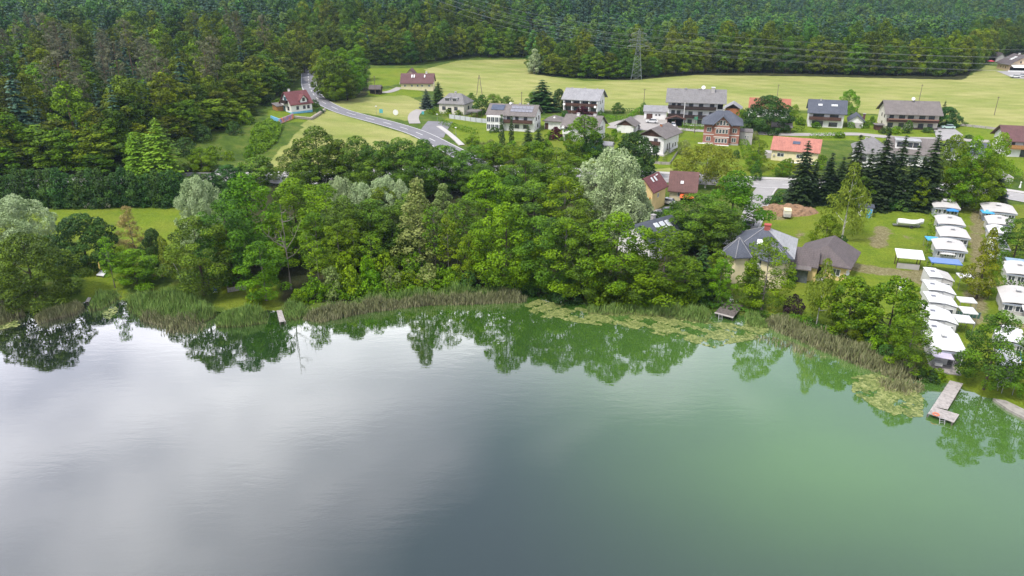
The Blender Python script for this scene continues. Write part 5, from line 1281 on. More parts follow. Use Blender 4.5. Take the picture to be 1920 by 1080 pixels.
# 8  gabled white house behind the bright tree
H = House('gabled_house', 'white gabled house with taupe roof half hidden by the bright garden tree', (1055, 263), 1118, -23, 9.5, 4.8, 'x', 2.7, WHITE, R_TAUPE, .8, .7)
w = H.w; H.part('balcony', WFRAME, .2, 3.2, -1.2, -.004, 2.3, 3.2); H.win('F', 1.7, 2.5, 1.8, 2.0, BFRAME); H.win('F', 1.7, .2, 1.8, 1.6, BFRAME)
for yy in (3.5, 5.6): H.win('R', yy, 3.2, 1.1, 1.2, BFRAME)
H.win('R', 4.5, .7, 1.4, 1.1, BFRAME); H.chimney(w * .32, 4.4, 7.2, .8, .9); H.chimney(w * .8, 4.8, 7.2, .8, .8); H.dish(.3, -.9, 4.4, .45)
# 9  small white house with brown gable
H = House('garage_house', 'small white garage house with brown boarded gable below the forecourt', (1156, 248), 1187, -22, 7, 2.5, 'y', 1.7, WHITE, R_TAUPE, .7, .6, gablem=BROWNW, cat='garage')
H.win('R', 2.2, .1, 1.0, 1.9, BFRAME, 0, name='door')
# 10  white house with brown gable and small balcony
H = House('brown_gable_house', 'white house with brown boarded gable and small flower balcony', (1196, 284), 1243, -33, 12, 5.0, 'y', 2.1, WHITE, R_TAUPE, .9, .9, gablem=BROWNW)
w = H.w; H.wins('F', [w * .28, w * .68], 3.0, w=1.2, h=1.5, fm=BFRAME); H.win('F', w * .68, 0.1, 1.6, 2.2, BFRAME, 2)
H.balcony(w * .5, w * .86, 2.75, .9, BROWNW); H.wins('R', [3, 4.6], .9, w=.7, h=1.8, fm=BFRAME, mull=0); H.wins('R', [7.5, 9.5], .9, w=.7, h=1.2, fm=BFRAME, mull=0)
H.chimney(w * .55, 6, 7.0, .6, .7, ORANGE); H.part('plinth', PAVE, -.6, w + .8, -1.2, 12.5, -1.6, .02)
# 11  hotel
H = House('hotel', 'large three storey white hotel with dark balconies and long grey roof', (1250, 233), 1352, -13, 13, 8.3, 'x', 3.3, WHITE, R_GREY, 1.2, 1.0, cat='hotel')
w = H.w; xl = w * .30
for zz in (3.0, 5.9):
    H.balcony(.05, xl - .1, zz, 1.3, DARKW)
    H.balcony(xl + .25, w - 2.4, zz - .25, 1.2, DARKW)
    for f in (.1, .2): H.win('F', w * f, zz + .15, 1.3, 1.9, BFRAME)
    for f in (.42, .60, .80): H.win('F', w * f, zz - .1, 1.5, 1.9, BFRAME)
for f in (.42, .60, .80, .92): H.win('F', w * f, .5, 1.5, 1.5, BFRAME)
H.part('divider', WHITE, xl - .05, xl + .2, -1.3, -.01, -.8, 8.0)
H.part('open_bay', MATS['opening_and_shade_black'], w * .90, w - .1, -.04, -.006, 5.8, 7.6)
MB().prism([(-.6, 2.3), (xl * .55, 3.4), (xl + .9, 2.3), (xl + .9, 2.5), (xl * .55, 3.62), (-.6, 2.5)], -4.2, -1.4, 'y').build('porch_roof', BROWNW, H.root)
for x in (.1, xl * .5, xl + .4): H.part('porch_post', BROWNW, x, x + .22, -4.0, -3.8, -1, 2.25)
H.part('porch_wall', HONEYW, -.2, xl * .55, -3.9, -3.7, -.8, 1.0); H.part('painted_porch_shade', MATS['opening_and_shade_black'], .1, xl, -1.36, -1.31, -.5, 2.2)  # last part: dark sheet painting in the shade under the porch roof
H.part('banner', paint('green_banner', (0.05, 0.30, 0.17), 0.7), w * .50, w * .56, -1.6, -1.52, 2.2, 3.4)
for f, hh in ((.12, .3), (.3, .5), (.55, .4)): H.chimney(w * f, 6.2, 11.4, .6, hh, R_LIGHT)
H.chimney(w * .8, 5.0, 11.0, 1.2, 1.6, GREYREN, WFRAME); H.dish(w * .62, 6.2, 12.4, .7)
G = House('hotel_garage', 'low white garage wing with brown door left of the hotel', (1207, 223), 1249, -12, 6.5, 2.9, 'x', 1.5, WHITE, R_LIGHT, .5, .4, cat='garage')
G.part('garage_door', BROWNW, .9, 3.1, -.06, -.005, -.2, 2.0); G.wins('F', [4.4, 5.6], 1.3, w=.6, h=.6, fm=BFRAME, mull=0)
# 12  red brick house
H = House('brick_house', 'red brick house with grey hipped roof and white framed bay', (1317, 268), 1384, -16, 10.5, 5.9, 'hip', 3.6, BRICK, R_SLATE, .9, hipin=.75)
w = H.w; b0, b1 = w * .30, w * .72
MB().prism([(b0, -1.4), (b1, -1.4), (b1, 6.3), ((b0 + b1) / 2, 8.6), (b0, 6.3)], -1.3, -0.004, 'y').build('bay', BRICK, H.root)
MB().prism([(b0 - .7, 5.75), ((b0 + b1) / 2, 8.65), (b1 + .7, 5.75), (b1 + .7, 5.95), ((b0 + b1) / 2, 8.87), (b0 - .7, 5.95)], -2.0, 4.6, 'y').build('bay_roof', R_SLATE, H.root)
for zz in (2.6, 5.45): H.part('band', WFRAME, b0 - .05, b1 + .05, -1.36, -1.302, zz - .35, zz - .12)
for zz in (.55, 3.45):
    for i in range(4): H.win('F', b0 + (b1 - b0) * (i + .9) / 4.8 , zz, (b1 - b0) / 5.6, 1.4, WFRAME, 0, -1.31)
for i, hh in enumerate((.8, 1.5, 1.5, .8)): H.win('F', b0 + (b1 - b0) * (i + .9) / 4.8, 6.0, (b1 - b0) / 5.6, hh, WFRAME, 0, -1.31)
for zz in (.7, 3.6): H.wins('F', [w * .15, w * .86], zz, w=1.4, h=1.4)
H.part('basement', GREYREN, -.04, w + .04, -.06, -.005, -1.5, .3); H.wins('F', [w * .16, w * .82], -1.1, w=1.4, h=.8); H.part('ledge', WFRAME, -1.4, b0, -1.2, -.07, -.2, 0.05)
H.part('entry_wall', WHITE, b0 - .2, b1 + .2, -2.2, -1.32, -1.6, -.05); H.part('string_course', WFRAME, -.03, w + .03, -.04, -.004, 2.75, 2.95)
H.chimney(w * .5, 5.2, 9.6, .5, .6, GREYREN)
A = House('grey_annex', 'plain grey flat roofed annex right of the brick house', (1385, 271), 1409, -16, 6, 3.9, 'flat', 0, GREYREN, R_TAUPE, .08, cat='outbuilding'); A.wins('F', [A.w * .45, A.w * .65], 2.2, w=.55, h=.7, mull=0)
# 13, 14  buildings right of the hotel
H = House('orange_wall_hut', 'small gabled building with orange wall behind the brick house', (1359, 215), 1386, -18, 7, 2.5, 'y', 1.6, ORANGE, R_LIGHT, .9, .8, gablem=DARKW, cat='outbuilding')
H = House('orange_roof_house', 'white house with orange roof mostly hidden behind the dark round tree', (1403, 218), 1478, -18, 9, 3.4, 'x', 2.8, WHITE, R_TERRA, .5, .4)
H.win('F', H.w * .3, .6, 1.4, 1.5, BFRAME); H.win('F', H.w * .85, .6, 1.4, 1.5, BFRAME)
# 15  slate roofed house
H = House('slate_house', 'white house with dark slate roof, skylights and brown balcony', (1514, 237), 1579, -19, 10.5, 5.2, 'x', 3.4, WHITE, R_SLATE, .9, .8)
w = H.w
for zz in (.3, 2.95): H.win('F', w * .27, zz, 3.6, 1.9, BFRAME, 2); H.win('F', w * .72, zz, 2.8, 1.5, BFRAME, 3)
H.balcony(.1, w - .9, 2.7, 1.2, BROWNW)
for f in (.26, .32, .64, .70, .76): H.skylight(w * f, .52, .65, .9)
H.chimney(w * .3, 5.0, 8.3, .4, .6, WFRAME)
A = House('slate_annex', 'small white annex with slate gable roof beside the slate roofed house', (1590, 239), 1617, -22, 8, 2.4, 'y', 1.7, WHITE, R_SLATE, .5, .5, cat='outbuilding'); A.part('garage_door', GREYREN, 1.6, 4.2, -.06, -.005, -.4, 1.8)
A.chimney(4.8, 5, 3.6, .8, .7, R_MAROON)
# 16  long chalet
H = House('long_chalet', 'long white chalet with weathered brown roof and flower balcony', (1659, 240), 1756, -12, 11, 5.4, 'x', 3.2, IVORY, R_TAUPE, 1.2, .9)
w = H.w
for f in (.09, .29, .46, .68, .86): H.win('F', w * f, 2.9, 1.9 if f > .2 else 1.4, 1.7, BFRAME)
for f in (.09, .3, .68, .86): H.win('F', w * f, .3, 1.7, 1.6, BFRAME)
H.balcony(.1, w - .2, 2.55, 1.3, BROWNW); H.balcony(w * .5, w - .2, -.35, 1.5, DARKW)
FLOW = paint('flower_box', (0.30, 0.16, 0.12), 0.9, 0.5, 9, dirt=(0.06, 0.10, 0.04)); H.part('flower_boxes', FLOW, .3, w - .4, -1.66, -1.37, 3.2, 3.52)
H.win('L', 3, 3.2, .9, 1.2, BFRAME, 0); H.win('L', 6.5, 3.2, .9, 1.2, BFRAME, 0); H.win('L', 5, .6, .9, 1.2, BFRAME, 0)
H.chimney(w * .55, 5.3, 8.8, .5, .6, R_LIGHT); H.dish(w * .52, 4.6, 9.6, .6)
hut = House('garden_hut', 'small brown hut at the left front corner of the long chalet', (1641, 244), 1655, -12, 3, 1.7, 'flat', 0, BROWNW, R_TAUPE, .4, cat='hut')
# 17  house at the right edge
H = House('edge_house', 'white house with red brown roof and wooden balcony at the right edge', (1879, 293), None, -17, 11, 5.0, 'x', 3.0, WHITE, R_MAROON, 1.1, 1.0, w=15)
H.balcony(1.0, 14, 2.6, 1.3, HONEYW, slab=HONEYW); H.wins('F', [2.0], 3.3, w=.9, h=1.2, fm=BFRAME); H.wins('F', [5.5, 9], 3.0, w=1.8, h=1.9, fm=BFRAME); H.win('F', 5.5, 0.1, 2.4, 2.2, BFRAME, 2); H.win('F', 9.5, 0.1, 2.4, 2.2, BFRAME, 2)
H.part('gable_balcony', HONEYW, 5.2, 9.5, -1.0, -.1, 4.9, 5.6)
# 18  far inn
H = House('far_inn', 'sand coloured inn with broad brown roof and white awning at the far right', (1890, 133), 1946, -12, 15, 3.3, 'y', 4.2, SAND, R_BROWN, .8, .9, cat='inn')
for yy in (4, 7, 10): H.win('L', yy, 1.0, .7, 1.0, BFRAME, 0)
H.wins('F', [H.w * .36, H.w * .56], 3.8, w=.7, h=1.0, fm=BFRAME, mull=0)
MB().prism([(-.35, 2.9), (-4.0, 2.0), (-4.0, 2.1), (-.35, 3.05)], .6, H.w + .5, 'x').build('awning', paint('white_awning', (0.8, 0.8, 0.8), .7, .05), H.root)
H.part('painted_terrace_shade', MATS['opening_and_shade_black'], .5, H.w, -.06, -.006, 0, 1.9); H.part('terrace_wall', WFRAME, -2, H.w + 1, -5.2, -5.0, -1, .7); H.part('terrace_floor', GREYREN, -2.5, H.w + 1, -5.0, -.1, -2, -.2)  # first part: dark sheet, the shade under the awning painted in
for yy in (6.0, 7.6): H.slope_box('skylight', yy, .55, 1.0, 3.0, WFRAME, .03, .1, 'left')
H.chimney(H.w / 2, 9, 7.3, .8, .9, WFRAME); H.chimney(H.w * .55, 4, 7.0, .8, .8, WFRAME)
A = House('far_shed', 'little barn with dark roof left of the sand coloured inn', (1866, 116), 1884, -12, 8, 2.4, 'y', 2.6, GREYREN, R_BROWN, .6, .5, cat='barn')
# 19  salmon roof
H = House('salmon_house', 'cream house with salmon red roof behind the first spruce', (1445, 300), 1531, -24, 9.5, 3.2, 'x', 2.7, PALEYEL, R_SALMON, .5, .5)
w = H.w; H.win('F', w * .2, 1.2, 1.9, 1.1, WFRAME, 1); H.win('F', w * .62, 1.2, 1.9, 1.1, WFRAME, 1); H.part('plinth', WHITE, 0.03, w, -.9, -.005, -1.5, -.1); H.slope_box('solar_collector', w * .5, .55, 2.0, 1.2, SOLAR, .05, .08)
H.part('flue', GREYREN, .5, .9, -.35, -.01, 1.3, 1.8); H.part('shed_wall', GREYREN, -2.2, -.02, 2, 6, -1, 1.6)
# 20  grey houses behind the spruces
H = House('grey_hip_house', 'white house with large grey hipped roof behind the spruces', (1602, 312), 1660, -20, 12, 3.8, 'hip', 3.6, WHITE, R_GREY, .8, hipin=.7)
H.win('F', 2.0, 1.6, 1.3, 1.2, BFRAME); H.win('F', 5.0, 1.6, 1.3, 1.2, BFRAME); H.chimney(4, 6, 6.6, .5, .8, WFRAME); H.chimney(2.6, 8, 6.2, .5, .6, WFRAME)
H = House('dormer_house', 'white house with long flat roofed dormer behind the dark spruces', (1662, 308), 1752, -22, 11, 3.6, 'x', 3.2, WHITE, R_TAUPE, .7, .6)
w = H.w; H.part('dormer', WHITE, w * .12, w * .62, 1.2, 5.2, 4.0, 6.7); H.part('dormer_roof', R_METAL, w * .10, w * .64, .7, 6.6, 6.702, 6.9)
for f in (.2, .3, .42, .54): H.win('F', w * f, 5.0, 1.3, 1.3, BFRAME, 1, 1.19)
H.wins('F', [w * .2, w * .5, w * .8], .9, w=1.5, h=1.4, fm=BFRAME)
H = House('low_grey_house', 'low building with dark grey roof right of the dormer house', (1775, 300), 1850, -22, 8, 2.6, 'x', 2.0, WHITE, R_SLATE, .6, .5); H.skylight(6, .55, 1.2, .9)
# 21, 22  the two yellow houses by the main road
H = House('yellow_gable_house', 'small yellow house with maroon roof and orange balcony beside the great willow', (1187, 391), 1221, -36, 7, 4.9, 'y', 2.5, YELLOW, R_RED, .5, .5)
w = H.w; H.balcony(.2, w * .9, 2.4, 1.0, paint('orange_balcony', (0.62, 0.30, 0.06), .7), slab=WHITE); H.win('F', w * .55, 2.5, 1.1, 2.0, WFRAME, 0); H.win('F', w * .55, 0.0, 1.1, 1.9, WFRAME, 1); H.win('F', w * .52, 5.2, .7, .9, BFRAME, 0)
H.win('R', 3.0, 2.8, .8, 1.0); 
for yy in (2.4, 4.0): H.skylight(yy, .62, .6, 1.2, 'right')
H.slope_box('vent', 5.0, .8, .25, .25, WFRAME, .02, .5, 'right')
H = House('yellow_tile_house', 'yellow house with red brown tile roof and orange awning by the main road', (1254, 377), 1302, -15, 8, 2.9, 'x', 3.4, CREAM, R_TILE, .6, .5)
w = H.w; H.win('F', w * .38, 1.3, .8, 1.2); H.skylight(w * .45, .35, .7, .8)
MB().prism([(-.006, 2.0), (-1.7, 1.4), (-1.7, 1.5), (-.006, 2.15)], w * .42, w * .95, 'x').build('awning', paint('orange_awning', (0.72, 0.13, 0.03), .7), H.root); H.part('painted_door_shade', MATS['opening_and_shade_black'], w * .44, w * .9, -.05, -.007, 0, 1.3)  # dark sheet below the awning is its shade, painted in
# 23  slate roof among the trees
H = House('slate_cottage', 'cottage with slate roof and white skylights hidden among shore trees', (1216, 492), None, 38, 8, 3.6, 'x', 2.7, WHITE, R_SLATE, .6, .5, w=10)
for x in (4.6, 6.2, 7.8): H.skylight(x, .62, 1.1, 1.6)
H.chimney(5.5, 4.4, 6.4, .7, .8, GREYREN); H.wins('F', [2, 5, 8], 1.2, fm=BFRAME)
# 24  villa
H = House('villa', 'yellow villa with slate turret roofs and red chimney above the lake', (1372, 520), 1474, -23, 10.5, 4.8, 'hip', 3.4, PALEYEL, R_SLATE, .7, apex=.46)
w = H.w
def turret(cx, cy, r, h, rise, nm='turret'):
    n = 6; a0 = math.radians(30)
    P = [(cx + r * math.cos(a0 + i * math.pi / 3), cy + r * math.sin(a0 + i * math.pi / 3)) for i in range(n)]
    o = MB().prism(P, -1.6, h).build(nm, PALEYEL, H.root)
    Q = [(cx + (r + .7) * math.cos(a0 + i * math.pi / 3), cy + (r + .7) * math.sin(a0 + i * math.pi / 3)) for i in range(n)]
    m_ = MB(); m_.add([(x, y, h + .012) for x, y in Q] + [(x, y, h + .2) for x, y in Q] + [(cx, cy, h + rise)],
                      [tuple(range(n))[::-1]] + [(i, (i + 1) % n, n + (i + 1) % n, n + i) for i in range(n)] + [(n + i, n + (i + 1) % n, 2 * n) for i in range(n)])
    m_.build('turret_roof', R_SLATE, o)
    for x, y in Q: MB().tube((x, y, h + .22), (cx, cy, h + rise + .03), .06, n=5).build('ridge_cap', R_LIGHT, o)
turret(.5, -.5, 2.3, 4.7, 3.0); turret(w - 2.6, -.7, 2.2, 4.7, 2.7)
H.wins('F', [w * .36, w * .52, w * .66], 2.9, w=1.3, h=1.7, fm=WFRAME); H.wins('F', [w * .36, w * .52, w * .66], .2, w=1.5, h=2.1, fm=WFRAME)
H.balcony(w * .24, w * .74, 2.65, 1.3, WFRAME, slab=WFRAME); H.chimney(w * .5, 5.0, 7.8, 1.0, 1.1, paint('red_chimney', (0.36, 0.09, 0.07), .8, .15, 2), paint('red_cap', (0.40, 0.08, 0.06), .8))
for yy in (-1.3,): H.win('F', -.5, 2.8, .9, 1.5, BFRAME, 0, -.02 - 2.3 * math.cos(math.radians(30))) if False else None
o = MB().box(-.5, .5, -.6, .6, 0, .1).build('skylight', WFRAME, H.rf, (w * .42, 1.8, 6.55), (math.atan2(3.4, 5.95), 0, 0))
# pale metal clad right slope of the villa roof
a1, b0, b1, e, ax = w + .7, -.7, 11.2, 4.81 + .2, w * .46 + .05
for ex, ey in ((-.7, -.7), (a1, -.7), (a1, b1), (-.7, b1)): MB().tube((ex, ey, e + .03), (w * .46, 5.25, e + 3.45), .08, n=5).build('ridge_cap', R_LIGHT, H.rf)
nv = Vector((3.4, 0, a1 - ax)).normalized() * .05
MB().add([(a1, b0, e), (a1, b1, e), (ax, 5.25, e + 3.4), (a1 + nv.x, b0, e + nv.z), (a1 + nv.x, b1, e + nv.z), (ax + nv.x, 5.25, e + 3.4 + nv.z)], [(0, 2, 1), (3, 4, 5), (0, 1, 4, 3), (1, 2, 5, 4), (2, 0, 3, 5)]).build('metal_roof_face', R_METAL, H.rf)
H.body(w + .02, w + 4.6, 3.6, 9.0, 2.9, 'x', 2.0, YELLOW, R_BROWN, .5, .1)
H.part('entrance_glass', GLASS, w + .3, w + 3.2, 2.2, 3.55, -.5, 2.5); H.part('entrance_roof', R_TAUPE, w + .1, w + 3.6, 1.2, 3.5, 2.62, 2.8)
V = House('villa_wing', 'yellow side wing with broad brown half hipped roof right of the villa', (1492, 511), None, -33, 9.0, 2.6, 'hipy', 2.4, YELLOW, R_BROWN, .8, .5, w=8.2)
V.part('porch_opening', MATS['opening_and_shade_black'], 2.2, 4.6, -.05, -.006, .3, 2.0); V.win('F', 6.6, .8, 1.4, 1.3, WFRAME); V.part('terrace_step', PAVE, .5, 5, -2.0, -.06, -1.0, .08)
V.win('R', 3, .8, 1.2, 1.3); V.win('R', 6.5, .8, 1.2, 1.3); V.dish(8.3, .2, 1.6, .5, 0.5, V.root)
# 25  open carport by the village lane
C = House('lane_carport', 'brown pitched carport roof on posts beside the village lane', (1446, 249), 1483, -18, 4.5, .01, 'mono', .9, BROWNW, R_TAUPE, .3, .3, cat='carport', zoff=2.0, drop=.05)
for x in (.2, C.w - .3):
    for y in (.2, 4.2): C.part('post', BROWNW, x, x + .15, y, y + .15, -3.2, -.06)
# ------------------------------------------------------------------ campsite
CARAV = paint('caravan_white', (0.66, 0.66, 0.65), 0.5, 0.05, 0.8, dirt=(0.60, 0.59, 0.56)); CANVAS = paint('awning_canvas', (0.52, 0.50, 0.48), 0.8, 0.06, 0.8); PVC = paint('white_tarpaulin', (0.66, 0.66, 0.66), 0.6, 0.05, 1.0, dirt=(0.66, 0.65, 0.63))
GREYBLUE = paint('grey_blue_canvas', (0.30, 0.33, 0.39), 0.8, 0.1, 1); BLUET = paint('blue_tarpaulin', (0.05, 0.25, 0.60), 0.6, 0.15, 1.5); SKYT = paint('light_blue_tarpaulin', (0.08, 0.40, 0.72), 0.6, 0.15, 1.5); LILAC = paint('lilac_canvas', (0.55, 0.50, 0.62), 0.8, 0.08, 1)
GREYT = paint('grey_tarpaulin', (0.20, 0.21, 0.25), 0.7, 0.1, 1); PALEBLUET = paint('pale_blue_tarpaulin', (0.26, 0.38, 0.50), 0.7, 0.12, 1); METAL = paint('grey_metal', (0.35, 0.35, 0.36), 0.45, 0.1, 2, 0.6); TYRE = paint('tyre', (0.03, 0.03, 0.03), 0.9, .1)
FENCEG = paint('pale_green_boards', (0.52, 0.58, 0.46), 0.8, .1, 2); FENCED = paint('dark_green_mesh', (0.05, 0.13, 0.10), 0.8, .1, 2); DARKOP = MATS['opening_and_shade_black']
m, nt, out = new_mat('striped_tarpaulin'); t_ = nd(nt, 'ShaderNodeTexCoord'); wv = nd(nt, 'ShaderNodeTexWave', bands_direction='Y'); wv.inputs['Scale'].default_value = 0.9; nt.links.new(t_.outputs['Object'], wv.inputs[0])
bsdf(nt, out, ramp(nt, wv.outputs['Fac'], [(0.42, (0.05, 0.15, 0.42)), (0.58, (0.26, 0.34, 0.52))]), .7); STRIPE = m
def place(u, v, ur, yaw, w=None):
    p = at(u, v); ps = math.radians(yaw)
    if w is None:
        k = (ur - 960) / FOC; w = (k * depth_of(p) - p.x) / (math.cos(ps) - k * math.sin(ps) * CT)
    return p, ps, w
def sheet(name, mat, root, x0, x1, y0, y1, f, th=0.08, nx=9, ny=3):
    """curved roof sheet of some thickness: f(s, t) gives its height"""
    V, F = [], []
    for dz in (0, -th):
        for j in range(ny):
            for i in range(nx): V.append((x0 + (x1 - x0) * i / (nx - 1), y0 + (y1 - y0) * j / (ny - 1), f(i / (nx - 1), j / (ny - 1)) + dz))
    n = nx * ny; I = lambda i, j, k: k * n + j * nx + i
    for j in range(ny - 1):
        for i in range(nx - 1):
            F.append((I(i, j, 0), I(i + 1, j, 0), I(i + 1, j + 1, 0), I(i, j + 1, 0))); F.append((I(i, j, 1), I(i, j + 1, 1), I(i + 1, j + 1, 1), I(i + 1, j, 1)))
    for i in range(nx - 1): F.append((I(i, 0, 0), I(i, 0, 1), I(i + 1, 0, 1), I(i + 1, 0, 0))); F.append((I(i, ny - 1, 0), I(i + 1, ny - 1, 0), I(i + 1, ny - 1, 1), I(i, ny - 1, 1)))
    for j in range(ny - 1): F.append((I(0, j, 0), I(0, j + 1, 0), I(0, j + 1, 1), I(0, j, 1))); F.append((I(nx - 1, j, 0), I(nx - 1, j, 1), I(nx - 1, j + 1, 1), I(nx - 1, j + 1, 0)))
    return obj(name, mesh_of(name, V, F, mat), root)
AWALL = paint('pale_blue_awning_wall', (0.42, 0.45, 0.52), 0.8, 0.08, 1)
GRP = 'caravans on the campsite'
def caravan_front(u, v, ur, yaw, d, label, wall=None, roofm=CANVAS, h=2.15, windows=3, arch=.5):
    """caravan with a full width awning facing the lake under one bowed roof"""
    wall = wall or AWALL; p, ps, w = place(u, v, ur, yaw); r = tag(empty('caravan', p, ps), label, 'caravan', GRP)
    MB().box(0, w, 0, d * .42, -.6, h - .1).build('awning_wall', wall, r)
    b = MB(); k = .35; b.prism([(.1, .25), (w - .1, .25), (w, .6), (w, h - k), (w - k, h + .1), (k, h + .1), (0, h - k), (0, .6)], d * .43, d - .1, 'y'); b.build('body', CARAV, r)
    sheet('roof', roofm, r, -.3, w + .3, -.35, d + .1, lambda s, t: h + .12 + arch * (1 - (2 * s - 1) ** 2) * (.35 + .65 * t) + .30 * t)
    MB().box(-.25, w + .25, -.37, -.31, h - .22, h + .02).build('valance', GREYBLUE, r); MB().box(w * .42, w * .58, d * .55, d * .68, h + .55 + arch * .9, h + .72 + arch * .9).build('roof_vent', CARAV, r)
    H_ = type('o', (), {})(); H_.root, H_.w = r, w
    for i in range(windows): House.win(H_, 'F', w * (i + .5) / windows, .85, w / windows - .28, 1.0, WFRAME, 1)
    for x in (w * .35, w * .6):
        MB().tube((x, d * .75 - .1, .3), (x, d * .75 + .1, .3), .3, n=10).build('wheel', TYRE, r)
    return r, w
def caravan_side(u, v, ur, yaw, L, label, aw=CANVAS, split=.52, h=2.5):
    """caravan end on to the lake with a lean-to awning along its right side"""
    p, ps, w = place(u, v, ur, yaw); r = tag(empty('caravan', p, ps), label, 'caravan', GRP); a = w * split; k = .3
    MB().prism([(.05, .3), (L - .05, .3), (L, .8), (L - .15, h - k), (L - .4, h), (.4, h), (.12, h - k), (0, .8)], 0, a, 'x').build('body', CARAV, r)
    sheet('roof', PVC, r, -.06, a + .03, -.1, L + .1, lambda s, t: h + .10 + .06 * math.sin(math.pi * t) + .05 * math.sin(math.pi * s), .06, 5, 5)
    MB().prism([(a + .04, -.5), (w, -.5), (w, h - .62), (a + .04, h - .1)], .25, L - .2, 'y').build('awning', aw, r)
    sheet('awning_roof', aw, r, a + .04, w + .2, .1, L - .05, lambda s, t: h + .06 - .52 * s + .05 * math.sin(math.pi * t), .05, 4, 5)
    H_ = type('o', (), {})(); H_.root, H_.w = r, w
    House.win(H_, 'F', a * .5, 1.1, a * .6, .7, WFRAME, 0, .02); House.win(H_, 'F', a + (w - a) * .5, .6, (w - a) * .6, 1.0, WFRAME, 0, .25)
    obj('roof_hatch', MB().box(-.3, .3, -.25, .25, 0, .14).mesh('roof_hatch', GREYT), r, (a * .5, L * .55, h + .2))
    for y in (L * .42, L * .58): MB().tube((.02, y, .28), (.18, y, .28), .3, n=10).build('wheel', TYRE, r)
    MB().box(a * .4, a * .6, -.9, -.02, .35, .5).build('drawbar', METAL, r)
    return r, w
caravan_front(1749, 406, 1794, -19, 5.2, 'caravan with bowed pale roof farthest back in the left row', windows=3)
caravan_front(1757, 438, 1803, -19, 4.6, 'caravan with grey blue front wall, second in the left row', GREYBLUE, windows=2)
caravan_front(1760, 462, 1812, -19, 4.6, 'caravan with cream roof, third in the left row', windows=3)
caravan_front(1752, 487, 1806, -19, 4.8, 'caravan with white windowed awning and cream roof, fourth in the left row', windows=4)
for v, L, uu, ur, lab in ((545, 4.6, 1737, 1783, 'caravan with grey white roof just below the blue striped canopy'), (570, 4.4, 1735, 1786, 'second caravan below the blue striped canopy with white awning'),
                          (594, 4.3, 1736, 1790, 'white caravan beside the green fenced pitch'), (627, 5.4, 1737, 1789, 'white caravan with large plain roof left of the white pavilions'), (657, 4.8, 1739, 1790, 'white caravan right behind the one with the wooden deck')):
    caravan_side(uu, v, ur, -16, L, lab, PVC if v != 545 else CANVAS)
r, w = caravan_front(1741, 682, 1801, -17, 5.2, 'white caravan with wooden deck nearest to the lake', PVC, PVC, 2.3, 0, .35)
MB().box(2.2, w - .2, -.06, -.005, .2, 1.7).build('patterned_windbreak', paint('patterned_cloth', (0.06, 0.06, 0.065), .8, .9, 5, dirt=(0.5, 0.5, 0.5)), r)
for i in range(16): MB().box(-.2 + i * .23, .01 + i * .23, -2.4, -.1, -.05, .12).build('deck_board', GREYW, r)
MB().prism([(-.3, 2.15), (2.3, 2.0), (2.3, 2.06), (-.3, 2.21)], -2.2, .4, 'y').build('canopy', LILAC, r)
for x, y in ((-.2, -2.1), (2.2, -2.1)): MB().box(x, x + .07, y, y + .07, -.2, 2.1).build('canopy_post', METAL, r)
MB().box(.4, 1.3, -1.4, -.8, .5, .95).build('table', WFRAME, r)
def canopy(name, u, v, ur, yaw, d, h, mat, label, peak=.5, cat='canopy', posts=METAL, w=None, fence=None):
    p, ps, w = place(u, v, ur, yaw, w); r = tag(empty(name, p, ps), label, cat, None)
    m_ = MB(); m_.add([(0, 0, h), (w, 0, h), (w, d, h), (0, d, h), (w / 2, d / 2, h + peak), (0, 0, h - .16), (w, 0, h - .16), (w, d, h - .16), (0, d, h - .16)],
                      [(0, 1, 4), (1, 2, 4), (2, 3, 4), (3, 0, 4), (0, 5, 6, 1), (1, 6, 7, 2), (2, 7, 8, 3), (3, 8, 5, 0), (5, 8, 7, 6)])
    m_.build('cover', mat, r)
    for x in (.05, w - .12):
        for y in (.05, d - .12): MB().box(x, x + .07, y, y + .07, -.3, h - .17).build('post', posts, r)
    if fence:
        for z in (.15, .4, .65, .9): MB().box(-.2, w + .2, -.3, -.24, z - .1, z + .08).build('board', fence, r)
    return r, w
canopy('striped_canopy', 1742, 513, 1800, -17, 3.0, 2.2, STRIPE, 'blue striped canopy roof across the left caravan row', .12)
canopy('parasol_canopy', 1772, 411, 1794, -19, 2.4, 2.0, BLUET, 'deep blue canopy in front of the farthest left caravan', .35)
canopy('parasol_canopy', 1736, 468, 1760, -15, 2.6, 2.0, SKYT, 'light blue canopy at the left side of the caravan row', .35)
canopy('awning_canopy', 1760, 490, 1788, -19, 1.2, 1.6, PVC, 'white fabric canopy before the windowed white awning', .15)
canopy('pavilion', 1795, 544, 1822, -14, 2.4, 2.3, PVC, 'small white pavilion below the tall yellowish tree', .35)
r, w = canopy('pavilion', 1795, 588, 1827, -14, 2.2, 2.1, PVC, 'white pavilion over the dark green fenced pitch', .15)
MB().box(-1.2, w + .3, -1.3, -1.25, -.2, 1.0).build('fence_mesh', FENCED, r)
for i in range(9): MB().box(-1.2 + i * (w + 1.5) / 8 - .03, -1.17 + i * (w + 1.5) / 8, -1.36, -1.3, -.2, 1.05).build('fence_rail', METAL, r)
canopy('pavilion', 1790, 628, 1822, -14, 2.8, 2.2, PVC, 'front one of the two joined white pavilions', .55)
canopy('pavilion', 1800, 612, 1828, -14, 2.6, 2.3, PVC, 'rear one of the two joined white pavilions', .5)
caravan_front(1843, 414, 1900, -22, 5.4, 'caravan with grey bowed roof farthest back in the right row', windows=4)
canopy('parasol_canopy', 1838, 416, 1861, -20, 2.4, 2.1, SKYT, 'light blue canopy at the farthest right row caravan', .4)
canopy('parasol_canopy', 1872, 386, 1886, -20, 2.4, 2.4, BLUET, 'small deep blue canopy beside the main road', .4)
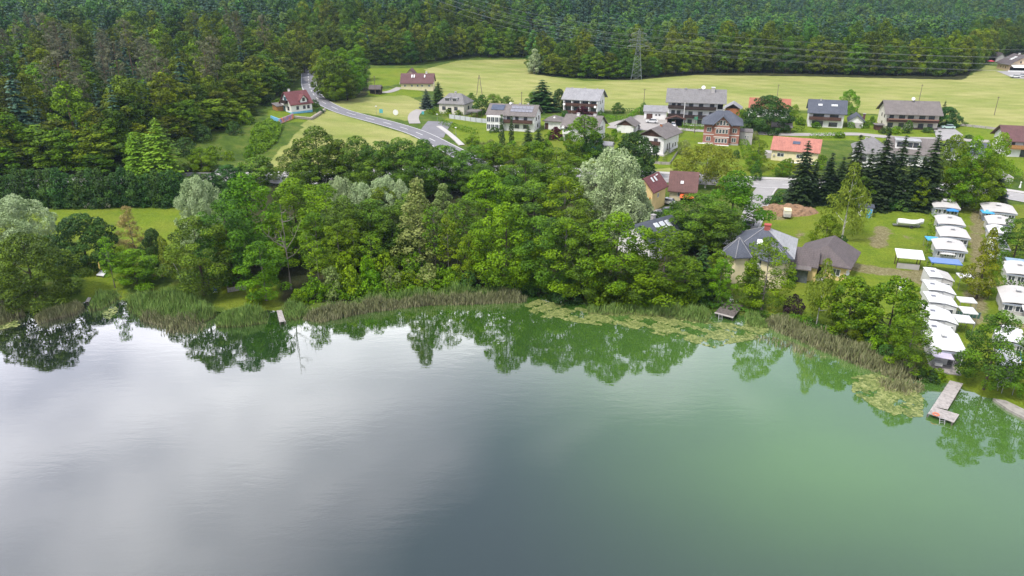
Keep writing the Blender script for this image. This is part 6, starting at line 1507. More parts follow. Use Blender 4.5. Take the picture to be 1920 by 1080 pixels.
caravan_front(1850, 438, 1894, -22, 4.4, 'caravan with white window band, second in the right row', windows=3)
caravan_front(1852, 456, 1884, -22, 3.6, 'white roofed caravan third in the right row behind the yellowish tree', PVC, PVC, windows=2)
caravan_front(1854, 486, 1886, -22, 4.6, 'white caravan with dark porch, fourth in the right row', PVC, PVC, windows=2)
canopy('tarp_canopy', 1884, 512, 1930, -24, 3.0, 2.1, PALEBLUET, 'pale blue grey tarpaulin canopy at the right edge', .4)
caravan_front(1884, 534, 1936, -24, 5.0, 'cream roofed caravan with hedge in front at the right edge', CARAV, CANVAS, windows=3)
r, w = caravan_front(1876, 590, 1940, -24, 5.6, 'large caravan with bowed white roof behind pale green board fence', CANVAS, CANVAS, windows=3, arch=.7)
sheet('white_cover', PVC, r, 2.3, 5.2, -1.6, -.1, lambda s, t: 1.9 + .35 * t, .05, 4, 3)
for i in range(6): MB().box(.2, 6.5, -2.6, -2.55, .02 + i * .2, .19 + i * .2).build('fence_board', FENCEG, r)
caravan_front(1866, 664, 1914, -24, 4.2, 'white caravan behind the large dark bank tree', CARAV, PVC, windows=3)
canopy('tarp_canopy', 1866, 694, 1910, -28, 2.6, 2.2, SKYT, 'bright blue tarpaulin canopy near the lake', .2)
caravan_front(1868, 712, 1903, -28, 3.6, 'white caravan with grey awning nearest the concrete slip', GREYBLUE, PVC, windows=2)
canopy('gazebo', 1876, 738, 1899, -28, 2.4, 2.1, GREYT, 'dark grey gazebo on the bank by the round sign', .7)

# ------------------------------------------------------------------ jetties and platforms
def lerp2(a, b, t): return (a[0] + (b[0] - a[0]) * t, a[1] + (b[1] - a[1]) * t)
def planks(root, a, b, c, d, n, z, mat, th=0.06, gap=0.08, name='plank'):
    """planks laid from side a-d to side b-c (a, b at the start)"""
    o0 = root.location
    for i in range(n):
        t0, t1 = i / n, (i + 1 - gap) / n; j = RNG.uniform(-.02, .02)
        q = [lerp2(a, d, t0), lerp2(b, c, t0), lerp2(b, c, t1), lerp2(a, d, t1)]
        MB().prism([(x - o0.x, y - o0.y) for x, y in q], z - o0.z - th, z - o0.z + RNG.uniform(-.008, .008)).build(name, mat, root)
def posts(root, pts, z0, z1, mat, r=.09, name='post'):
    for x, y in pts: MB().tube((x - root.location.x, y - root.location.y, z0), (x - root.location.x, y - root.location.y, z1), r, n=8).build(name, mat, root)
def ladder(root, p, yaw, z, n=4, wdt=.55, mat=METAL):
    l = MB(); ox, oy = p[0] - root.location.x, p[1] - root.location.y
    o = empty('ladder', (ox, oy, z), yaw); o.parent = root
    for x in (-wdt / 2, wdt / 2): MB().tube((x, 0, .1), (x, -.75, -.8), .035).build('rail', mat, o)
    for i in range(n): MB().tube((-wdt / 2, -.1 - .17 * i, 0 - .18 * i), (wdt / 2, -.1 - .17 * i, 0 - .18 * i), .03).build('rung', mat, o)
PL = lambda u, v, z=.5: plane(u, v, z)
A_, B_, C_, D_, E_, F_ = PL(1781, 713), PL(1806, 719), PL(1740, 775), PL(1789, 792), PL(1799, 777), PL(1777, 767.5)
G_ = lerp2(A_, C_, .80)
jt = tag(empty('jetty', (*lerp2(A_, B_, .5), 0)), 'long L shaped grey plank jetty at the campsite bank', 'jetty')
planks(jt, A_, B_, F_, G_, 24, .5, GREYW); planks(jt, G_, C_, D_, E_, 16, .5, GREYW)
posts(jt, [lerp2(A_, C_, .4), lerp2(A_, C_, .75), lerp2(B_, F_, .5), C_, lerp2(D_, C_, .06), lerp2(E_, G_, .06)], -2.5, .42, OLDW)
o = MB().tube((0, 0, 0), (.05, 0, 0), .05)
ladder(jt, lerp2(C_, D_, .55), math.radians(-20), .5)
lr = PL(1755, 777, .56); tor = MB(); n = 14
for i in range(n):
    a, b = 6.283 * i / n, 6.283 * (i + 1) / n; tor.tube((.33 * math.cos(a), .33 * math.sin(a), .07), (.33 * math.cos(b), .33 * math.sin(b), .07), .075, n=6)
tag(tor.build('life_ring', paint('orange_ring', (0.75, 0.22, 0.12), .6, .1), None, (lr[0], lr[1], .52)), 'orange life ring lying on the end of the plank jetty', 'life ring')
dk = [PL(1341, 585, .7), PL(1376, 594, .7), PL(1394, 572, .7), PL(1358, 567, .7)]
d_ = tag(empty('bathing_deck', (*dk[0], 0)), 'weathered square wooden deck with ladder beside the lily pads', 'deck')
planks(d_, dk[0], dk[1], dk[2], dk[3], 14, .7, OLDW); planks(d_, lerp2(dk[0], dk[3], -.1), lerp2(dk[1], dk[2], -.1), dk[1], dk[0], 1, .72, GREYW)
posts(d_, [lerp2(dk[0], dk[1], .05), lerp2(dk[0], dk[1], .95), lerp2(dk[3], dk[2], .05), lerp2(dk[3], dk[2], .95)], -2, .62, OLDW); posts(d_, [lerp2(dk[1], dk[2], .15), lerp2(dk[1], dk[2], .6), lerp2(dk[0], dk[3], .7)], .7, 1.5, OLDW, .06, 'rail_post')
ladder(d_, lerp2(lerp2(dk[0], dk[1], .3), dk[3], -.05), math.radians(-12), .68)
sj = [PL(518.5, 582), PL(528, 581), PL(535, 602), PL(524, 604)]
j2 = tag(empty('small_jetty', (*sj[0], 0)), 'short narrow plank jetty beside the green reed clump', 'jetty'); planks(j2, sj[0], sj[1], sj[2], sj[3], 10, .5, GREYW)
posts(j2, [lerp2(sj[3], sj[2], .1), lerp2(sj[3], sj[2], .9), lerp2(sj[0], sj[3], .5)], -2, .43, OLDW)
sj = [PL(160, 565, .4), PL(167, 566, .4), PL(171, 558, .4), PL(165, 557, .4)]
j2 = tag(empty('small_jetty', (*sj[0], 0)), 'tiny plank landing on the left shore', 'jetty'); planks(j2, sj[0], sj[1], sj[2], sj[3], 5, .4, GREYW); posts(j2, [lerp2(sj[0], sj[1], .2), lerp2(sj[0], sj[1], .8)], -1.5, .33, OLDW)
def platform(name, px, z, n, mat, label):
    P = [tuple(at(u, v)[:2]) for u, v in px]; g = max(gz(*q) for q in P); r = tag(empty(name, (*P[0], g)), label, 'platform')
    planks(r, P[0], P[1], P[2], P[3], n, g + z, mat, .08); posts(r, [lerp2(P[0], P[1], .1), lerp2(P[0], P[1], .9), lerp2(P[3], P[2], .9), lerp2(P[3], P[2], .1)], -.6, z - .09, OLDW, .07); return r
platform('wooden_platform', [(181, 519), (195, 521), (202, 511), (190, 510)], .35, 8, WFRAME, 'pale wooden platform on the left lawn')
pp = at(190, 515)
q = tag(empty('closed_parasol', (pp.x, pp.y, pp.z + .42)), 'closed yellow parasol standing on the pale platform', 'parasol'); MB().tube((0, 0, 0), (0, 0, 2.0), .03).build('pole', METAL, q); MB().chain([(0, 0, .7), (0, 0, 1.0), (0, 0, 1.9), (0, 0, 2.1)], [.10, .17, .08, .02], 8).build('folded_cover', paint('yellow_cloth', (0.72, 0.55, 0.16), .8), q)
r = platform('wooden_platform', [(284, 521), (310, 521), (315, 512), (290, 512)], .35, 9, REDW, 'red brown wooden platform beside the leaning birch')
p0, p1 = at(427, 549), at(462, 543)
r = tag(empty('board_fence', p0), 'low grey board fence round the dark plot on the mossy lawn', 'fence'); dv = p1 - p0
for i in range(3): MB().add([(0, 0, .05 + i * .28), (dv.x, dv.y, dv.z + .05 + i * .28), (dv.x, dv.y, dv.z + .30 + i * .28), (0, 0, .30 + i * .28), (0, .06, .05 + i * .28), (dv.x, dv.y + .06, dv.z + .05 + i * .28), (dv.x, dv.y + .06, dv.z + .30 + i * .28), (0, .06, .30 + i * .28)], [(0, 1, 2, 3), (7, 6, 5, 4), (0, 4, 5, 1), (3, 2, 6, 7), (0, 3, 7, 4), (1, 5, 6, 2)]).build('board', GREYW, r)
p2 = at(428, 528); dv2 = p2 - p0
MB().add([(0, .1, .05), (dv2.x, dv2.y, dv2.z + .05), (dv2.x, dv2.y, dv2.z + .8), (0, .1, .8), (.06, .1, .05), (dv2.x + .06, dv2.y, dv2.z + .05), (dv2.x + .06, dv2.y, dv2.z + .8), (.06, .1, .8)], [(0, 1, 2, 3), (7, 6, 5, 4), (0, 4, 5, 1), (3, 2, 6, 7), (0, 3, 7, 4), (1, 5, 6, 2)]).build('side_board', OLDW, r)
for t in (0, .5, 1): MB().box(dv.x * t - .06, dv.x * t + .06, dv.y * t + .08, dv.y * t + .2, -.3 + dv.z * t, 1.0 + dv.z * t).build('post', OLDW, r)
p0 = at(404, 550); r = tag(empty('garden_bench', p0, .5), 'small blue and white garden bench beside the green reeds', 'bench')
MB().box(-.4, .4, -.3, .3, .3, .42).build('seat', paint('white_seat', (.7, .7, .68), .7), r); MB().add([(-.4, .25, .42), (.4, .25, .42), (.4, .6, 1.2), (-.4, .6, 1.2), (-.4, .33, .42), (.4, .33, .42), (.4, .68, 1.2), (-.4, .68, 1.2)], [(0, 1, 2, 3), (7, 6, 5, 4), (0, 4, 5, 1), (3, 2, 6, 7), (0, 3, 7, 4), (1, 5, 6, 2)]).build('backrest', paint('blue_cloth', (.05, .10, .40), .8), r)
for x in (-.35, .3):
    for y in (-.25, .2): MB().box(x, x + .05, y, y + .05, -.1, .3).build('leg', METAL, r)
# white chair on the deck
p0 = PL(1371, 566, .72); r = tag(empty('garden_chair', (*p0, .72), .3), 'white garden chair standing on the square bathing deck', 'chair')
MB().box(-.25, .25, -.25, .25, .4, .45).build('seat', WFRAME, r); MB().box(-.25, .25, .2, .25, .46, .95).build('backrest', WFRAME, r)
for x in (-.24, .19):
    for y in (-.24, .19): MB().box(x, x + .05, y, y + .05, 0, .4).build('leg', WFRAME, r)
# concrete slip along the bank at the right
Q = [PL(u, v, .3) for u, v in ((1862, 747), (1886, 751), (1926, 770), (1975, 800), (1975, 818), (1926, 786), (1888, 766))]
tag(MB().prism(Q, -1.0, .32).build('concrete_slip', paint('old_concrete', (0.33, 0.31, 0.28), .9, .25, 1.2)), 'pale concrete slip along the campsite bank', 'slipway')

# ------------------------------------------------------------------ villa garden things
S = House('garden_shed', 'white garden shed with dark doorway and light blue sheet', (1609, 406), 1634, -22, 2.6, 2.2, 'flat', 0, WHITE, R_SLATE, .3, cat='shed'); S.part('doorway', DARKOP, .5, S.w * .55, -.05, -.006, 0, 1.9); S.part('blue_sheet', SKYT, S.w * .58, S.w * .95, -.35, -.06, -.1, 1.9)
p, ps, w = place(1681, 424, 1729, -18); r = tag(empty('covered_boat', p, ps), 'boat on a trailer under a white tarpaulin on the villa lawn', 'boat')
bm_ = MB(); secs = []
for i in range(9):
    t = i / 8; x = w * t; wd = 1.15 * (1 - .75 * max(0, (t - .55) / .45) ** 1.5) * (.9 + .1 * min(1, t * 4)); kz = .55 + .55 * max(0, (t - .5) / .5) ** 2; top = 1.75 + .25 * math.sin(t * 9) * .3 + (.25 if t > .85 else 0)
    secs.append([(x, -wd, kz + .55), (x, -wd * .6, kz), (x, wd * .6, kz), (x, wd, kz + .55), (x, wd * .95, top - .45), (x, 0, top), (x, -wd * .95, top - .45)])
V = [q for s_ in secs for q in s_]; F = [(i * 7 + k, i * 7 + (k + 1) % 7, (i + 1) * 7 + (k + 1) % 7, (i + 1) * 7 + k) for i in range(8) for k in range(7)] + [tuple(range(7))[::-1], tuple(range(56, 63))]
obj('tarpaulin', mesh_of('tarpaulin', V, F, PVC), r); MB().box(-.8, w * .8, -.5, .5, .3, .42).build('trailer_frame', METAL, r)
for y in (-1.0, .86): MB().tube((w * .55, y, .3), (w * .55, y + .14, .3), .32, n=12).build('wheel', TYRE, r)
p = at(1718, 424); tag(MB().box(-.6, .6, -.5, .5, -.1, .8).build('white_box', PVC, None, p, (0, 0, -.3)), 'white covered box next to the boat under the tarpaulin', 'box')
p, ps, w = place(1469, 411, 1482, -16); r = tag(empty('box_trailer', p, ps), 'small pale box trailer parked before the soil heap', 'trailer')
MB().box(0, w, 0, 2.6, .5, 1.9).build('box_body', IVORY, r); MB().box(.05, w - .05, -.04, -.005, .55, 1.2).build('tailgate', GREYREN, r); MB().box(-.05, w + .05, -.05, 2.65, 1.902, 2.0).build('lid', PALEYEL, r)
for x in (-.12, w - .02): MB().tube((x, 1.3, .28), (x + .14, 1.3, .28), .3, n=10).build('wheel', TYRE, r)
p, ps, w = place(1680, 503, 1724, -17); r = tag(empty('garden_shelter', p, ps), 'open shelter with white roof and low grey wall on the lawn', 'shelter')
MB().prism([(-.5, 2.2), (2.7, 2.9), (2.7, 3.0), (-.5, 2.3)], -.3, w + .4, 'x').build('roof', PVC, r); MB().box(.1, w - .1, .1, .25, -.3, 1.0).build('low_wall', GREYREN, r)
for x in (.05, w - .17):
    for y in (.3, 2.4): MB().box(x, x + .12, y, y + .12, -.3, 2.35 if y < 1 else 2.75).build('post', BROWNW, r)
p = at(1692, 536); r = tag(empty('covered_dinghy', p, math.radians(70)), 'rounded white tarpaulin cover over a dinghy behind the right maple', 'boat')
V, F = [], []
for j in range(9):
    t = j / 8; wd = 1.05 * math.sin(math.pi * (.06 + .88 * t)) ** .6; hh = 1.15 * math.sin(math.pi * (.08 + .86 * t)) ** .5
    for i in range(9): a = math.pi * i / 8; V.append((-2.6 + 5.2 * t, wd * math.cos(a), hh * math.sin(a) - .1))
F = [(j * 9 + i, j * 9 + i + 1, (j + 1) * 9 + i + 1, (j + 1) * 9 + i) for j in range(8) for i in range(8)] + [tuple(range(9)), tuple(range(72, 81))[::-1]]
obj('cover', mesh_of('cover', V, F, PVC, True), r); MB().box(-2, 2, -.4, .4, -.25, -.11).build('cradle', OLDW, r)
# soil heap
rng = np.random.default_rng(5); c = at(1474, 397); V, F = [], []; n = 26
for j in range(n):
    for i in range(n):
        x, y = -7.5 + 15 * i / (n - 1), -4 + 8 * j / (n - 1); e_ = max(0, 1 - (x / 7.3) ** 2 - (y / 3.8) ** 2)
        V.append((c.x + x, c.y + y, gz(c.x + x, c.y + y) - .12 + (1.9 * e_ ** .7 * (.75 + .4 * math.sin(x * 1.1 + 1) * math.cos(y * 1.3)) + rng.normal() * .12 * (e_ > 0))))
F = [(j * n + i, j * n + i + 1, (j + 1) * n + i + 1, (j + 1) * n + i) for j in range(n - 1) for i in range(n - 1)]
tag(obj('soil_heap', mesh_of('soil_heap', V, F, paint('dug_soil', (0.27, 0.165, 0.095), .95, .3, 1.5))), 'heap of brown dug soil beside the side lane', 'soil heap')
p = at(357, 420); tw = MB(); rng = np.random.default_rng(9)
for i in range(70):
    a = rng.uniform(0, 6.28); q = Vector(rng.normal(size=3) * np.array([.9, .7, .25])) + Vector((0, 0, .5)); L = rng.uniform(.6, 1.6); d = Vector((math.cos(a), math.sin(a), rng.uniform(-.3, .5))) * L
    tw.chain([q - d * .5, q + d * .5], [.05, .02], 4)
tag(tw.build('brush_pile', paint('cut_twigs', (0.30, 0.20, 0.15), .95, .2), None, p), 'pile of cut brushwood at the right end of the left meadow', 'brush pile')['kind'] = 'stuff'
# ------------------------------------------------------------------ cars
def car(u, v, yaw, c, label, est=False, group=None):
    p = at(u, v); r = tag(empty('car', (p.x, p.y, p.z + .12), math.radians(yaw)), label, 'car', group)
    cp = paint('car_paint_%02d%02d%02d' % tuple(int(x * 99) for x in c), c, .3, .04, 1, spec=.6, coat=.6)
    body = [(-2.1, .35), (-2.15, .62), (-2.0, .86), (-1.0, .95), (1.35, .98), (2.05, .9), (2.12, .6), (2.08, .35)]
    MB().prism(body, -.86, .86, 'y').build('body', cp, r)
    e = 1.95 if est else 1.75
    MB().add([(-1.05, -.78, .95), (e, -.78, .97), (e, .78, .97), (-1.05, .78, .95), (-.4, -.62, 1.42), (e - .4, -.62, 1.44), (e - .4, .62, 1.44), (-.4, .62, 1.42)], [(0, 3, 2, 1), (0, 1, 5, 4), (1, 2, 6, 5), (2, 3, 7, 6), (3, 0, 4, 7), (4, 5, 6, 7)]).build('windows', GLASS, r)
    MB().box(-.38, e - .42, -.61, .61, 1.445, 1.49).build('car_roof', cp, r)
    for x in (-1.35, 1.3):
        for y in (-.9, .72): w_ = MB().tube((x, y, .32), (x, y + .18, .32), .32, n=12).build('wheel', TYRE, r); MB().tube((x, y - .01 if y < 0 else y + .1, .32), (x, y + .08 if y < 0 else y + .19, .32), .17, n=8).build('rim', METAL, w_)
    for y in (-.72, .42): MB().box(-2.17, -2.1, y, y + .3, .62, .78).build('headlight', WFRAME, r)
    return r
car(1222, 231, -12, (.75, .75, .75), 'white car parked in front of the low hotel garage'); car(1262, 238, 78, (.78, .78, .78), 'white car parked nose out beside the hotel porch', True)
car(1236, 223, -12, (.08, .10, .14), 'dark blue car behind the white one at the hotel garage'); car(1192, 243, 60, (.05, .05, .055), 'black car beside the small brown gabled garage')
car(1777, 242, -14, (.48, .66, .60), 'pale mint green car on the car park right of the long chalet'); car(1903, 146, -10, (.76, .76, .77), 'white car parked below the far sand coloured inn'); car(1916, 144, -10, (.6, .6, .62), 'silver car at the far inn beside the white one')
car(1250, 383, -40, (.55, .55, .56), 'silver grey car between the two yellow houses'); car(1249, 402, 20, (.10, .11, .15), 'dark car below the two yellow houses'); car(1402, 426, 55, (.06, .06, .065), 'dark car at the lower end of the side lane')

# ------------------------------------------------------------------ pylon and power lines
pb = at(1193, 149); zt = top_z(pb.y, 54); Hh = zt - pb.z
py = tag(empty('lattice_pylon', pb, math.radians(-12)), 'tall grey lattice power pylon at the edge of the hay field', 'pylon')
STEEL = paint('galvanised_steel', (0.20, 0.235, 0.22), .6, .1, 1, .3)
def lattice(mb, z0, z1, a0, a1, n, r=.06):
    for i in range(n):
        za, zb = z0 + (z1 - z0) * i / n, z0 + (z1 - z0) * (i + 1) / n; wa, wb = a0 + (a1 - a0) * i / n, a0 + (a1 - a0) * (i + 1) / n
        Ca = [(-wa, -wa, za), (wa, -wa, za), (wa, wa, za), (-wa, wa, za)]; Cb = [(-wb, -wb, zb), (wb, -wb, zb), (wb, wb, zb), (-wb, wb, zb)]
        for k in range(4):
            mb.tube(Ca[k], Cb[k], r * 1.3, n=4); mb.tube(Ca[k], Cb[(k + 1) % 4], r * .7, n=4); mb.tube(Ca[(k + 1) % 4], Cb[k], r * .7, n=4); mb.tube(Cb[k], Cb[(k + 1) % 4], r * .7, n=4)
t_ = MB(); lattice(t_, -.5, Hh * .62, 2.6, .95, 6); lattice(t_, Hh * .62, Hh * .93, .95, .5, 4); lattice(t_, Hh * .93, Hh, .5, .06, 1); tw_ = t_.build('tower', STEEL, py)
ARMS = [(.66, 5.2), (.78, 4.4), (.90, 3.6)]; ATT = []
for f, L in ARMS:
    a = MB(); z = Hh * f
    for s in (-1, 1):
        for y in (-.5, .5): a.tube((0, y, z), (s * L, 0, z + .1), .08, n=4); a.tube((0, y, z + 1.3), (s * L, 0, z + .1), .07, n=4)
        ATT.append((s * L, z - 1.0)); MB().tube((s * L, 0, z + .05), (s * L, 0, z - 1.0), .09, n=6).build('insulator', paint('insulator', (.25, .2, .18), .4), py)
    a.build('cross_arm', STEEL, py)
ATT.append((0, Hh))
ca, sa = math.cos(math.radians(-12)), math.sin(math.radians(-12))
def wire(p, q, sag, r=.03, n=26):
    pts = []
    for i in range(n + 1):
        t = i / n; v = p.lerp(q, t); v = v - Vector((0, 0, 4 * sag * t * (1 - t))); pts.append(v)
    m_ = MB().chain([v - p for v in pts], [r] * (n + 1), 4)
    return m_.build('power_line', paint('wire', (0.24, 0.25, 0.27), .5, .05), None, p)
for x, z in ATT:
    p = Vector((pb.x + x * ca, pb.y + x * sa, pb.z + z))
    qL = Vector((-150 + x, 560, pb.z + z + 66)); qR = Vector((430 + x, 300 - abs(x) * .1 + x * .4, 11 + z))
    tag(wire(p, qL, 14), 'thin power line running from the pylon up over the left wood', 'power line', 'power lines left of the pylon')
    tag(wire(p, qR, 9), 'thin power line running from the pylon to the right across the dark wood', 'power line', 'power lines right of the pylon')
# poles, lamps, signs
POLE = paint('pole_wood', (0.17, 0.135, 0.11), .9, .2, 3)
def pole(u, v, vt, label, r=.13, group=None, kind='utility_pole'):
    p = at(u, v); H = top_z(p.y, vt) - p.z; o = tag(empty(kind, p), label, 'pole', group)
    MB().chain([(0, 0, -.5), (0, 0, H)], [r, r * .7], 8).build('shaft', POLE, o); MB().box(-.5, .5, -.06, .06, H - .5, H - .36).build('crossbar', POLE, o); return o
pole(1864, 216, 181, 'wooden pole in the field right of the long chalet'); pole(1723, 190, 158, 'wooden pole in the field behind the long chalet'); pole(1457, 182, 158, 'wooden pole in the field above the orange roof')
pole(624, 190, 158, 'wooden pole at the road bend trees'); pole(704, 178, 142, 'wooden pole beside the dark hut'); pole(1207, 196, 166, 'wooden pole in the field behind the hotel garage'); pole(978, 196, 172, 'thin wooden pole in the field above the solar roof'); pole(1302, 250, 216, 'wooden pole on the grass left of the brick house')
p = at(899, 178); H = top_z(p.y, 141) - p.z; o = tag(empty('double_pole', p), 'A shaped double wooden pole in the hay field', 'pole')
for s in (-1, 1): MB().tube((s * 1.25, 0, -.4), (s * .12, 0, H), .15, .1).build('leg', POLE, o)
MB().box(-.7, .7, -.07, .07, H - 1.3, H - 1.15).build('crossbar', POLE, o); MB().box(-.75, .75, -.08, .08, H * .5, H * .5 + .14).build('brace', POLE, o)
def lamp(u, v, vt, label):
    p = at(u, v); H = top_z(p.y, vt) - p.z; o = tag(empty('street_lamp', p), label, 'street lamp', 'street lamps along the roads')
    MB().chain([(0, 0, -.3), (0, 0, H)], [.07, .05], 6).build('post', METAL, o); MB().chain([(0, 0, H), (0, 0, H + .18), (0, 0, H + .3)], [.18, .42, .1], 10).build('lamp_head', WFRAME, o)
lamp(617, 188, 174, 'street lamp at the inner side of the road bend'); lamp(706, 214, 200, 'street lamp in the meadow beside the blue sign'); lamp(820, 226, 215, 'street lamp at the road junction'); lamp(855, 256, 240, 'street lamp on the bank below the clipped hedge'); lamp(943, 268, 256, 'street lamp in front of the slim cypress'); lamp(592, 160, 147, 'street lamp beside the upper hill road')
p = at(715, 215.5); o = tag(empty('town_sign', p, math.radians(-8)), 'light blue sign on posts beside the hill road', 'sign'); MB().box(-.65, .65, -.04, .04, .7, 2.1).build('panel', paint('teal_sign', (0.10, 0.42, 0.45), .5, .1), o)
for x in (-.55, .48): MB().box(x, x + .07, .045, .1, -.3, 2.1).build('post', METAL, o)
p = at(742, 217); o = tag(empty('round_sign', p, math.radians(-8)), 'large round white sign standing in the meadow', 'sign'); MB().tube((0, -.04, 1.2), (0, .04, 1.2), 1.0, n=20).build('disc', WFRAME, o); MB().box(-.06, .06, .05, .12, -.3, 1.2).build('post', METAL, o)
p = at(793, 217); o = tag(empty('blue_sign', p), 'small blue sign at the hip roofed house drive', 'sign'); MB().box(-.45, .45, -.04, .04, .5, 1.6).build('panel', paint('teal_sign', (0.1, 0.42, 0.45)), o); MB().box(-.05, .05, .045, .1, -.3, 1.6).build('post', METAL, o)
p = at(1871, 733); o = tag(empty('bathing_sign', p, .35), 'round white sign with blue centre on the campsite bank', 'sign'); MB().tube((0, -.03, 1.0), (0, .03, 1.0), .48, n=20).build('disc', WFRAME, o); MB().tube((0, -.05, 1.0), (0, -.032, 1.0), .26, n=16).build('emblem', paint('blue_emblem', (.06, .2, .5), .5), o); MB().box(-.03, .03, .035, .08, -.2, 1.0).build('post', METAL, o)
p = at(1912, 352); o = tag(empty('white_marker', p), 'small white post figure beside the main road at right', 'marker'); MB().chain([(0, 0, -.2), (0, 0, .9), (0, 0, 1.0), (0, 0, 1.4)], [.28, .14, .1, .03], 8).build('body', WFRAME, o); MB().sphere((0, 0, 1.4), .2).build('head', WFRAME, o)
# guard rail of the road bend
N = normals(HILLROAD); q = (HILLROAD + N * 4.1)[3:46] if len(HILLROAD) > 50 else HILLROAD
g0 = Vector((q[0][0], q[0][1], gz(*q[0]))); gr = tag(empty('guard_rail', g0), 'grey guard rail along the outer edge of the road bend', 'guard rail')
rl = MB().chain([(x - g0.x, y - g0.y, gz(x, y) + .62 - g0.z) for x, y in q], [.13] * len(q), 4); rl.build('rail', STEEL, gr)
for x, y in q[::3]: MB().box(x - g0.x - .05, x - g0.x + .05, y - g0.y - .05, y - g0.y + .05, gz(x, y) - .3 - g0.z, gz(x, y) + .6 - g0.z).build('post', STEEL, gr)
# ------------------------------------------------------------------ hedges, fences, walls
def hedge(px, h, wd, label, mat=None, seed=1, dens=26):
    rng = np.random.default_rng(seed); P, s = smooth_line(world(px), .5); N = normals(P); n = int(s[-1] * (2 * h + wd) * dens / 2.2)
    k = rng.integers(0, len(P), n); side = rng.random(n); out_n = np.zeros((n, 3)); pos = np.zeros((n, 3))
    f = h / (2 * h + wd)
    L_, R_, T2 = side < f, (side >= f) & (side < 2 * f), side >= 2 * f
    lat = np.where(L_, -wd / 2, np.where(R_, wd / 2, rng.uniform(-wd / 2, wd / 2, n))) + rng.normal(size=n) * .06; zz = np.where(T2, h + rng.normal(size=n) * .07, rng.uniform(0, h, n))
    xy = P[k] + N[k] * lat[:, None] + rng.normal(size=(n, 2)) * .15; pos[:, :2] = xy; pos[:, 2] = ground(xy[:, 0], xy[:, 1]) + zz
    out_n[:, :2] = N[k] * np.where(L_, -1, np.where(R_, 1, 0))[:, None]; out_n[:, 2] = np.where(T2, 1, .25)
    me = leaf_mesh('hedge', [(cards(pos, unit(out_n + rng.normal(size=(n, 3)) * .45), .32, .75, rng), rng.random(n))], mat or LF['bright'])
    o = obj('hedge', me); return tag(o, label, 'hedge')
hedge([(826, 232), (845, 238), (868, 246), (894, 252)], 1.6, 1.3, 'clipped bright hedge sloping down beside the junction', seed=1); hedge([(802, 212), (825, 217), (846, 219)], 1.4, 1.0, 'hedge in front of the hip roofed house', LF['ash'], 2)
hedge([(1128, 220), (1150, 226), (1172, 226)], 1.5, 1.3, 'clipped hedge below the chalet garden', seed=3); hedge([(1178, 226), (1192, 214), (1206, 206)], 1.7, 1.3, 'bright hedge climbing towards the hotel garage', seed=4)
hedge([(1280, 241), (1300, 243), (1320, 244)], 1.9, 1.4, 'dark clipped hedge in front of the hotel ground floor', LF['ash'], 5); hedge([(1424, 246), (1470, 248), (1508, 247)], 1.7, 1.6, 'long dark hedge beside the village lane', LF['alder'], 6)
hedge([(1158, 209), (1180, 210), (1196, 210)], 1.3, 1.0, 'dark hedge behind the chalet garden', LF['hedge'], 7); hedge([(1520, 259), (1560, 259), (1576, 258)], 1.6, 1.5, 'clipped hedge below the village lane near the salmon roof', LF['ash'], 8)
hedge([(1862, 302), (1876, 316), (1896, 330), (1916, 344)], 2.2, 2.2, 'thick green hedge below the house at the right edge', LF['ash'], 9); hedge([(1884, 536), (1905, 539), (1935, 543)], 1.1, .8, 'low hedge in front of the cream roofed caravan', LF['alder'], 10)
hedge([(1390, 256), (1396, 280), (1402, 300)], 1.8, 2.4, 'bushy hedge between brick house and salmon roofed house', LF['ash'], 11); hedge([(1282, 246), (1262, 268), (1250, 290), (1244, 308)], 1.0, .7, 'thin hedge along the garden fence of the brick house', LF['sage'], 12, 18)
hedge([(1440, 318), (1480, 320), (1530, 322)], 1.5, 1.6, 'flowering yellow green hedge below the salmon roofed house', LF['olive'], 13)
def panel_fence(px, h, label, mat, pitch=2.0, name='panel_fence', thick=.06):
    P, s = smooth_line(world(px), pitch); g0 = Vector((*P[0], gz(*P[0]))); o = tag(empty(name, g0), label, 'fence')
    for a, b in zip(P[:-1], P[1:]):
        za, zb = gz(*a) - g0.z, gz(*b) - g0.z; d = b - a; nn = np.array([-d[1], d[0]]) / np.linalg.norm(d) * thick; a = a + d * .03; b = b - d * .03
        x0, y0, x1, y1 = a[0] - g0.x, a[1] - g0.y, b[0] - g0.x, b[1] - g0.y
        MB().add([(x0, y0, za - .1), (x1, y1, zb - .1), (x1, y1, zb + h), (x0, y0, za + h), (x0 + nn[0], y0 + nn[1], za - .1), (x1 + nn[0], y1 + nn[1], zb - .1), (x1 + nn[0], y1 + nn[1], zb + h), (x0 + nn[0], y0 + nn[1], za + h)], [(0, 1, 2, 3), (7, 6, 5, 4), (0, 4, 5, 1), (3, 2, 6, 7), (0, 3, 7, 4), (1, 5, 6, 2)]).build('panel', mat, o)
        MB().box(x0 - .06, x0 + .06, y0 - .06, y0 + .06, za - .3, za + h + .12).build('post', METAL, o)
    return o
panel_fence([(842, 222), (866, 225), (890, 229), (915, 231)], 1.5, 'pale grey panel fence beside the hip roofed house', paint('pale_panel', (.52, .54, .57), .6, .06))
panel_fence([(1222, 306), (1240, 309), (1256, 309)], .8, 'low grey fence at the foot of the white gable house garden', GREYW, 1.6); panel_fence([(1256, 309), (1266, 294), (1276, 280)], .8, 'garden fence running uphill beside the brick house', GREYW, 2.0)
panel_fence([(1800, 236), (1840, 240), (1872, 244)], .8, 'thin wooden field fence right of the mint green car', GREYW, 2.6, 'field_fence', .03)
panel_fence([(1866, 322), (1880, 336), (1896, 346)], 1.8, 'pale garden wall panels right of the road trees', PAVE, 3.0, 'garden_wall', .25)
